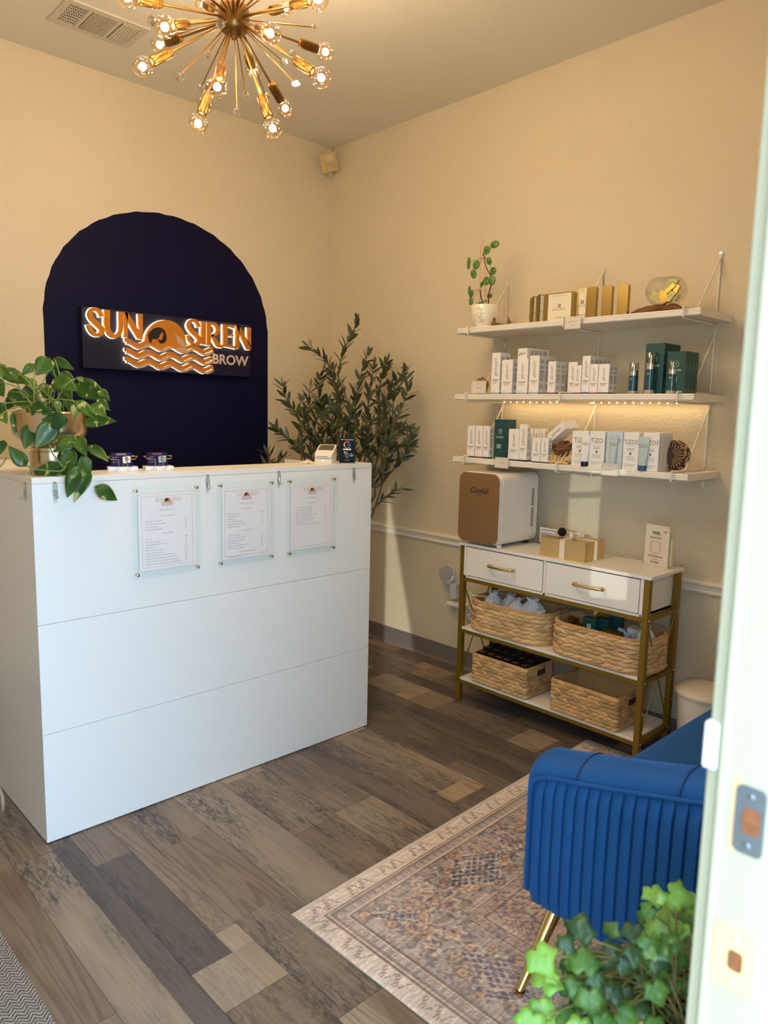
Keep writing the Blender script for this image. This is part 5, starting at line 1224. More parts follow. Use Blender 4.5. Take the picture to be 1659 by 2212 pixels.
# crystal geode behind the CLEANSE sign
p = atx(*c7(300, 480), -.22)
def rock(th, ph): return .5*(1+.13*round(2.2*math.sin(3*ph+1))*.5+.10*round(2*math.sin(4*th+2*ph))*.5)
o = blob('geode', mat('amber_mineral', (124, 96, 50), .3, bump=(60, .8), var=(25, .5)), (-.215, p.y-.004, ZM+.040), .2, rock, 14, 18, sc=(.055, .068, .078))
for pl in o.data.polygons: pl.use_smooth = False
tag(o, 'jagged amber and grey mineral rock behind the STEP 1 sign', 'rock')

# ---------------- top shelf
M_TIN = mat('gold_tin', (168, 144, 88), .26, .9); M_TLAB = mat('cream_label', (234, 226, 200), .55)
def tin(cf, xl, xr, yt, yb, label, w=None, h=None, ang=0, d=.021, lab=True, xo=-.262, face_front=True):
    """a flat lidded tin standing on its edge; ang turns it about the vertical (0: face to the room)"""
    y0 = atx(*cf(xl, (yt+yb)/2), xo).y; y1 = atx(*cf(xr, (yt+yb)/2), xo).y; w = w or abs(y0-y1); h = h or atx(*cf((xl+xr)/2, yt), xo).z-ZT
    t = thing('gold_tin', (xo, y0, ZT), label, 'tin', 'gold brow kit tins on the top shelf', rz=-PI/2+ang)
    MB().prism(rrect(w, h, .010, 5, w/2, h/2), lambda a, b, dd: (a, dd, b), 0, d*.46).build('lid', M_TIN, t, bevel=.003, seg=3)
    MB().prism(rrect(w-.002, h-.002, .009, 5, w/2, h/2), lambda a, b, dd: (a, dd, b), d*.47, d).build('base', M_TIN, t, bevel=.003, seg=3)
    if lab:
        l = MB().box((w*.16, -.0006, .004), (w*.90, -.0001, h-.004)).build('paper_label', M_TLAB, t)
        cx = w*.53; s = h/.105
        MB().prism(rrect(.011*s, .012*s, .002, 3, cx, h*.54), lambda a, b, dd: (a, dd, b), -.0012, -.0007).build('square_emblem', mat('bronze_print', (130, 108, 62), .5), t)
        lettering([('B', .008*s, cx, h*.54, 'CENTER', 0, .03)], M_TLAB, t, y=-.0014, name='emblem_letter')
        lettering([('BROW CODE', .0052*s, cx, h*.45), ('BROW TINT KIT', .0078*s, cx, h*.39, 'CENTER', 0, 0, 1.05), ('NATURAL BROWN', .0044*s, cx, h*.12, 'CENTER', 0, .02), ('BROWN', .0042*s, cx, h*.93)], mat('olive_print', (120, 112, 82), .6), t, y=-.0010, extra=[(cx-w*.26, h*.885, cx+w*.26, h*.892)])
    return t
# big one facing the room
tin(c5, 985, 1290, 702, 1000, 'large gold tin with a cream BROW TINT KIT label facing the room', d=.022, xo=-.258)
zt_h = .096
def edge_tin(cf, x, yt, yb, label, ang, xo, lab=True, w=.085):
    y0 = atx(*cf(x, (yt+yb)/2), xo).y; h = atx(*cf(x, yt), xo).z-ZT
    t = tin(cf, x, x+10, yt, yb, label, w=w, h=h, ang=ang, lab=lab, xo=xo); return t
edge_tin(c5, 862, 738, 1010, 'thin gold tin standing edge-on, leftmost on the top shelf', math.radians(57), -.262)
edge_tin(c5, 924, 718, 1005, 'gold tin standing edge-on directly left of the large labelled tin', math.radians(57), -.262)
edge_tin(c5, 1326, 660, 955, 'gold tin turned so its cream label faces the left, right of the large tin', math.radians(8), -.268, w=.040)
edge_tin(c5, 1412, 648, 950, 'plain gold tin back just right of the side-turned label', math.radians(2), -.266, lab=False, w=.044)
edge_tin(c5, 1562, 636, 942, 'plain gold tin near the middle bracket on the top shelf', math.radians(2), -.262, lab=False, w=.046)
edge_tin(c6, 185, 525, 885, 'rightmost plain gold tin, next to the driftwood on the top shelf', math.radians(2), -.262, lab=False, w=.046)
# cream cartons showing as slivers between the tins
# face planter with the coin-leaf plant
pc = atx(*c5(388, 950), -.235); pr_ = abs(atx(*c5(273, 860), -.235).y-atx(*c5(506, 860), -.235).y)/2*.94; ph_ = atx(*c5(390, 828), -.235).z-ZT
pot = thing('face_planter', (-.225, pc.y, ZT), 'white ceramic pot with a sleeping face holding a coin-leaf plant', 'planter', rz=-PI/2+.25)
MB().lathe([(.001, 0), (pr_*.62, 0), (pr_*.66, ph_*.03), (pr_*.60, ph_*.07), (pr_*.68, ph_*.14), (pr_*.9, ph_*.32), (pr_, ph_*.58), (pr_*1.0, ph_*.85), (pr_*.97, ph_), (pr_*.92, ph_), (pr_*.90, ph_*.85), (.001, ph_*.84)], n=48).build('pot', mat('glazed_ivory', (244, 236, 218), .15, coat=.8), pot)
fcp = lambda a, b, o_=.001: (lambda rr: (rr*math.sin(a/pr_), -rr*math.cos(a/pr_), b))(pr_*1.0+o_-(.0 if b > ph_*.5 else (ph_*.5-b)*.28))
for pts in ([(-.03, .62), (-.022, .58), (-.010, .585), (-.002, .62)], [(.012, .62), (.020, .585), (.030, .60)], [(-.014, .80), (.002, .84), (.010, .74), (.010, .60), (.004, .48), (-.006, .44)], [(-.002, .36), (.006, .33), (.014, .36)], [(.0, .28), (.008, .27), (.016, .31)]):
    MB().tube(smooth_path([fcp(a, b*ph_) for a, b in pts], 5), .0022, 8).build('face_relief', MATS['glazed_ivory'], pot)
MB().lathe([(.001, ph_*.85), (pr_*.89, ph_*.85)], n=32).build('soil', mat('potting_soil', (52, 38, 28), .95, bump=(80, 1)), pot)
PX = -.225
def wl(x, y, dx=0): p = atx(*c5(x, y), PX+dx); v = p-Vector((PX, pc.y, ZT)); c, s = math.cos(-(-PI/2+.25)), math.sin(-(-PI/2+.25)); return Vector((v.x*c-v.y*s, v.x*s+v.y*c, v.z))
stm = MB()
stm.tube(smooth_path([wl(437, 815), wl(440, 720), wl(465, 620), wl(465, 540), wl(425, 470), wl(405, 400), wl(402, 350)], 6), [.0032]*20+[.0022]*17, 8)
stm.tube(smooth_path([wl(390, 815), wl(372, 770), wl(360, 720), wl(358, 680)], 5), .003, 8)
stm.build('stem', mat('woody_stem', (74, 50, 38), .8, bump=(200, .8)), pot)
lv_ = [(500,221,38,32,.4),(421,277,30,36,.1),(444,386,24,33,-.3),(483,485,30,33,.1),(413,585,32,40,0),(473,580,32,41,0),(316,425,30,40,.1),(290,515,27,40,-.2),(241,410,17,56,.1),(249,680,16,40,0),(268,715,20,34,.3),(264,788,20,33,-.3),(450,732,24,20,0),(370,620,12,26,.2),(357,808,27,10,0),(384,318,7,14,0),(408,784,14,7,0)]
ends = {0:(405,345),1:(402,345),2:(404,350),3:(404,350),4:(460,560),5:(462,600),6:(400,350),7:(400,350),8:(400,350),9:(410,685),10:(360,672),11:(360,672),12:(440,760),13:(360,675),14:(372,800),15:(400,350),16:(395,810)}
pet = MB(); M_COIN = mat('coin_leaf_green', (78, 122, 46), .35, var=(60, .18))
for i, (x, y, hw, hh, tl) in enumerate(lv_):
    dxo = rb.uniform(-.03, .02); c = wl(x, y, dxo); e = wl(*ends[i]); pet.tube(smooth_path([e, (e+c)/2+Vector((0, 0, .006)), c], 5), .0009, 5)
    rx = hw*.00047*1.0*1.22; rz_2 = hh*.00047*1.15
    rows = []
    for a in range(7):
        f = a/6; rows.append([c+Vector((rx*f*math.cos(t_)+rz_2*f*math.sin(t_)*math.sin(tl)*.5, -.0025+.004*f*f+.002*math.cos(t_+i), rz_2*f*math.sin(t_))) for t_ in [2*PI*k/20 for k in range(20)]])
    MB().grid(rows, closed_v=True).build('leaf', M_COIN, pot, sol=.0012)
pet.build('petioles', mat('petiole', (120, 110, 60), .6), pot)
sk = MB(); sk.tube([wl(350, 815), wl(361, 218)], .0016, 6); sk.tube([wl(415, 815), wl(384, 172)], .0014, 6); sk.build('support_stick', mat('bamboo', (208, 164, 110), .6), pot)
# mermaid figurine
mz = ZT; a_ = atx(*c5(492, 1040), -.25); b_ = atx(*c5(650, 1030), -.25)
mm_ = thing('mermaid_figurine', (-.25, (a_.y+b_.y)/2, mz), 'small bronze reclining mermaid figurine on the top shelf, right of the planter', 'figurine', rz=-PI/2)
Lm = abs(a_.y-b_.y); M_BRZ = mat('antique_bronze', (132, 98, 58), .4, .8)
mb = MB(); h0 = -Lm/2
mb.tube(smooth_path([(h0-.006, 0, .006), (h0+.002, 0, .012), (h0+.004, 0, .020), (h0+.002, 0, .028)], 5), [.007, .007, .007, .007, .008, .008, .008, .007, .006, .006, .0065, .007, .006, .0045, .003, .003][:16], 12)
mb.sphere((h0+.001, 0, .036), .0062, 10); mb.sphere((h0-.002, .003, .034), .0062, 10, sc=(1, 1, 1.3))
mb.tube(smooth_path([(h0+.008, -.002, .026), (h0+.013, -.004, .016), (h0+.012, -.004, .004)], 4), .0022, 8); mb.tube(smooth_path([(h0-.005, -.003, .026), (h0-.010, -.005, .016), (h0-.009, -.004, .004)], 4), .0022, 8)
mb.build('torso', M_BRZ, mm_)
MB().tube(smooth_path([(h0, 0, .008), (h0+Lm*.3, 0, .008), (h0+Lm*.6, 0, .004), (h0+Lm*.85, 0, .004), (h0+Lm*.98, 0, .012)], 6), [.008, .0085, .0085, .008, .0078, .0075, .007, .0068, .0064, .006, .0056, .0052, .0048, .0044, .004, .0038, .0036, .0034, .0032, .003, .003, .0028, .0026, .0024, .0022], 10).build('tail', M_BRZ, mm_)
fn = MB(); fn.prism([(h0+Lm*.93, .006), (h0+Lm*1.0, .012), (h0+Lm*1.18, .012), (h0+Lm*1.06, .018), (h0+Lm*.98, .024), (h0+Lm*.94, .040), (h0+Lm*.88, .028), (h0+Lm*.90, .012)], lambda a, b, d: (a, d, b), -.0015, .0015); fn.build('fluke', M_BRZ, mm_, bevel=.0008)
# driftwood with glass bowl of small boxes
A = atx(*c6(315, 850), -.24); B = atx(*c6(985, 800), -.24); Ld = abs(A.y-B.y)
rows = []
for i in range(41):
    f = i/40; e = math.sin(PI*min(max(f, .001), .999))**.45; row = []
    for k in range(18):
        a = 2*PI*k/18; ry = .030*e*(1+.16*math.sin(9*f+k)); hz = (.0128+.003*math.sin(PI*f*1.2)+.006*math.exp(-((f-.83)/.10)**2))*e*(1+.12*math.sin(14*f+2*k))
        row.append((-.225+ry*math.cos(a)*1.0, A.y-Ld*f, ZT+max(hz*(1+math.sin(a)), 0)+.0003))
    rows.append(row)
o = MB().grid(rows, closed_v=True).build('driftwood', mat('reddish_driftwood', (128, 82, 52), .7, bump=(50, .9, 5), var=(20, .3))); tag(o, 'flat reddish-brown driftwood on the top shelf under the glass bowl', 'driftwood')
bc = atx(*c6(765, 640), -.225); br_ = abs(atx(*c6(533, 620), -.225).y-atx(*c6(1000, 620), -.225).y)/2*.97
bw = thing('glass_bowl', (-.225, bc.y, ZT+.029), 'round clear glass bowl of small gold boxes on the top shelf driftwood', 'bowl')
zb_t = atx(*c6(765, 455), -.225).z-ZT-.029
MB().lathe([(.001, .004), (br_*.45, .004), (br_*.5, .0)]+[(br_*(.5+.5*math.sin(PI*k/24)**.75) if k <= 12 else br_*(.70+.30*math.sin(PI*k/24)**.8), zb_t*k/24) for k in range(1, 24)]+[(br_*.70, zb_t)], n=48).build('bowl', clear_mat('bowl_glass', (246, 249, 245), .02, .55), bw)
gb = [mat('gold_card', (214, 170, 84), .25, .8), mat('pale_gold_card', (206, 196, 140), .35, .3), mat('brown_card', (70, 46, 30), .4)]
spec = [(-.028, -.002, .030, .05, .024, .024, 35, 1), (.012, .0, .052, .060, .024, .012, -38, 0), (.020, .012, .064, .016, .018, .062, 28, 1), (.005, .016, .066, .016, .018, .060, 20, 1), (.034, .004, .034, .034, .024, .020, 30, 1), (.002, -.006, .026, .028, .020, .030, -30, 0), (-.008, .012, .028, .030, .022, .022, 15, 2), (.030, -.010, .030, .018, .018, .030, 40, 1), (-.020, .012, .046, .020, .018, .020, 50, 0), (.044, .0, .050, .014, .014, .040, 25, 0)]
for k, (x, y, z, w_, d_, h_, a_, mi) in enumerate(spec):
    f = .92; q = thing('sample_box', (-.225+y, bc.y-x*f, ZT+.029+z), ['pale gold sample box low at the left of the glass bowl', 'shiny gold sample box tilted in the middle of the glass bowl', 'tall pale sample box sticking up out of the glass bowl, right one', 'tall pale sample box sticking up out of the glass bowl, left one', 'patterned pale sample box at the lower right of the glass bowl', 'small gold sample box at the bottom centre of the glass bowl', 'dark brown sample box in the glass bowl', 'pale sample box at the right bottom of the glass bowl', 'small gold box at the upper left in the glass bowl', 'slim gold tube-shaped box leaning right in the glass bowl'][k], 'box', 'sample boxes in the glass bowl', rz=-PI/2)
    R_ = Matrix.Rotation(math.radians(a_), 4, 'Y'); w_ *= 1.2; d_ *= 1.15; h_ *= 1.2
    MB().box((-w_/2, -d_/2, -h_/2), (w_/2, d_/2, h_/2), 0, R_).build('box_body', gb[mi], q)
    if mi == 1: lettering([], mat('olive_print', (120, 112, 82), .6), q, face=lambda a, b: R_ @ Vector((a, -d_/2-.0004, b)), name='printed_lines', extra=[(-w_*.3, h_*(.3-.12*j), w_*.3, h_*(.34-.12*j)) for j in range(5)])
# ================================================================ plants
rp = random.Random(21)
def leaf_pts(shape, n=9):
    """half-width profile along a leaf, 0 base..1 tip"""
    out = []
    for i in range(n+1):
        t = i/n
        if shape == 'heart': w = (math.sin(PI*min(1, t**.62))**.9)*(1-.12*t); back = .10*max(0, 1-t*5)
        else: w = math.sin(PI*t**.8)**.8; back = 0
        out.append((t, w, back))
    return out
def add_leaf(mb, base, tip, nrm, hw, shape='heart', bend=.12, fold=.18, n=9, mi=0):
    d = tip-base; L_ = d.length; d.normalize(); s = d.cross(nrm).normalized(); nn = s.cross(d).normalized(); rows = []
    for (t, w, back) in leaf_pts(shape, n):
        c = base+d*(t*L_)-nn*(bend*L_*t*t); row = []
        for k in (-1, -.66, -.33, 0, .33, .66, 1):
            bk = back*abs(k)*L_ if shape == 'heart' else 0
            row.append(c+s*(k*w*hw)+nn*(fold*hw*abs(k)*w-.0*k)-d*bk)
        rows.append(row)
    mb.grid(rows, mi)
def leaf_material(name, base, dark, pale, var_amt, scale, rough=.3, back=None):
    m = bpy.data.materials.new(name); m.use_nodes = True; nt = m.node_tree; N = nt.nodes.new; L = nt.links; p = nt.nodes['Principled BSDF']
    tc = N('ShaderNodeTexCoord'); n1 = N('ShaderNodeTexNoise'); n1.inputs['Scale'].default_value = scale; n1.inputs['Detail'].default_value = 3; L.new(tc.outputs['Object'], n1.inputs[0])
    r1 = N('ShaderNodeValToRGB'); r1.color_ramp.elements[0].position = .35; r1.color_ramp.elements[0].color = rgb(*dark); r1.color_ramp.elements[1].position = .65; r1.color_ramp.elements[1].color = rgb(*base); L.new(n1.outputs['Fac'], r1.inputs[0])
    mp = N('ShaderNodeMapping'); mp.inputs['Scale'].default_value = (1, 1, .35); mp.inputs['Rotation'].default_value = (.6, .5, .3); L.new(tc.outputs['Object'], mp.inputs[0])
    n2 = N('ShaderNodeTexNoise'); n2.inputs['Scale'].default_value = scale*2.6; n2.inputs['Detail'].default_value = 5; n2.inputs['Distortion'].default_value = .8; L.new(mp.outputs[0], n2.inputs[0])
    r2 = N('ShaderNodeMapRange'); r2.inputs[1].default_value = .60; r2.inputs[2].default_value = .66; r2.inputs[4].default_value = var_amt; L.new(n2.outputs['Fac'], r2.inputs[0])
    mx = N('ShaderNodeMix'); mx.data_type = 'RGBA'; L.new(r2.outputs[0], mx.inputs[0]); L.new(r1.outputs[0], mx.inputs[6]); mx.inputs[7].default_value = rgb(*pale)
    L.new(mx.outputs[2], p.inputs['Base Color']); p.inputs['Roughness'].default_value = rough; p.inputs['Transmission Weight'].default_value = 0
    tr = N('ShaderNodeBsdfTranslucent'); L.new(mx.outputs[2], tr.inputs[0]); ms_ = N('ShaderNodeMixShader'); ms_.inputs[0].default_value = .22
    out = [n for n in nt.nodes if n.type == 'OUTPUT_MATERIAL'][0]; L.new(p.outputs[0], ms_.inputs[1]); L.new(tr.outputs[0], ms_.inputs[2]); L.new(ms_.outputs[0], out.inputs[0])
    return m
# ---- pothos in a gold planter
def p3(x, y): return (x*.2411, 740+y*.2411)
PCX, PCY = -2.228, -1.300
poth = thing('trailing_plant', (PCX, PCY, dh), 'variegated trailing pothos in a gold metal planter on the left end of the desk ledge', 'potted plant')
pm = MB()
pm.lathe([(.001, 0), (.064, 0), (.065, .004), (.065, .072), (.060, .074), (.060, .084), (.085, .098), (.108, .122), (.1135, .140), (.1125, .196), (.108, .200), (.105, .196), (.104, .14), (.001, .135)], n=64)
pm.build('planter', mat('brushed_champagne_gold', (206, 184, 152), .26, 1.0, bump=(60, .06)), poth)
MB().lathe([(.001, .178), (.104, .178)], n=40).build('soil', MATS['potting_soil'], poth)
M_POTH = leaf_material('pothos_leaf', (86, 122, 44), (38, 78, 32), (214, 214, 130), .95, 15)
pl = [((440,150),(320,290),80),((490,150),(660,240),45),((300,200),(190,290),40),((60,280),(265,360),65),((0,200),(40,330),50),((415,375),(400,500),60),((490,335),(685,420),80),((690,370),(970,510),92),((540,270),(670,350),50),((700,310),(745,352),30),
 ((890,430),(975,492),40),((385,570),(110,530),72),((180,490),(0,600),62),((600,475),(615,612),46),((510,520),(530,640),36),((680,560),(650,680),42),((700,530),(835,672),50),((820,560),(950,660),62),((880,520),(987,605),42),((592,700),(368,690),75),
 ((768,710),(1035,690),76),((170,620),(130,812),60),((300,748),(215,950),78),((480,725),(318,952),92),((660,860),(470,972),70),((690,850),(770,1012),60),((640,968),(553,1207),78),((735,1030),(817,1192),56),((808,930),(972,1052),56),((715,1118),(594,1387),76),
 ((795,1165),(658,1427),55),((870,1300),(1062,1415),66),((225,1095),(70,925),62),((545,1130),(270,1168),70),((32,885),(0,1000),42),((380,600),(475,640),42),((470,215),(525,335),40),((10,645),(62,722),40),((330,410),(170,470),60),((250,330),(330,440),50),((90,440),(200,500),55),((420,660),(350,600),40),((620,330),(560,440),50),((-60,340),(30,480),70),((-40,560),(60,660),60),((560,400),(640,500),55),((300,560),(420,600),50),((90,230),(150,330),50),((240,640),(330,590),35)]
TD = (Vector((PCX, PCY, dh))-CP).dot(fw)
lvs = MB(); stems = MB(); O_ = Vector((PCX, PCY, dh))
def up_at(x, y, t): return atd(*p3(x, y), t)-O_
for i, (b_, t_, hw) in enumerate(pl):
    yc = (b_[1]+t_[1])/2
    low = yc > 1000; front = TD-.10-.05*rp.random() if yc > 560 else TD-.08+.14*rp.random()
    if b_ in ((870,1300),(795,1165),(715,1118),(735,1030),(640,968)): front = (Vector((-2.1, dyf-.028, 1.15))-CP).dot(fw)-.015*rp.random()-.01*(i % 3)
    if b_ == (545,1130): front = TD-.082
    db_ = rp.uniform(-.012, .012); B_ = up_at(*b_, front+db_); T_ = up_at(*t_, front-.010-rp.uniform(0, .02))
    if b_ in ((795,1165),(715,1118),(735,1030),(870,1300)): yy = dyf-.016-.009*(i % 3); B_ = aty(*p3(*b_), yy)-O_; T_ = aty(*p3(*t_), yy-.004)-O_
    nrm = (CP-(B_+O_)).normalized(); nrm = (nrm+Vector((rp.uniform(-.35, .35), rp.uniform(-.3, .3), rp.uniform(.0, .6)))).normalized()
    lm = MB(); add_leaf(lm, B_, T_, nrm, hw*.2411*(front)/CF*1.08, 'heart', bend=.10, fold=.16)
    lm.build('leaf', M_POTH, poth, sol=.0008)
    root_ = Vector((rp.uniform(-.06, .06), rp.uniform(-.06, .06), .18))
    if yc < 760 and b_[0] < 760: stems.tube(smooth_path([root_, (root_+B_)/2+Vector((0, -.01, .03)), B_], 6), .0018, 6)
fr2 = (Vector((-2.1, dyf-.03, 1.2))-CP).dot(fw)
for pts in ([(440, 900), (470, 990), (520, 1060), (565, 1115)], [(225, 1095), (300, 1130), (420, 1145), (545, 1150), (590, 1100)], [(590, 700), (650, 720), (700, 722), (768, 710)], [(560, 1000), (600, 940), (690, 860)], [(800, 1285), (830, 1300), (870, 1302)], [(590, 1080), (660, 1060), (715, 1118)], [(150, 640), (250, 700), (380, 730)], [(60, 1030), (20, 1090), (-20, 1130)]):
    stems.tube(smooth_path([up_at(x, y, TD-.10 if x < 600 else fr2) for x, y in pts], 6), .0024, 6)
stems.build('vines', mat('pothos_stem', (134, 150, 74), .5), poth)

# ---- olive tree behind the desk
def p4(x, y): return (560+x*.2291, 660+y*.2290)
OT = Vector((-.50, -.46, 0))
ol = thing('olive_tree', OT, 'tall artificial olive tree in the corner behind the white desk', 'tree')
MB().lathe([(.001, 0), (.10, 0), (.13, .24), (.12, .25), (.115, .22), (.001, .215)], n=40).build('pot', mat('dark_planter', (48, 44, 42), .6), ol)
M_OL = leaf_material('olive_leaf', (104, 112, 88), (58, 66, 46), (142, 148, 124), .5, 9, .5)
M_OL2 = leaf_material('fresh_olive_leaf', (86, 98, 40), (60, 74, 26), (120, 128, 60), .4, 9, .5)
br = [[(1060,1990),(1120,1820),(1160,1650),(1190,1450),(1230,1250),(1330,1000),(1400,800),(1375,620)],[(1150,1680),(1300,1500),(1400,1350),(1440,1220)],[(1060,1930),(1180,1820),(1300,1740),(1370,1735)],
 [(750,1500),(750,1200),(745,900),(750,620),(800,420),(880,260),(915,160)],[(800,1150),(740,880),(705,700),(640,540),(540,450),(465,385)],[(480,1750),(405,1480),(405,1200),(350,1020),(260,900),(225,760)],[(500,1700),(420,1420),(330,1310),(230,1230),(150,1155)],
 [(560,1700),(500,1480),(470,1150),(460,950),(480,770)],[(900,1700),(900,1480),(900,1000),(960,650),(1020,480)],[(950,1700),(1000,1400),(1020,1000),(1060,700),(1080,560)],[(1000,1750),(1100,1500),(1140,1100),(1130,800),(1180,620),(1205,530)],
 [(1100,1600),(1200,1400),(1250,1100),(1270,850),(1300,720),(1350,640)],[(640,1600),(600,1400),(600,1100),(560,800),(600,620)],[(1000,1700),(1060,1500),(1000,1300),(1060,1100)],[(60,1600),(90,1450),(75,1390)],[(120,1600),(170,1500),(215,1440)],
 [(700,1600),(720,1300),(660,1050),(560,950)],[(820,1600),(830,1300),(850,1000),(800,800)],[(1100,1500),(1180,1250),(1170,1000),(1240,760)],[(640,1600),(560,1350),(430,1150),(420,900)],[(1060,1700),(1180,1560),(1290,1350),(1420,1330)],[(940,1650),(960,1400),(1100,1200),(1330,1150)],[(860,1500),(880,1250),(760,1080),(690,950)],
 [(560,1550),(620,1300),(700,1150),(820,1100)],[(1000,1600),(1040,1350),(930,1150),(900,900)],[(480,1600),(540,1300),(520,1100),(640,900)],[(1130,1550),(1220,1450),(1240,1250),(1400,1150)],[(1090,1800),(1090,1700),(1070,1640),(1110,1560)]]
fol = MB(); fol2 = MB(); stm = MB(); olv = []
def inroom(P): return P.x < -.05 and P.y < -.05
for bi, pts in enumerate(br):
    t0 = 4.18+.12*math.sin(bi*2.1)
    P3 = []
    for j, (x, y) in enumerate(pts):
        f = j/(len(pts)-1); t = t0-.03*f
        t = min(t, 4.45)
        P = atd(*p4(x, y), t)
        while not inroom(P) and t > 3.5: t -= .03; P = atd(*p4(x, y), t)
        P3.append(P)
    if bi in (0, 1, 2, 20, 27):
        P3 = [atd(*p4(x, y), min(3.98+.03*math.sin(bi), 9)) for x, y in pts]
        P3 = [p if inroom(p) else Vector((min(p.x, -.06), p.y, p.z)) for p in P3]
    pp = smooth_path(P3, 10); L_ = sum((pp[i+1]-pp[i]).length for i in range(len(pp)-1)); N = len(pp)
    stm.tube([p-OT for p in pp], [.0050*(1-i/N)+.0014 for i in range(N)], 6)
    acc = 0; k = 0
    for i in range(1, N):
        acc += (pp[i]-pp[i-1]).length
        if acc > .017:
            acc = 0; k += 1; f = i/N
            if f < .22 and bi not in (15, 14): continue
            d = (pp[i]-pp[i-1]).normalized()
            for s in (0, 1):
                if rp.random() < .08: continue
                a = k*2.4+s*PI+rp.uniform(-.4, .4); o1 = d.orthogonal().normalized(); o2 = d.cross(o1); side = (o1*math.cos(a)+o2*math.sin(a)); dr_ = (d*rp.uniform(.55, .95)+side*.72+Vector((0, 0, .04))).normalized()
                ln = rp.uniform(.055, .085); B_ = pp[i]; T_ = B_+dr_*ln
                if not (T_.x < -.02 and T_.y < -.02): continue
                nn = (d*.5+Vector((rp.uniform(-1, 1), rp.uniform(-1, 1), rp.uniform(-.4, 1))))
                if nn.length < .01: nn = Vector((0, 0, 1))
                add_leaf(fol if rp.random() > .13 else fol2, B_-OT, T_-OT, (nn+Vector((0, 0, .3))).normalized(), rp.uniform(.0085, .0125), 'lance', bend=rp.uniform(-.1, .2), fold=.2, n=6)
            if rp.random() < .02: olv.append((pp[i]+side*.014, side))
    # tip leaf
    d = (pp[-1]-pp[-3]).normalized(); add_leaf(fol, pp[-1]-OT, pp[-1]+d*.055-OT, (CP-pp[-1]).normalized(), .007, 'lance', n=5)
    base = P3[0]
    if bi not in (1, 2): stm.tube([p for p in smooth_path([Vector((rp.uniform(-.02, .02), rp.uniform(-.02, .02), .22)), (base-OT)*.6+Vector((0, 0, .15)), base-OT], 6)], [.0062]*12+[.0055], 6)
fol.build('foliage', M_OL, ol); fol2.build('fresh_foliage', M_OL2, ol)
stm.build('branches', mat('olive_bark', (84, 84, 62), .8, bump=(90, .6)), ol)
for (p, s_) in olv[:14]: MB().sphere(p-OT, .0065, 8, sc=(1, 1, 1.4)).build('olive', mat('olive_fruit', (120, 96, 34), .4), ol)

# ---- ivy in a wicker basket on a stand, just inside the door
def p5(x, y): return (1080+x*.349, 1560+y*.349)
IT = 1.03
ic = atd(1452, 2125, 1.12); IV = Vector((ic.x, ic.y, 0))
ivy = thing('ivy_plant', IV, 'bright green lobed ivy in a wicker basket between the door frame and the sofa', 'potted plant')
zr_ = ic.z-.01
wk_ = mat('wicker_cane', (186, 138, 84), .55, bump=(160, .6), var=(60, .2))
bk = MB()
rows = []
for i in range(30):
    f = i/29; z = zr_-.17+.17*f; R0 = .068+.024*f
    rows.append([((R0+.0022*math.sin(k*PI/2*1.0+(i % 2)*PI))*math.cos(2*PI*k/96), (R0+.0022*math.sin(k*PI/2+(i % 2)*PI))*math.sin(2*PI*k/96), z) for k in range(96)])
bk.grid(rows, closed_v=True); bk.verts(rows[0], [tuple(range(96))])
bk.build('basket', wk_, ivy)
tw = MB()
for s in range(2): tw.tube([((.092+.004*math.cos(k*.9+s*PI))*math.cos(2*PI*k/120), (.092+.004*math.cos(k*.9+s*PI))*math.sin(2*PI*k/120), zr_+.004*math.sin(k*.9+s*PI)) for k in range(120)], .0055, 8, closed=True)
tw.build('braided_rim', wk_, ivy)
MB().lathe([(.001, zr_-.03), (.086, zr_-.03)], n=40).build('soil', MATS['potting_soil'], ivy)
st_ = thing('plant_stand', IV, 'three-legged wooden stand holding the wicker ivy basket', 'plant stand')
MB().lathe([(.001, zr_-.192), (.11, zr_-.192), (.112, zr_-.186), (.11, zr_-.172), (.001, zr_-.172)], n=40).build('stand_top', mat('stand_wood', (140, 100, 64), .5, bump=(60, .4)), st_)
for k in range(3):
    a = 2*PI*k/3+.5; MB().tube([(.07*math.cos(a), .07*math.sin(a), zr_-.19), (.12*math.cos(a), .12*math.sin(a), .008)], [.011, .008], 12).build('leg', MATS['stand_wood'], st_)
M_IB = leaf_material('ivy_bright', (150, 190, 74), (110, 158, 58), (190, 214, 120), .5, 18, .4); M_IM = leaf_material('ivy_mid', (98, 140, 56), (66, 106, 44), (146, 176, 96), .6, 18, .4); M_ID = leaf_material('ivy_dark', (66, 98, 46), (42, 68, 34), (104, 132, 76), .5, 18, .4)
def ivy_leaf(c, size, ang, tilt, m_):
    out = [(0, -.16), (.12, -.36), (.34, -.44), (.54, -.34), (.60, -.10), (.68, .06), (.88, .26), (.74, .38), (.52, .44), (.38, .60), (.20, .84), (0, 1.02)]
    outl = out+[(-x, y) for x, y in reversed(out[1:-1])]
    nrm = ((CP-(c+IV)).normalized()+tilt).normalized(); upv = (up*math.cos(ang)+rt*math.sin(ang)); upv = (upv-nrm*upv.dot(nrm)).normalized(); sv = upv.cross(nrm)
    s = size*1.22; vs = [c]; 
    for ringf in (.5, 1.0):
        for (x, y) in outl:
            q = .045*math.sin((x*3+y*4))*ringf; vs.append(c+sv*(x*s*ringf)+upv*(y*s*ringf)+nrm*(s*(q-.10*(x*x+y*y)*ringf+.05*abs(x))))
    n = len(outl); fs = [(0, 1+i, 1+(i+1) % n) for i in range(n)]+[(1+i, 1+n+i, 1+n+(i+1) % n, 1+(i+1) % n) for i in range(n)]
    MB().verts(vs, fs, smooth=True).build('leaf', m_, ivy, sol=.0008)
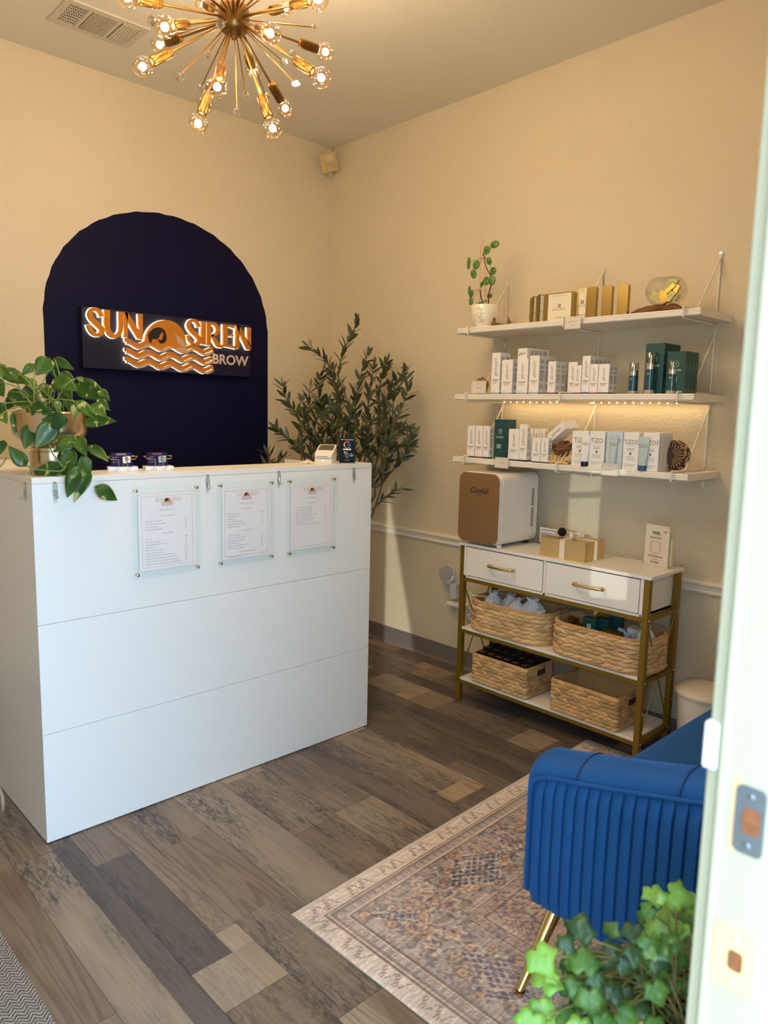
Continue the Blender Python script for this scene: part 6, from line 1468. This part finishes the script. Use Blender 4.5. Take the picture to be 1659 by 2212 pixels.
iv = [(240,1440,112,'b',2.6),(275,1610,112,'b',.3),(255,1760,100,'b',3.0),(200,1840,110,'b',3.4),(490,1310,105,'d',.1),(400,1390,72,'d',.6),(520,1510,104,'m',.0),(660,1430,98,'d',2.4),(680,1300,64,'m',.5),(830,1285,88,'d',3.1),(945,1050,78,'b',3.0),(1080,1060,84,'b',1.9),(925,1160,60,'m',4.0),(1040,1150,52,'b',.2),(1180,1180,86,'b',3.3),(1010,1285,112,'b',.1),(1080,1450,84,'m',1.9),
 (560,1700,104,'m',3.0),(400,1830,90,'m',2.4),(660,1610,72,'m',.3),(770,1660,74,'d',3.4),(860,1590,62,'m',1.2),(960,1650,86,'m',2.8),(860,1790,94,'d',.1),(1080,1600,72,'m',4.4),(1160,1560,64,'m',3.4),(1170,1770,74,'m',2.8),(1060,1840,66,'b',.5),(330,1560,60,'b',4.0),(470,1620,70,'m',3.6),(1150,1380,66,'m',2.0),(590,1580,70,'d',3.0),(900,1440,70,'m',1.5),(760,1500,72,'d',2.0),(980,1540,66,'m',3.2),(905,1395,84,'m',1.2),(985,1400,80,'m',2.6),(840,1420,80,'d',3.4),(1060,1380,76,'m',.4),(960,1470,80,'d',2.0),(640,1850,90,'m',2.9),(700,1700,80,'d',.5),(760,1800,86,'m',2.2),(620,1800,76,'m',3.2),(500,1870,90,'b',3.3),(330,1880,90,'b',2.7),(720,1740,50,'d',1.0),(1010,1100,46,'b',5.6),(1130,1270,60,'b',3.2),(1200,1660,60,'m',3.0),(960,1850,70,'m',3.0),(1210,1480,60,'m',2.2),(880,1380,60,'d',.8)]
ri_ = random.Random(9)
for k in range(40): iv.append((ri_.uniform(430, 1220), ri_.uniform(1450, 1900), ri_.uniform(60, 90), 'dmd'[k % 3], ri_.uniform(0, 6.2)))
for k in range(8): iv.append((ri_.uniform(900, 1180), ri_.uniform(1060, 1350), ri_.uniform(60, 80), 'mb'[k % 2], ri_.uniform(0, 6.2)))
vn = MB()
for i, (x, y, s, c_, a_) in enumerate(iv):
    t = IT+.10*((i*37) % 11)/11-.02; 
    if x < 480: t = 1.03+.05*((i*5) % 3)/3
    if x > 1130: t = 1.12
    if 35 <= i <= 42: t = 1.0
    if i >= 53: t = 1.08+.06*((i*7) % 5)/5
    c = atd(*p5(x, y), t)-IV
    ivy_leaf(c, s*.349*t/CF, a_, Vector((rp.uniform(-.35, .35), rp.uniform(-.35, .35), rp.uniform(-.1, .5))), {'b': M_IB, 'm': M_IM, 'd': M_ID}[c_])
    r_ = Vector((rp.uniform(-.06, .06), rp.uniform(-.06, .06), zr_-.03)); mid = (r_+c)/2+Vector((0, 0, .04)); vn.tube(smooth_path([r_, mid, c-Vector((0, 0, .004))], 6), .0014, 5)
vn.build('vines', mat('ivy_stem', (120, 110, 60), .6), ivy)
# ================================================================ baskets
M_SEA = mat('water_hyacinth', (208, 166, 112), .6, bump=(220, .5, 4), var=(26, .22)); M_SEA2 = mat('woven_rope_pale', (216, 178, 128), .6, bump=(220, .5, 4), var=(22, .22))
zmid, zbot = .3832, .1247
for m_ in (M_SEA, M_SEA2):
    nt = m_.node_tree; p = nt.nodes['Principled BSDF']; a = nt.nodes.new('ShaderNodeAttribute'); a.attribute_name = 'strand'
    mx = nt.nodes.new('ShaderNodeMix'); mx.data_type = 'RGBA'; mx.blend_type = 'MULTIPLY'; mx.inputs[0].default_value = 1
    src_ = p.inputs['Base Color'].links[0].from_socket; nt.links.new(src_, mx.inputs[6]); nt.links.new(a.outputs['Color'], mx.inputs[7]); nt.links.new(mx.outputs[2], p.inputs['Base Color'])
M_RIM = mat('woven_rim', (200, 158, 106), .6, bump=(220, .5, 4), var=(26, .2))
def weave(peri_pt, P, z0, z1, rows_n, strand, amp, name, parent, m, inner=.010, res=.0026, rnd=0.0):
    """peri_pt(s)-> (pos2, normal2) along the perimeter of length P; rows of fat overlapping braid strands"""
    ns = int(P/res); nz = int((z1-z0)/res)+1; rows = []; rw = random.Random(4); jit = [rw.uniform(0, 1) for _ in range(rows_n*3)]
    for j in range(nz+1):
        v = j/nz*rows_n; ri = min(int(v), rows_n-1); fz = v-ri; row = []
        for i in range(ns):
            s = i/ns*P; q = s/strand+(fz*.75 if ri % 2 else -fz*.75)+jit[ri]; fq = q-math.floor(q)
            a = math.sqrt(max(0, 1-(2*fz-1)**2)); b = math.sqrt(max(0, 1-(2*fq-1)**2))
            h = amp*(a**.8)*(.12+.88*b**.75)
            p, nrm = peri_pt(s); row.append((p[0]+nrm[0]*h, p[1]+nrm[1]*h, z0+(z1-z0)*j/nz))
        rows.append(row)
    mb = MB(); mb.grid(rows, closed_v=True)
    tones = [rw.uniform(.62, 1.18) for _ in range(997)]; NV = len(rows)*ns
    inn = []
    for j in (0, nz):
        inn.append([(lambda p, n_: (p[0]-n_[0]*inner, p[1]-n_[1]*inner, z0+(z1-z0)*j/nz))(*peri_pt(i/160*P)) for i in range(160)])
    mb.grid(inn, closed_v=True)
    inn2 = [(p[0], p[1], z0+.004) for p in inn[0]]; mb.verts(inn2, [tuple(range(160))])
    o = mb.build(name, m, parent, recalc=False)
    ca = o.data.color_attributes.new('strand', 'FLOAT_COLOR', 'POINT'); col = [1.0]*(4*len(o.data.vertices))
    for j in range(nz+1):
        v = j/nz*rows_n; ri = min(int(v), rows_n-1); fz = v-ri
        for i in range(ns):
            q = i/ns*P/strand+(fz*.75 if ri % 2 else -fz*.75)+jit[ri]; t_ = tones[(int(math.floor(q))*7+ri*131) % 997]; k = 4*(j*ns+i); col[k:k+3] = [t_, t_, t_]
    ca.data.foreach_set('color', col)
    return o
def rr_perim(w, d, r):
    pts = rrect(w, d, r, 10, w/2, d/2); pts = [Vector(p) for p in pts]; n = len(pts); seg = [(pts[(i+1) % n]-pts[i]).length for i in range(n)]; P = sum(seg); cum = [0]
    for s in seg: cum.append(cum[-1]+s)
    import bisect
    def f(s):
        s = s % P; i = min(bisect.bisect_right(cum, s)-1, n-1); t = (s-cum[i])/max(seg[i], 1e-9); p = pts[i].lerp(pts[(i+1) % n], t)
        c = Vector((min(max(p.x, r), w-r), min(max(p.y, r), d-r))); nn = (p-c); nn = nn.normalized() if nn.length > 1e-6 else Vector((0, 1))
        if nn.length < .5: nn = Vector((0, 1))
        return p, nn
    return f, P
def rope(f, P, z, r, name, parent, m, off=0.0, twist=.020):
    mb = MB(); N = int(P/.004)
    for s in range(2):
        pts = []
        for i in range(N):
            q = i/N*P; p, n_ = f(q); a = 2*PI*q/twist*1.0+s*PI; pts.append((p[0]+n_[0]*(off+r*.55*math.cos(a)), p[1]+n_[1]*(off+r*.55*math.cos(a)), z+r*.55*math.sin(a)))
        mb.tube(pts, r*.72, 6, closed=True)
    return mb.build(name, m, parent)
def oval_basket(y0, w, label, h=.148, d=.265):
    t = thing('oval_basket', (-.378, y0, zmid), label, 'basket', 'woven baskets on the console shelves', rz=-PI/2)
    f, P = rr_perim(w, d, .10)
    weave(f, P, .006, h-.008, 7, .046, .0105, 'woven_side', t, M_SEA2)
    rope(f, P, .006, .0065, 'base_rope', t, M_RIM, .003); rope(f, P, h-.006, .0075, 'rim_rope', t, M_RIM, -.002)
    return t
def box_basket(y0, w, d, h, x, label):
    t = thing('square_basket', (x, y0, zbot), label, 'basket', 'woven baskets on the console shelves', rz=-PI/2)
    f, P = rr_perim(w, d, .010)
    weave(f, P, .002, h-.004, 8, .032, .0075, 'woven_side', t, M_SEA, inner=.007)
    mb = MB(); N = 200; mb.tube([(lambda p, n_: (p[0], p[1], h-.004))(*f(P*i/N)) for i in range(N)], .004, 6, closed=True); mb.build('rim', M_RIM, t)
    return t
oval_basket(-1.530, .44, 'left oval woven basket on the middle console shelf, filled with white pouches'); oval_basket(-2.003, .455, 'right oval woven basket on the middle console shelf, filled with teal boxes')
b3 = box_basket(-1.592, .315, .215, .148, -.382, 'left square woven basket on the lowest console shelf, full of black boxes'); b4 = box_basket(-2.045, .320, .215, .148, -.384, 'right square woven basket on the lowest console shelf, empty')
for b_, w_ in ((b3, .315), (b4, .320)):
    # hand holes: solid dark patches, shade put into the colour; wrapped edges, both ends
    for xx, nx in ((w_, 1), (0, -1)):
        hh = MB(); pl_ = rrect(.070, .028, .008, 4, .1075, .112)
        hh.prism(pl_, lambda a, b, d: (xx+nx*d, a, b), .001, .0094); hh.build('handle_hole_shade', mat('handle_shadowed_cane', (70, 48, 30), .9), b_)
        rm = MB(); rm.tube([(xx+nx*.0085, a, b) for a, b in rrect(.076, .033, .010, 4, .1075, .112)], .0030, 6, closed=True); rm.build('handle_wrap', M_RIM, b_)
# pouches
M_SATIN = mat('white_satin_pouch', (234, 232, 238), .35, sheen=.3); M_ORG = mat('sheer_organza', (228, 224, 216), .5)
def pouch(loc, s, label, m_, rz, tall=1.0):
    t = thing('drawstring_pouch', loc, label, 'pouch', 'drawstring pouches in the baskets', rz=rz)
    rows = []; rq = random.Random(int(loc[1]*1e4)); ph = [rq.uniform(0, 6) for _ in range(4)]
    for (r_, z) in ((.001, 0), (.8, .02), (1.0, .25), (.98, .55), (.80, .80), (.55, .95), (.36, 1.03), (.40, 1.10), (.56, 1.20), (.50, 1.21), (.2, 1.05)):
        rows.append([(s*.5*r_*(1+.07*math.sin(7*a+ph[0])*(z > .3)+.05*math.sin(13*a+ph[1])*(z > .6))*math.cos(a), s*.42*r_*(1+.07*math.sin(7*a+ph[0])*(z > .3)+.05*math.sin(13*a+ph[1])*(z > .6))*math.sin(a), s*tall*z*(1+.03*math.sin(5*a+ph[2])*(z > 1))) for a in [2*PI*k/56 for k in range(56)]])
    MB().grid(rows, closed_v=True).build('cloth', m_, t)
    cd = MB(); cd.tube([(s*.19*math.cos(a), s*.16*math.sin(a), s*tall*1.03) for a in [2*PI*k/24 for k in range(24)]], s*.018, 6, closed=True)
    cd.tube(smooth_path([(s*.2, -s*.05, s*tall*1.03), (s*.42, -s*.25, s*tall*1.06), (s*.62, -s*.2, s*tall*.9), (s*.70, -s*.35, s*tall*.75)], 6), s*.016, 6)
    cd.build('drawstring', mat('white_cord', (236, 232, 230), .5), t); return t
for k, (y, x, s, lb) in enumerate(((-1.615, -.27, .105, 'leftmost white satin pouch in the left oval basket'), (-1.70, -.245, .10, 'white satin pouch second from the left in the left oval basket'), (-1.765, -.285, .10, 'white satin pouch in the middle of the left oval basket'), (-1.845, -.265, .115, 'biggest white satin pouch in the left oval basket'), (-1.915, -.300, .080, 'small white satin pouch at the right of the left oval basket'))):
    pouch((x, y, zmid+.078+.004*(k % 2)), s, lb, M_SATIN, .6*k, .80)
pouch((-.255, -2.400, zmid+.075), .098, 'cream fabric pouch at the right end of the right oval basket', M_ORG, 1.0, .95)
mb = MB(); mb.tube(smooth_path([(-.30, -1.60, zmid+.155), (-.34, -1.56, zmid+.158), (-.345, -1.535, zmid+.162), (-.33, -1.52, zmid+.170)], 6), .0025, 6)
o = mb.build('loose_drawstring', MATS['white_cord']); tag(o, 'loose white cord end hanging over the left rim of the left oval basket', 'cord')
# things in the right oval basket
def carton_in(x, y, z, w, d, h, m_, label, rz=0, rx=0, ry=0, emblem=False, cat='box', grp='boxes in the right oval basket'):
    t = thing('carton', (x, y, z), label, cat, grp, rz=-PI/2+rz); R_ = Matrix.Rotation(rx, 4, 'X') @ Matrix.Rotation(ry, 4, 'Y')
    MB().box((-w/2, -d/2, 0), (w/2, d/2, h), 0, R_).build('carton_body', m_, t, bevel=.0006, seg=1)
    if emblem:
        N = 24; e = MB(); e.prism([(.011*math.cos(2*PI*k/N), h*.60+.011*math.sin(2*PI*k/N)) for k in range(N)], lambda a, b, dd: R_ @ Vector((a, dd, b)), -d/2-.0003, -d/2-.0006); e.build('round_emblem', M_TEALD, t)
        lettering([('VI', .011, 0, h*.60, 'CENTER', 0, .02)], M_TEAL, t, face=lambda a, b: R_ @ Vector((a, -d/2-.0009, b)))
    return t
MG = mat('shiny_gold_box', (206, 168, 70), .2, .9)
carton_in(-.300, -2.172, zmid+.088, .062, .030, .088, M_TEAL, 'front teal box with a round emblem in the right oval basket', emblem=True)
carton_in(-.262, -2.212, zmid+.082, .060, .032, .094, M_TEAL, 'middle teal box in the right oval basket')
carton_in(-.205, -2.240, zmid+.084, .058, .030, .100, M_TEAL, 'rearmost teal box in the right oval basket', rz=.1)
carton_in(-.255, -2.128, zmid+.095, .018, .018, .120, mat('light_gold_card', (222, 178, 104), .3, .7), 'slim gold box leaning left above the teal boxes', ry=math.radians(24))
carton_in(-.290, -2.270, zmid+.100, .085, .055, .034, mat('olive_gold_box', (136, 108, 34), .35, .5), 'olive gold box lying at the front of the right oval basket', rz=-.12, rx=.25)
carton_in(-.245, -2.298, zmid+.100, .060, .045, .038, mat('pale_blue_satin', (190, 204, 226), .3), 'pale blue wrapped box in the right oval basket', ry=.3, rx=-.2)
carton_in(-.225, -2.352, zmid+.085, .075, .04, .072, mat('grey_white_box', (226, 222, 220), .4), 'greyish white box behind the cream pouch in the right oval basket', ry=.05, rx=.1)
for k, (y, x, ry_, lb) in enumerate(((-2.050, -.275, .2, 'shiny gold box at the left end of the right oval basket'), (-2.072, -.250, -.1, 'upright shiny gold box at the left of the right oval basket'), (-2.095, -.285, .35, 'low gold box beside the teal box in the right oval basket'), (-2.110, -.245, 0, 'dark olive box tucked beside the teal box'))):
    carton_in(x, y, zmid+.085, .022, .022, .068-.010*k, MG if k < 3 else mat('olive_dark', (70, 84, 30), .5), lb, ry=ry_)
# black boxes in the left square basket
M_BKB = mat('black_box', (10, 10, 12), .4); M_ROSE = mat('rose_gold_bar', (196, 128, 88), .35, .4)
cols_, rows_b = 6, 4; bw_, bd_ = .0475, .0475
proto = None; names_c = ['leftmost', 'second', 'third', 'fourth', 'fifth', 'rightmost']; names_r = ['front', 'second', 'third', 'back']
for r_i in range(rows_b):
    for c_i in range(cols_):
        lb = 'black box, %s column and %s row in the left square basket' % (names_c[c_i], names_r[r_i])
        loc = (-.367+.0495*r_i, -1.602-.0497*c_i, zbot+.106+.012*r_i*.5+.006*((c_i*3+r_i) % 3)-.003*(c_i > 3))
        if proto is None:
            proto = thing('black_box', loc, lb, 'box', 'black boxes in the left square basket', rz=-PI/2)
            MB().box((0, 0, 0), (bw_, bd_, .045)).build('box_body', M_BKB, proto, bevel=.001, seg=1)
            MB().box((.006, .012, .0450), (.036, .020, .0454)).build('colour_bar', M_ROSE, proto)
            lettering([('TiZO', .011, .024, .033, 'CENTER', 0, 0, .9)], mat('silver_print', (170, 166, 160), .5), proto, face=lambda a, b: (a, b, .0456), extra=[(.004, .041, .030, .0416)])
        else: dup(proto, loc, label=lb)
# price tag on the left square basket handle
mb = MB(); mb.verts([(-.29, -1.919, zbot+.095), (-.29, -1.922, zbot+.055), (-.284, -1.922, zbot+.055), (-.286, -1.919, zbot+.095)], [(0, 1, 2, 3)]); mb.build('loose_tag', M_WHITEPL, b3, loc=None) if False else mb.bm.free()

# ================================================================ mini fridge
fx0, fx1, fy0, fy1 = -.402, -.100, -1.483, -1.728
fr = thing('mini_fridge', (fx0, fy0, ch), 'white mini fridge with a bronze glass door on the left of the console table', 'fridge', rz=-PI/2)
FWi, FDe, FHe = fy0-fy1, fx1-fx0, .338
MB().prism(rrect(FWi, FHe, .040, 8, FWi/2, .010+FHe/2), lambda a, b, d: (a, d, b), .024, FDe).build('body', mat('glossy_white_shell', (240, 236, 230), .22, coat=.3), fr, bevel=.006, seg=3)
MB().prism(rrect(FWi-.004, FHe-.004, .040, 8, FWi/2, .010+FHe/2), lambda a, b, d: (a, d, b), .004, .0232).build('door', MATS['glossy_white_shell'], fr, bevel=.004, seg=3)
MB().prism(rrect(FWi-.006, FHe-.006, .039, 8, FWi/2, .010+FHe/2), lambda a, b, d: (a, d, b), 0, .0042).build('door_glass', mat('bronze_mirror_glass', (152, 118, 80), .12, .35, coat=.5), fr)
lettering([('Cooluli', .038, FWi*.50, .262, 'CENTER', .35, .012)], M_INKDK, fr, y=-.0006)
MB().tube(smooth_path([(FWi*.44, -.0006, .243), (FWi*.50, -.0006, .238), (FWi*.58, -.0006, .244)], 5), .0011, 5).build('swoosh', M_INKDK, fr)
for (x, y) in ((.03, .05), (FWi-.03, .05), (.03, FDe-.04), (FWi-.03, FDe-.04)): MB().lathe([(.012, 0), (.013, .006), (.013, .013)], (x, y, -.0), n=16).build('foot', M_BLACK if y > .1 else MATS['glossy_white_shell'], fr)
for k in range(22):
    if k == 11: continue
    MB().box((FWi-.0006, FDe-.050, .086+.0085*k), (FWi+.0006, FDe-.030, .0900+.0085*k)).build('vent_slot', M_BLACK, fr)
# ================================================================ gift box
G0 = atz(1165.4, 1198.6, ch); G1 = atz(1262.6, 1215.8, ch); G2 = atz(1303.5, 1205.5, ch)
ga = (G1-G0); gw_ = ga.length; ang = math.atan2(ga.y, ga.x); gd_ = (G2-G1).length
gf = thing('gift_box', (G0.x, G0.y, ch), 'matte gold gift box tied with a cream ribbon on the console table', 'gift box', rz=ang)
gh = .083; MGB = mat('satin_gold_card', (212, 178, 118), .38, .65); MRB = mat('cream_ribbon', (236, 218, 188), .45, sheen=.3)
MB().box((0, 0, 0), (gw_, gd_, gh)).build('box_body', MGB, gf, bevel=.001)
rbn = MB(); c1, c2, rw = gw_*.50, gd_*.55, .0125
rbn.box((c1-rw, -.0008, 0), (c1+rw, 0, gh+.0008)); rbn.box((c1-rw, -.0008, gh), (c1+rw, gd_+.0008, gh+.0008)); rbn.box((gw_, c2-rw, 0), (gw_+.0008, c2+rw, gh+.0008)); rbn.box((0, c2-rw, gh), (gw_+.0008, c2+rw, gh+.0010)); rbn.box((-.0008, c2-rw, 0), (0, c2+rw, gh+.0008))
rbn.build('ribbon', MRB, gf)
bwm = MB()
def loop(dx, dy, L_, z=.006):
    pts = smooth_path([(0, 0, .002), (dx*L_*.5, dy*L_*.5, .022), (dx*L_, dy*L_, .016), (dx*L_*.9, dy*L_*.9, .003), (dx*L_*.4, dy*L_*.4, .003), (0, 0, .004)], 6); sv = Vector((-dy, dx, 0))*.009
    bwm.grid([[Vector((c1, c2, gh))+p+sv*k for k in (-1, -.3, .3, 1)] for p in pts])
loop(1, .2, .045); loop(-.9, .3, .042); loop(.2, -1, .03)
bwm.build('bow', MRB, gf, sol=.0008)
MB().sphere((c1-.052, c2-.01, gh+.021), .0195, 16).build('pompom', mat('black_pompom', (6, 6, 8), .95, bump=(300, 1)), gf)

# ================================================================ acrylic signs on the console
def ang_sign(P0, P1, h, label, name='acrylic_sign'):
    v = P1-P0; t = thing(name, (P0.x, P0.y, ch), label, 'sign', rz=math.atan2(v.y, v.x)); return t, v.length
P0 = atz(1388, 1217.5, ch); P1 = atz(1441, 1229.5, ch)
ws, w = ang_sign(P0, P1, .17, 'pale pink WiFi sign in a clear acrylic block at the right of the console table')
h = .176
MB().box((0, 0, 0), (w, .0015, h)).build('front_acrylic', M_ACRYL, ws)
MB().box((.004, .0018, .001), (w-.001, .003, h-.001)).build('pink_card', mat('blush_paper', (236, 216, 198), .6), ws)
MB().box((0, .0032, 0), (w+.004, .012, h)).build('acrylic_block', M_ACRYL, ws, bevel=.001)
MB().box((w*.55, .0125, .012), (w+.006, .024, h*.70)).build('card_behind', mat('cream_card', (240, 222, 176), .6), ws)
lettering([('WiFi', .020, w*.48, h*.80, 'CENTER', 0, .01), ('Scan to Connect', .0088, w*.48, h*.69, 'CENTER', 0, .02, .95), ('Sun Siren Studio_Guest', .0082, w*.48, h*.245, 'CENTER', 0, .02, .92), ('shine_bright', .0088, w*.48, h*.105, 'CENTER', 0, .02, .95)], M_INKDK, ws, y=.0012-.0018)
lettering([('Network', .0072, w*.48, h*.305), ('Password', .0072, w*.48, h*.165)], M_INKGY, ws, y=-.0006, name='small_lettering')
fm = MB(); fm.tube([(a, -.0005, b) for a, b in rrect(w*.36, w*.36, .004, 4, w*.47, h*.47)], .0009, 6, closed=True); fm.build('square_frame', mat('peach_print', (214, 158, 118), .6), ws)
ic_ = MB()
for k, r_ in enumerate((.0065, .0105, .0145)): ic_.tube([(w*.84+r_*math.cos(a), -.0005, h*.80+r_*math.sin(a)) for a in [rad(45)+rad(90)*i/10 for i in range(11)]], .0010, 5)
ic_.sphere((w*.84, -.0004, h*.80), .0013, 6); ic_.build('wifi_symbol', MATS['peach_print'], ws)
for (x, z) in ((.008, .008), (w-.008, .008), (.008, h-.008), (w-.008, h-.008)): MB().tube([(x, -.0006, z), (x, .002, z)], .0016, 8).build('pin', M_CHROME, ws)
# landscape card behind the gift box
A_ = atx(1160, 1134, -.115); B_ = atx(1275, 1143, -.115)
lc = thing('acrylic_sign', (-.118, A_.y, ch), 'landscape info card in a clear acrylic stand behind the gold gift box', 'sign', rz=-PI/2-.04)
lw, lh = abs(A_.y-B_.y), A_.z-ch
MB().box((0, 0, 0), (lw, .002, lh)).build('acrylic_panel', M_ACRYL, lc, bevel=.0006); MB().box((0, -.03, 0), (lw, .018, .002)).build('acrylic_foot', M_ACRYL, lc)
MB().box((.022, -.0012, .012), (lw-.020, -.0004, lh-.006)).build('info_card', mat('pale_lilac_paper', (230, 230, 236), .6), lc)
MB().box((.028, -.0016, .014), (lw-.026, -.0013, lh-.028)).build('tinted_panel', mat('periwinkle_print', (186, 190, 206), .6), lc)
lettering([('BROW SHAPING GUIDE AND AFTERCARE NOTES', .0085, lw*.5, lh-.016, 'CENTER', 0, .0, .8)], M_INKMD, lc, y=-.0018, extra=[(.034, lh-.040-.008*k, .034+.06-.012*(k % 3), lh-.0375-.008*k) for k in range(5)]+[(.11, lh-.040-.008*k, .16-.01*(k % 2), lh-.0375-.008*k) for k in range(5)]) if False else lettering([], M_INKMD, lc, y=-.0018, name='printed_lines', extra=[(.034+.0145*k, lh-.019, .034+.0145*k+.011, lh-.014) for k in range(13)]+[(.034, lh-.040-.008*k, .094-.012*(k % 3), lh-.0375-.008*k) for k in range(5)])

# ================================================================ smart speaker on the wall, outlet
sd = thing('smart_speaker', (-.012, -1.092, .50), 'round grey-faced speaker on a white wall holder left of the console table', 'speaker')
c = atx(964, 1237, -.06)-sd.location; nd = Vector((-.86, -.48, .18)).normalized()
sa = nd.orthogonal().normalized(); sb_ = nd.cross(sa)
def disc(r_, d0, d1, nm, m_, rr=.0):
    mb = MB(); mb.tube([c+nd*d0, c+nd*(d0+.002), c+nd*(d1-.003), c+nd*d1], [r_-.004, r_, r_, r_-.004], 40); return mb.build(nm, m_, sd)
disc(.046, -.030, .006, 'housing', M_WHITEPL); disc(.043, .006, .0085, 'fabric_face', mat('grey_mesh_fabric', (168, 160, 158), .9, bump=(600, .5)))
hd = MB(); hd.tube([c+nd*(-.012)+Vector((0, -.052*math.cos(a), -.052*math.sin(a))) for a in [rad(15)+rad(150)*i/16 for i in range(17)]], .008, 10)
hd.box((-.03, -.075, -.028), (.012, .02, -.018)); hd.box((0, -.05, -.03), (.012, -.01, .05)); hd.build('wall_holder', M_WHITEPL, sd)
cb2 = MB(); cb2.tube(smooth_path([c+Vector((.02, -.03, -.045)), c+Vector((.022, -.045, -.060)), c+Vector((.02, -.02, -.072)), c+Vector((.022, -.048, -.078)), c+Vector((.02, -.06, -.10))], 8), .003, 6); cb2.build('bundled_cable', mat('cable_grey', (190, 190, 192), .5), sd)
pa = thing('power_adapter', (0, -1.150, .40), 'grey rectangular power adapter below the round wall speaker', 'adapter')
MB().box((-.045, -.024, -.005), (-.006, .020, .080)).build('adapter_body', mat('grey_adapter', (200, 200, 198), .4), pa, bevel=.006, seg=3); MB().tube(smooth_path([(-.02, -.01, .08), (-.02, -.012, .10), (-.018, -.004, .12)], 4), .002, 6).build('cable', MATS['cable_grey'], pa)
ob_ = thing('wall_outlet_shelf', (0, -1.165, .365), 'small white outlet shelf on the wall beside the console table', 'outlet shelf')
MB().box((-.060, -.075, -.012), (0, .050, .012)).build('shelf_body', M_WHITEPL, ob_, bevel=.010, seg=4); MB().box((-.006, -.06, -.07), (0, .01, -.0125)).build('outlet_plate', M_WHITEPL, ob_, bevel=.002)
pc_ = thing('plug_cable', (0, -1.25, .33), 'clear coiled cable and plug behind the left leg of the console table', 'cable')
mb = MB(); mb.tube(smooth_path([(-.02+.004*k, .012*math.cos(k*1.5)+.0, .03*math.sin(k*1.1)) for k in range(10)], 6), .0025, 6); mb.tube(smooth_path([(-.02, 0, 0), (-.03, -.05, -.05), (-.01, -.13, -.085), (-.008, -.20, -.06), (-.008, -.24, .02)], 6), .002, 6); mb.build('coil', M_WHITEPL, pc_)
MB().box((-.03, -.012, -.035), (-.004, .014, -.010)).build('plug', MATS['grey_adapter'], pc_, bevel=.002)

# ================================================================ waste bin
tb = thing('waste_bin', (-.155, -2.632, 0), 'white round-lidded KEEP CLEAN waste bin between the console and the sofa', 'bin')
R_ = .118; hh = .315
MB().lathe([(.001, 0), (R_*.78, 0), (R_*.80, .004), (R_*.97, hh), (.001, hh)], n=56).build('bucket', mat('bin_white', (236, 230, 220), .35), tb)
MB().lathe([(R_*.95, hh+.0005), (R_*1.04, hh+.002), (R_*1.05, hh+.008), (R_*1.02, hh+.016), (R_*.90, hh+.024), (R_*.55, hh+.031), (.001, hh+.033)], n=56).build('lid', mat('lid_cream', (226, 216, 196), .3), tb)
fcb = lambda a, b: (lambda ph, rr: (rr*math.cos(ph), rr*math.sin(ph), b))(rad(222)+a/R_, R_*.80+(R_*.17)*b/hh+.0009)
lettering([('KEEP CLEAN', .0165, 0, hh*.74, 'CENTER', 0, 0, 1.0)], M_INKDK, tb, face=fcb)
bd = MB(); rows = [[fcb(.072+.014*i/3, hh*(.55+.38*j/8)) for i in range(4)] for j in range(9)]; bd.grid(rows); bd.build('black_strap', M_BLACK, tb)
lettering([('ckw', .013, .079, hh*.80, 'CENTER', 0, .01)], mat('strap_print', (230, 226, 220), .6), tb, face=lambda a, b: (lambda p: (p[0]*1.004, p[1]*1.004, p[2]))(fcb(.079+(b-hh*.80), hh*.76-(a-.079))), name='strap_lettering')
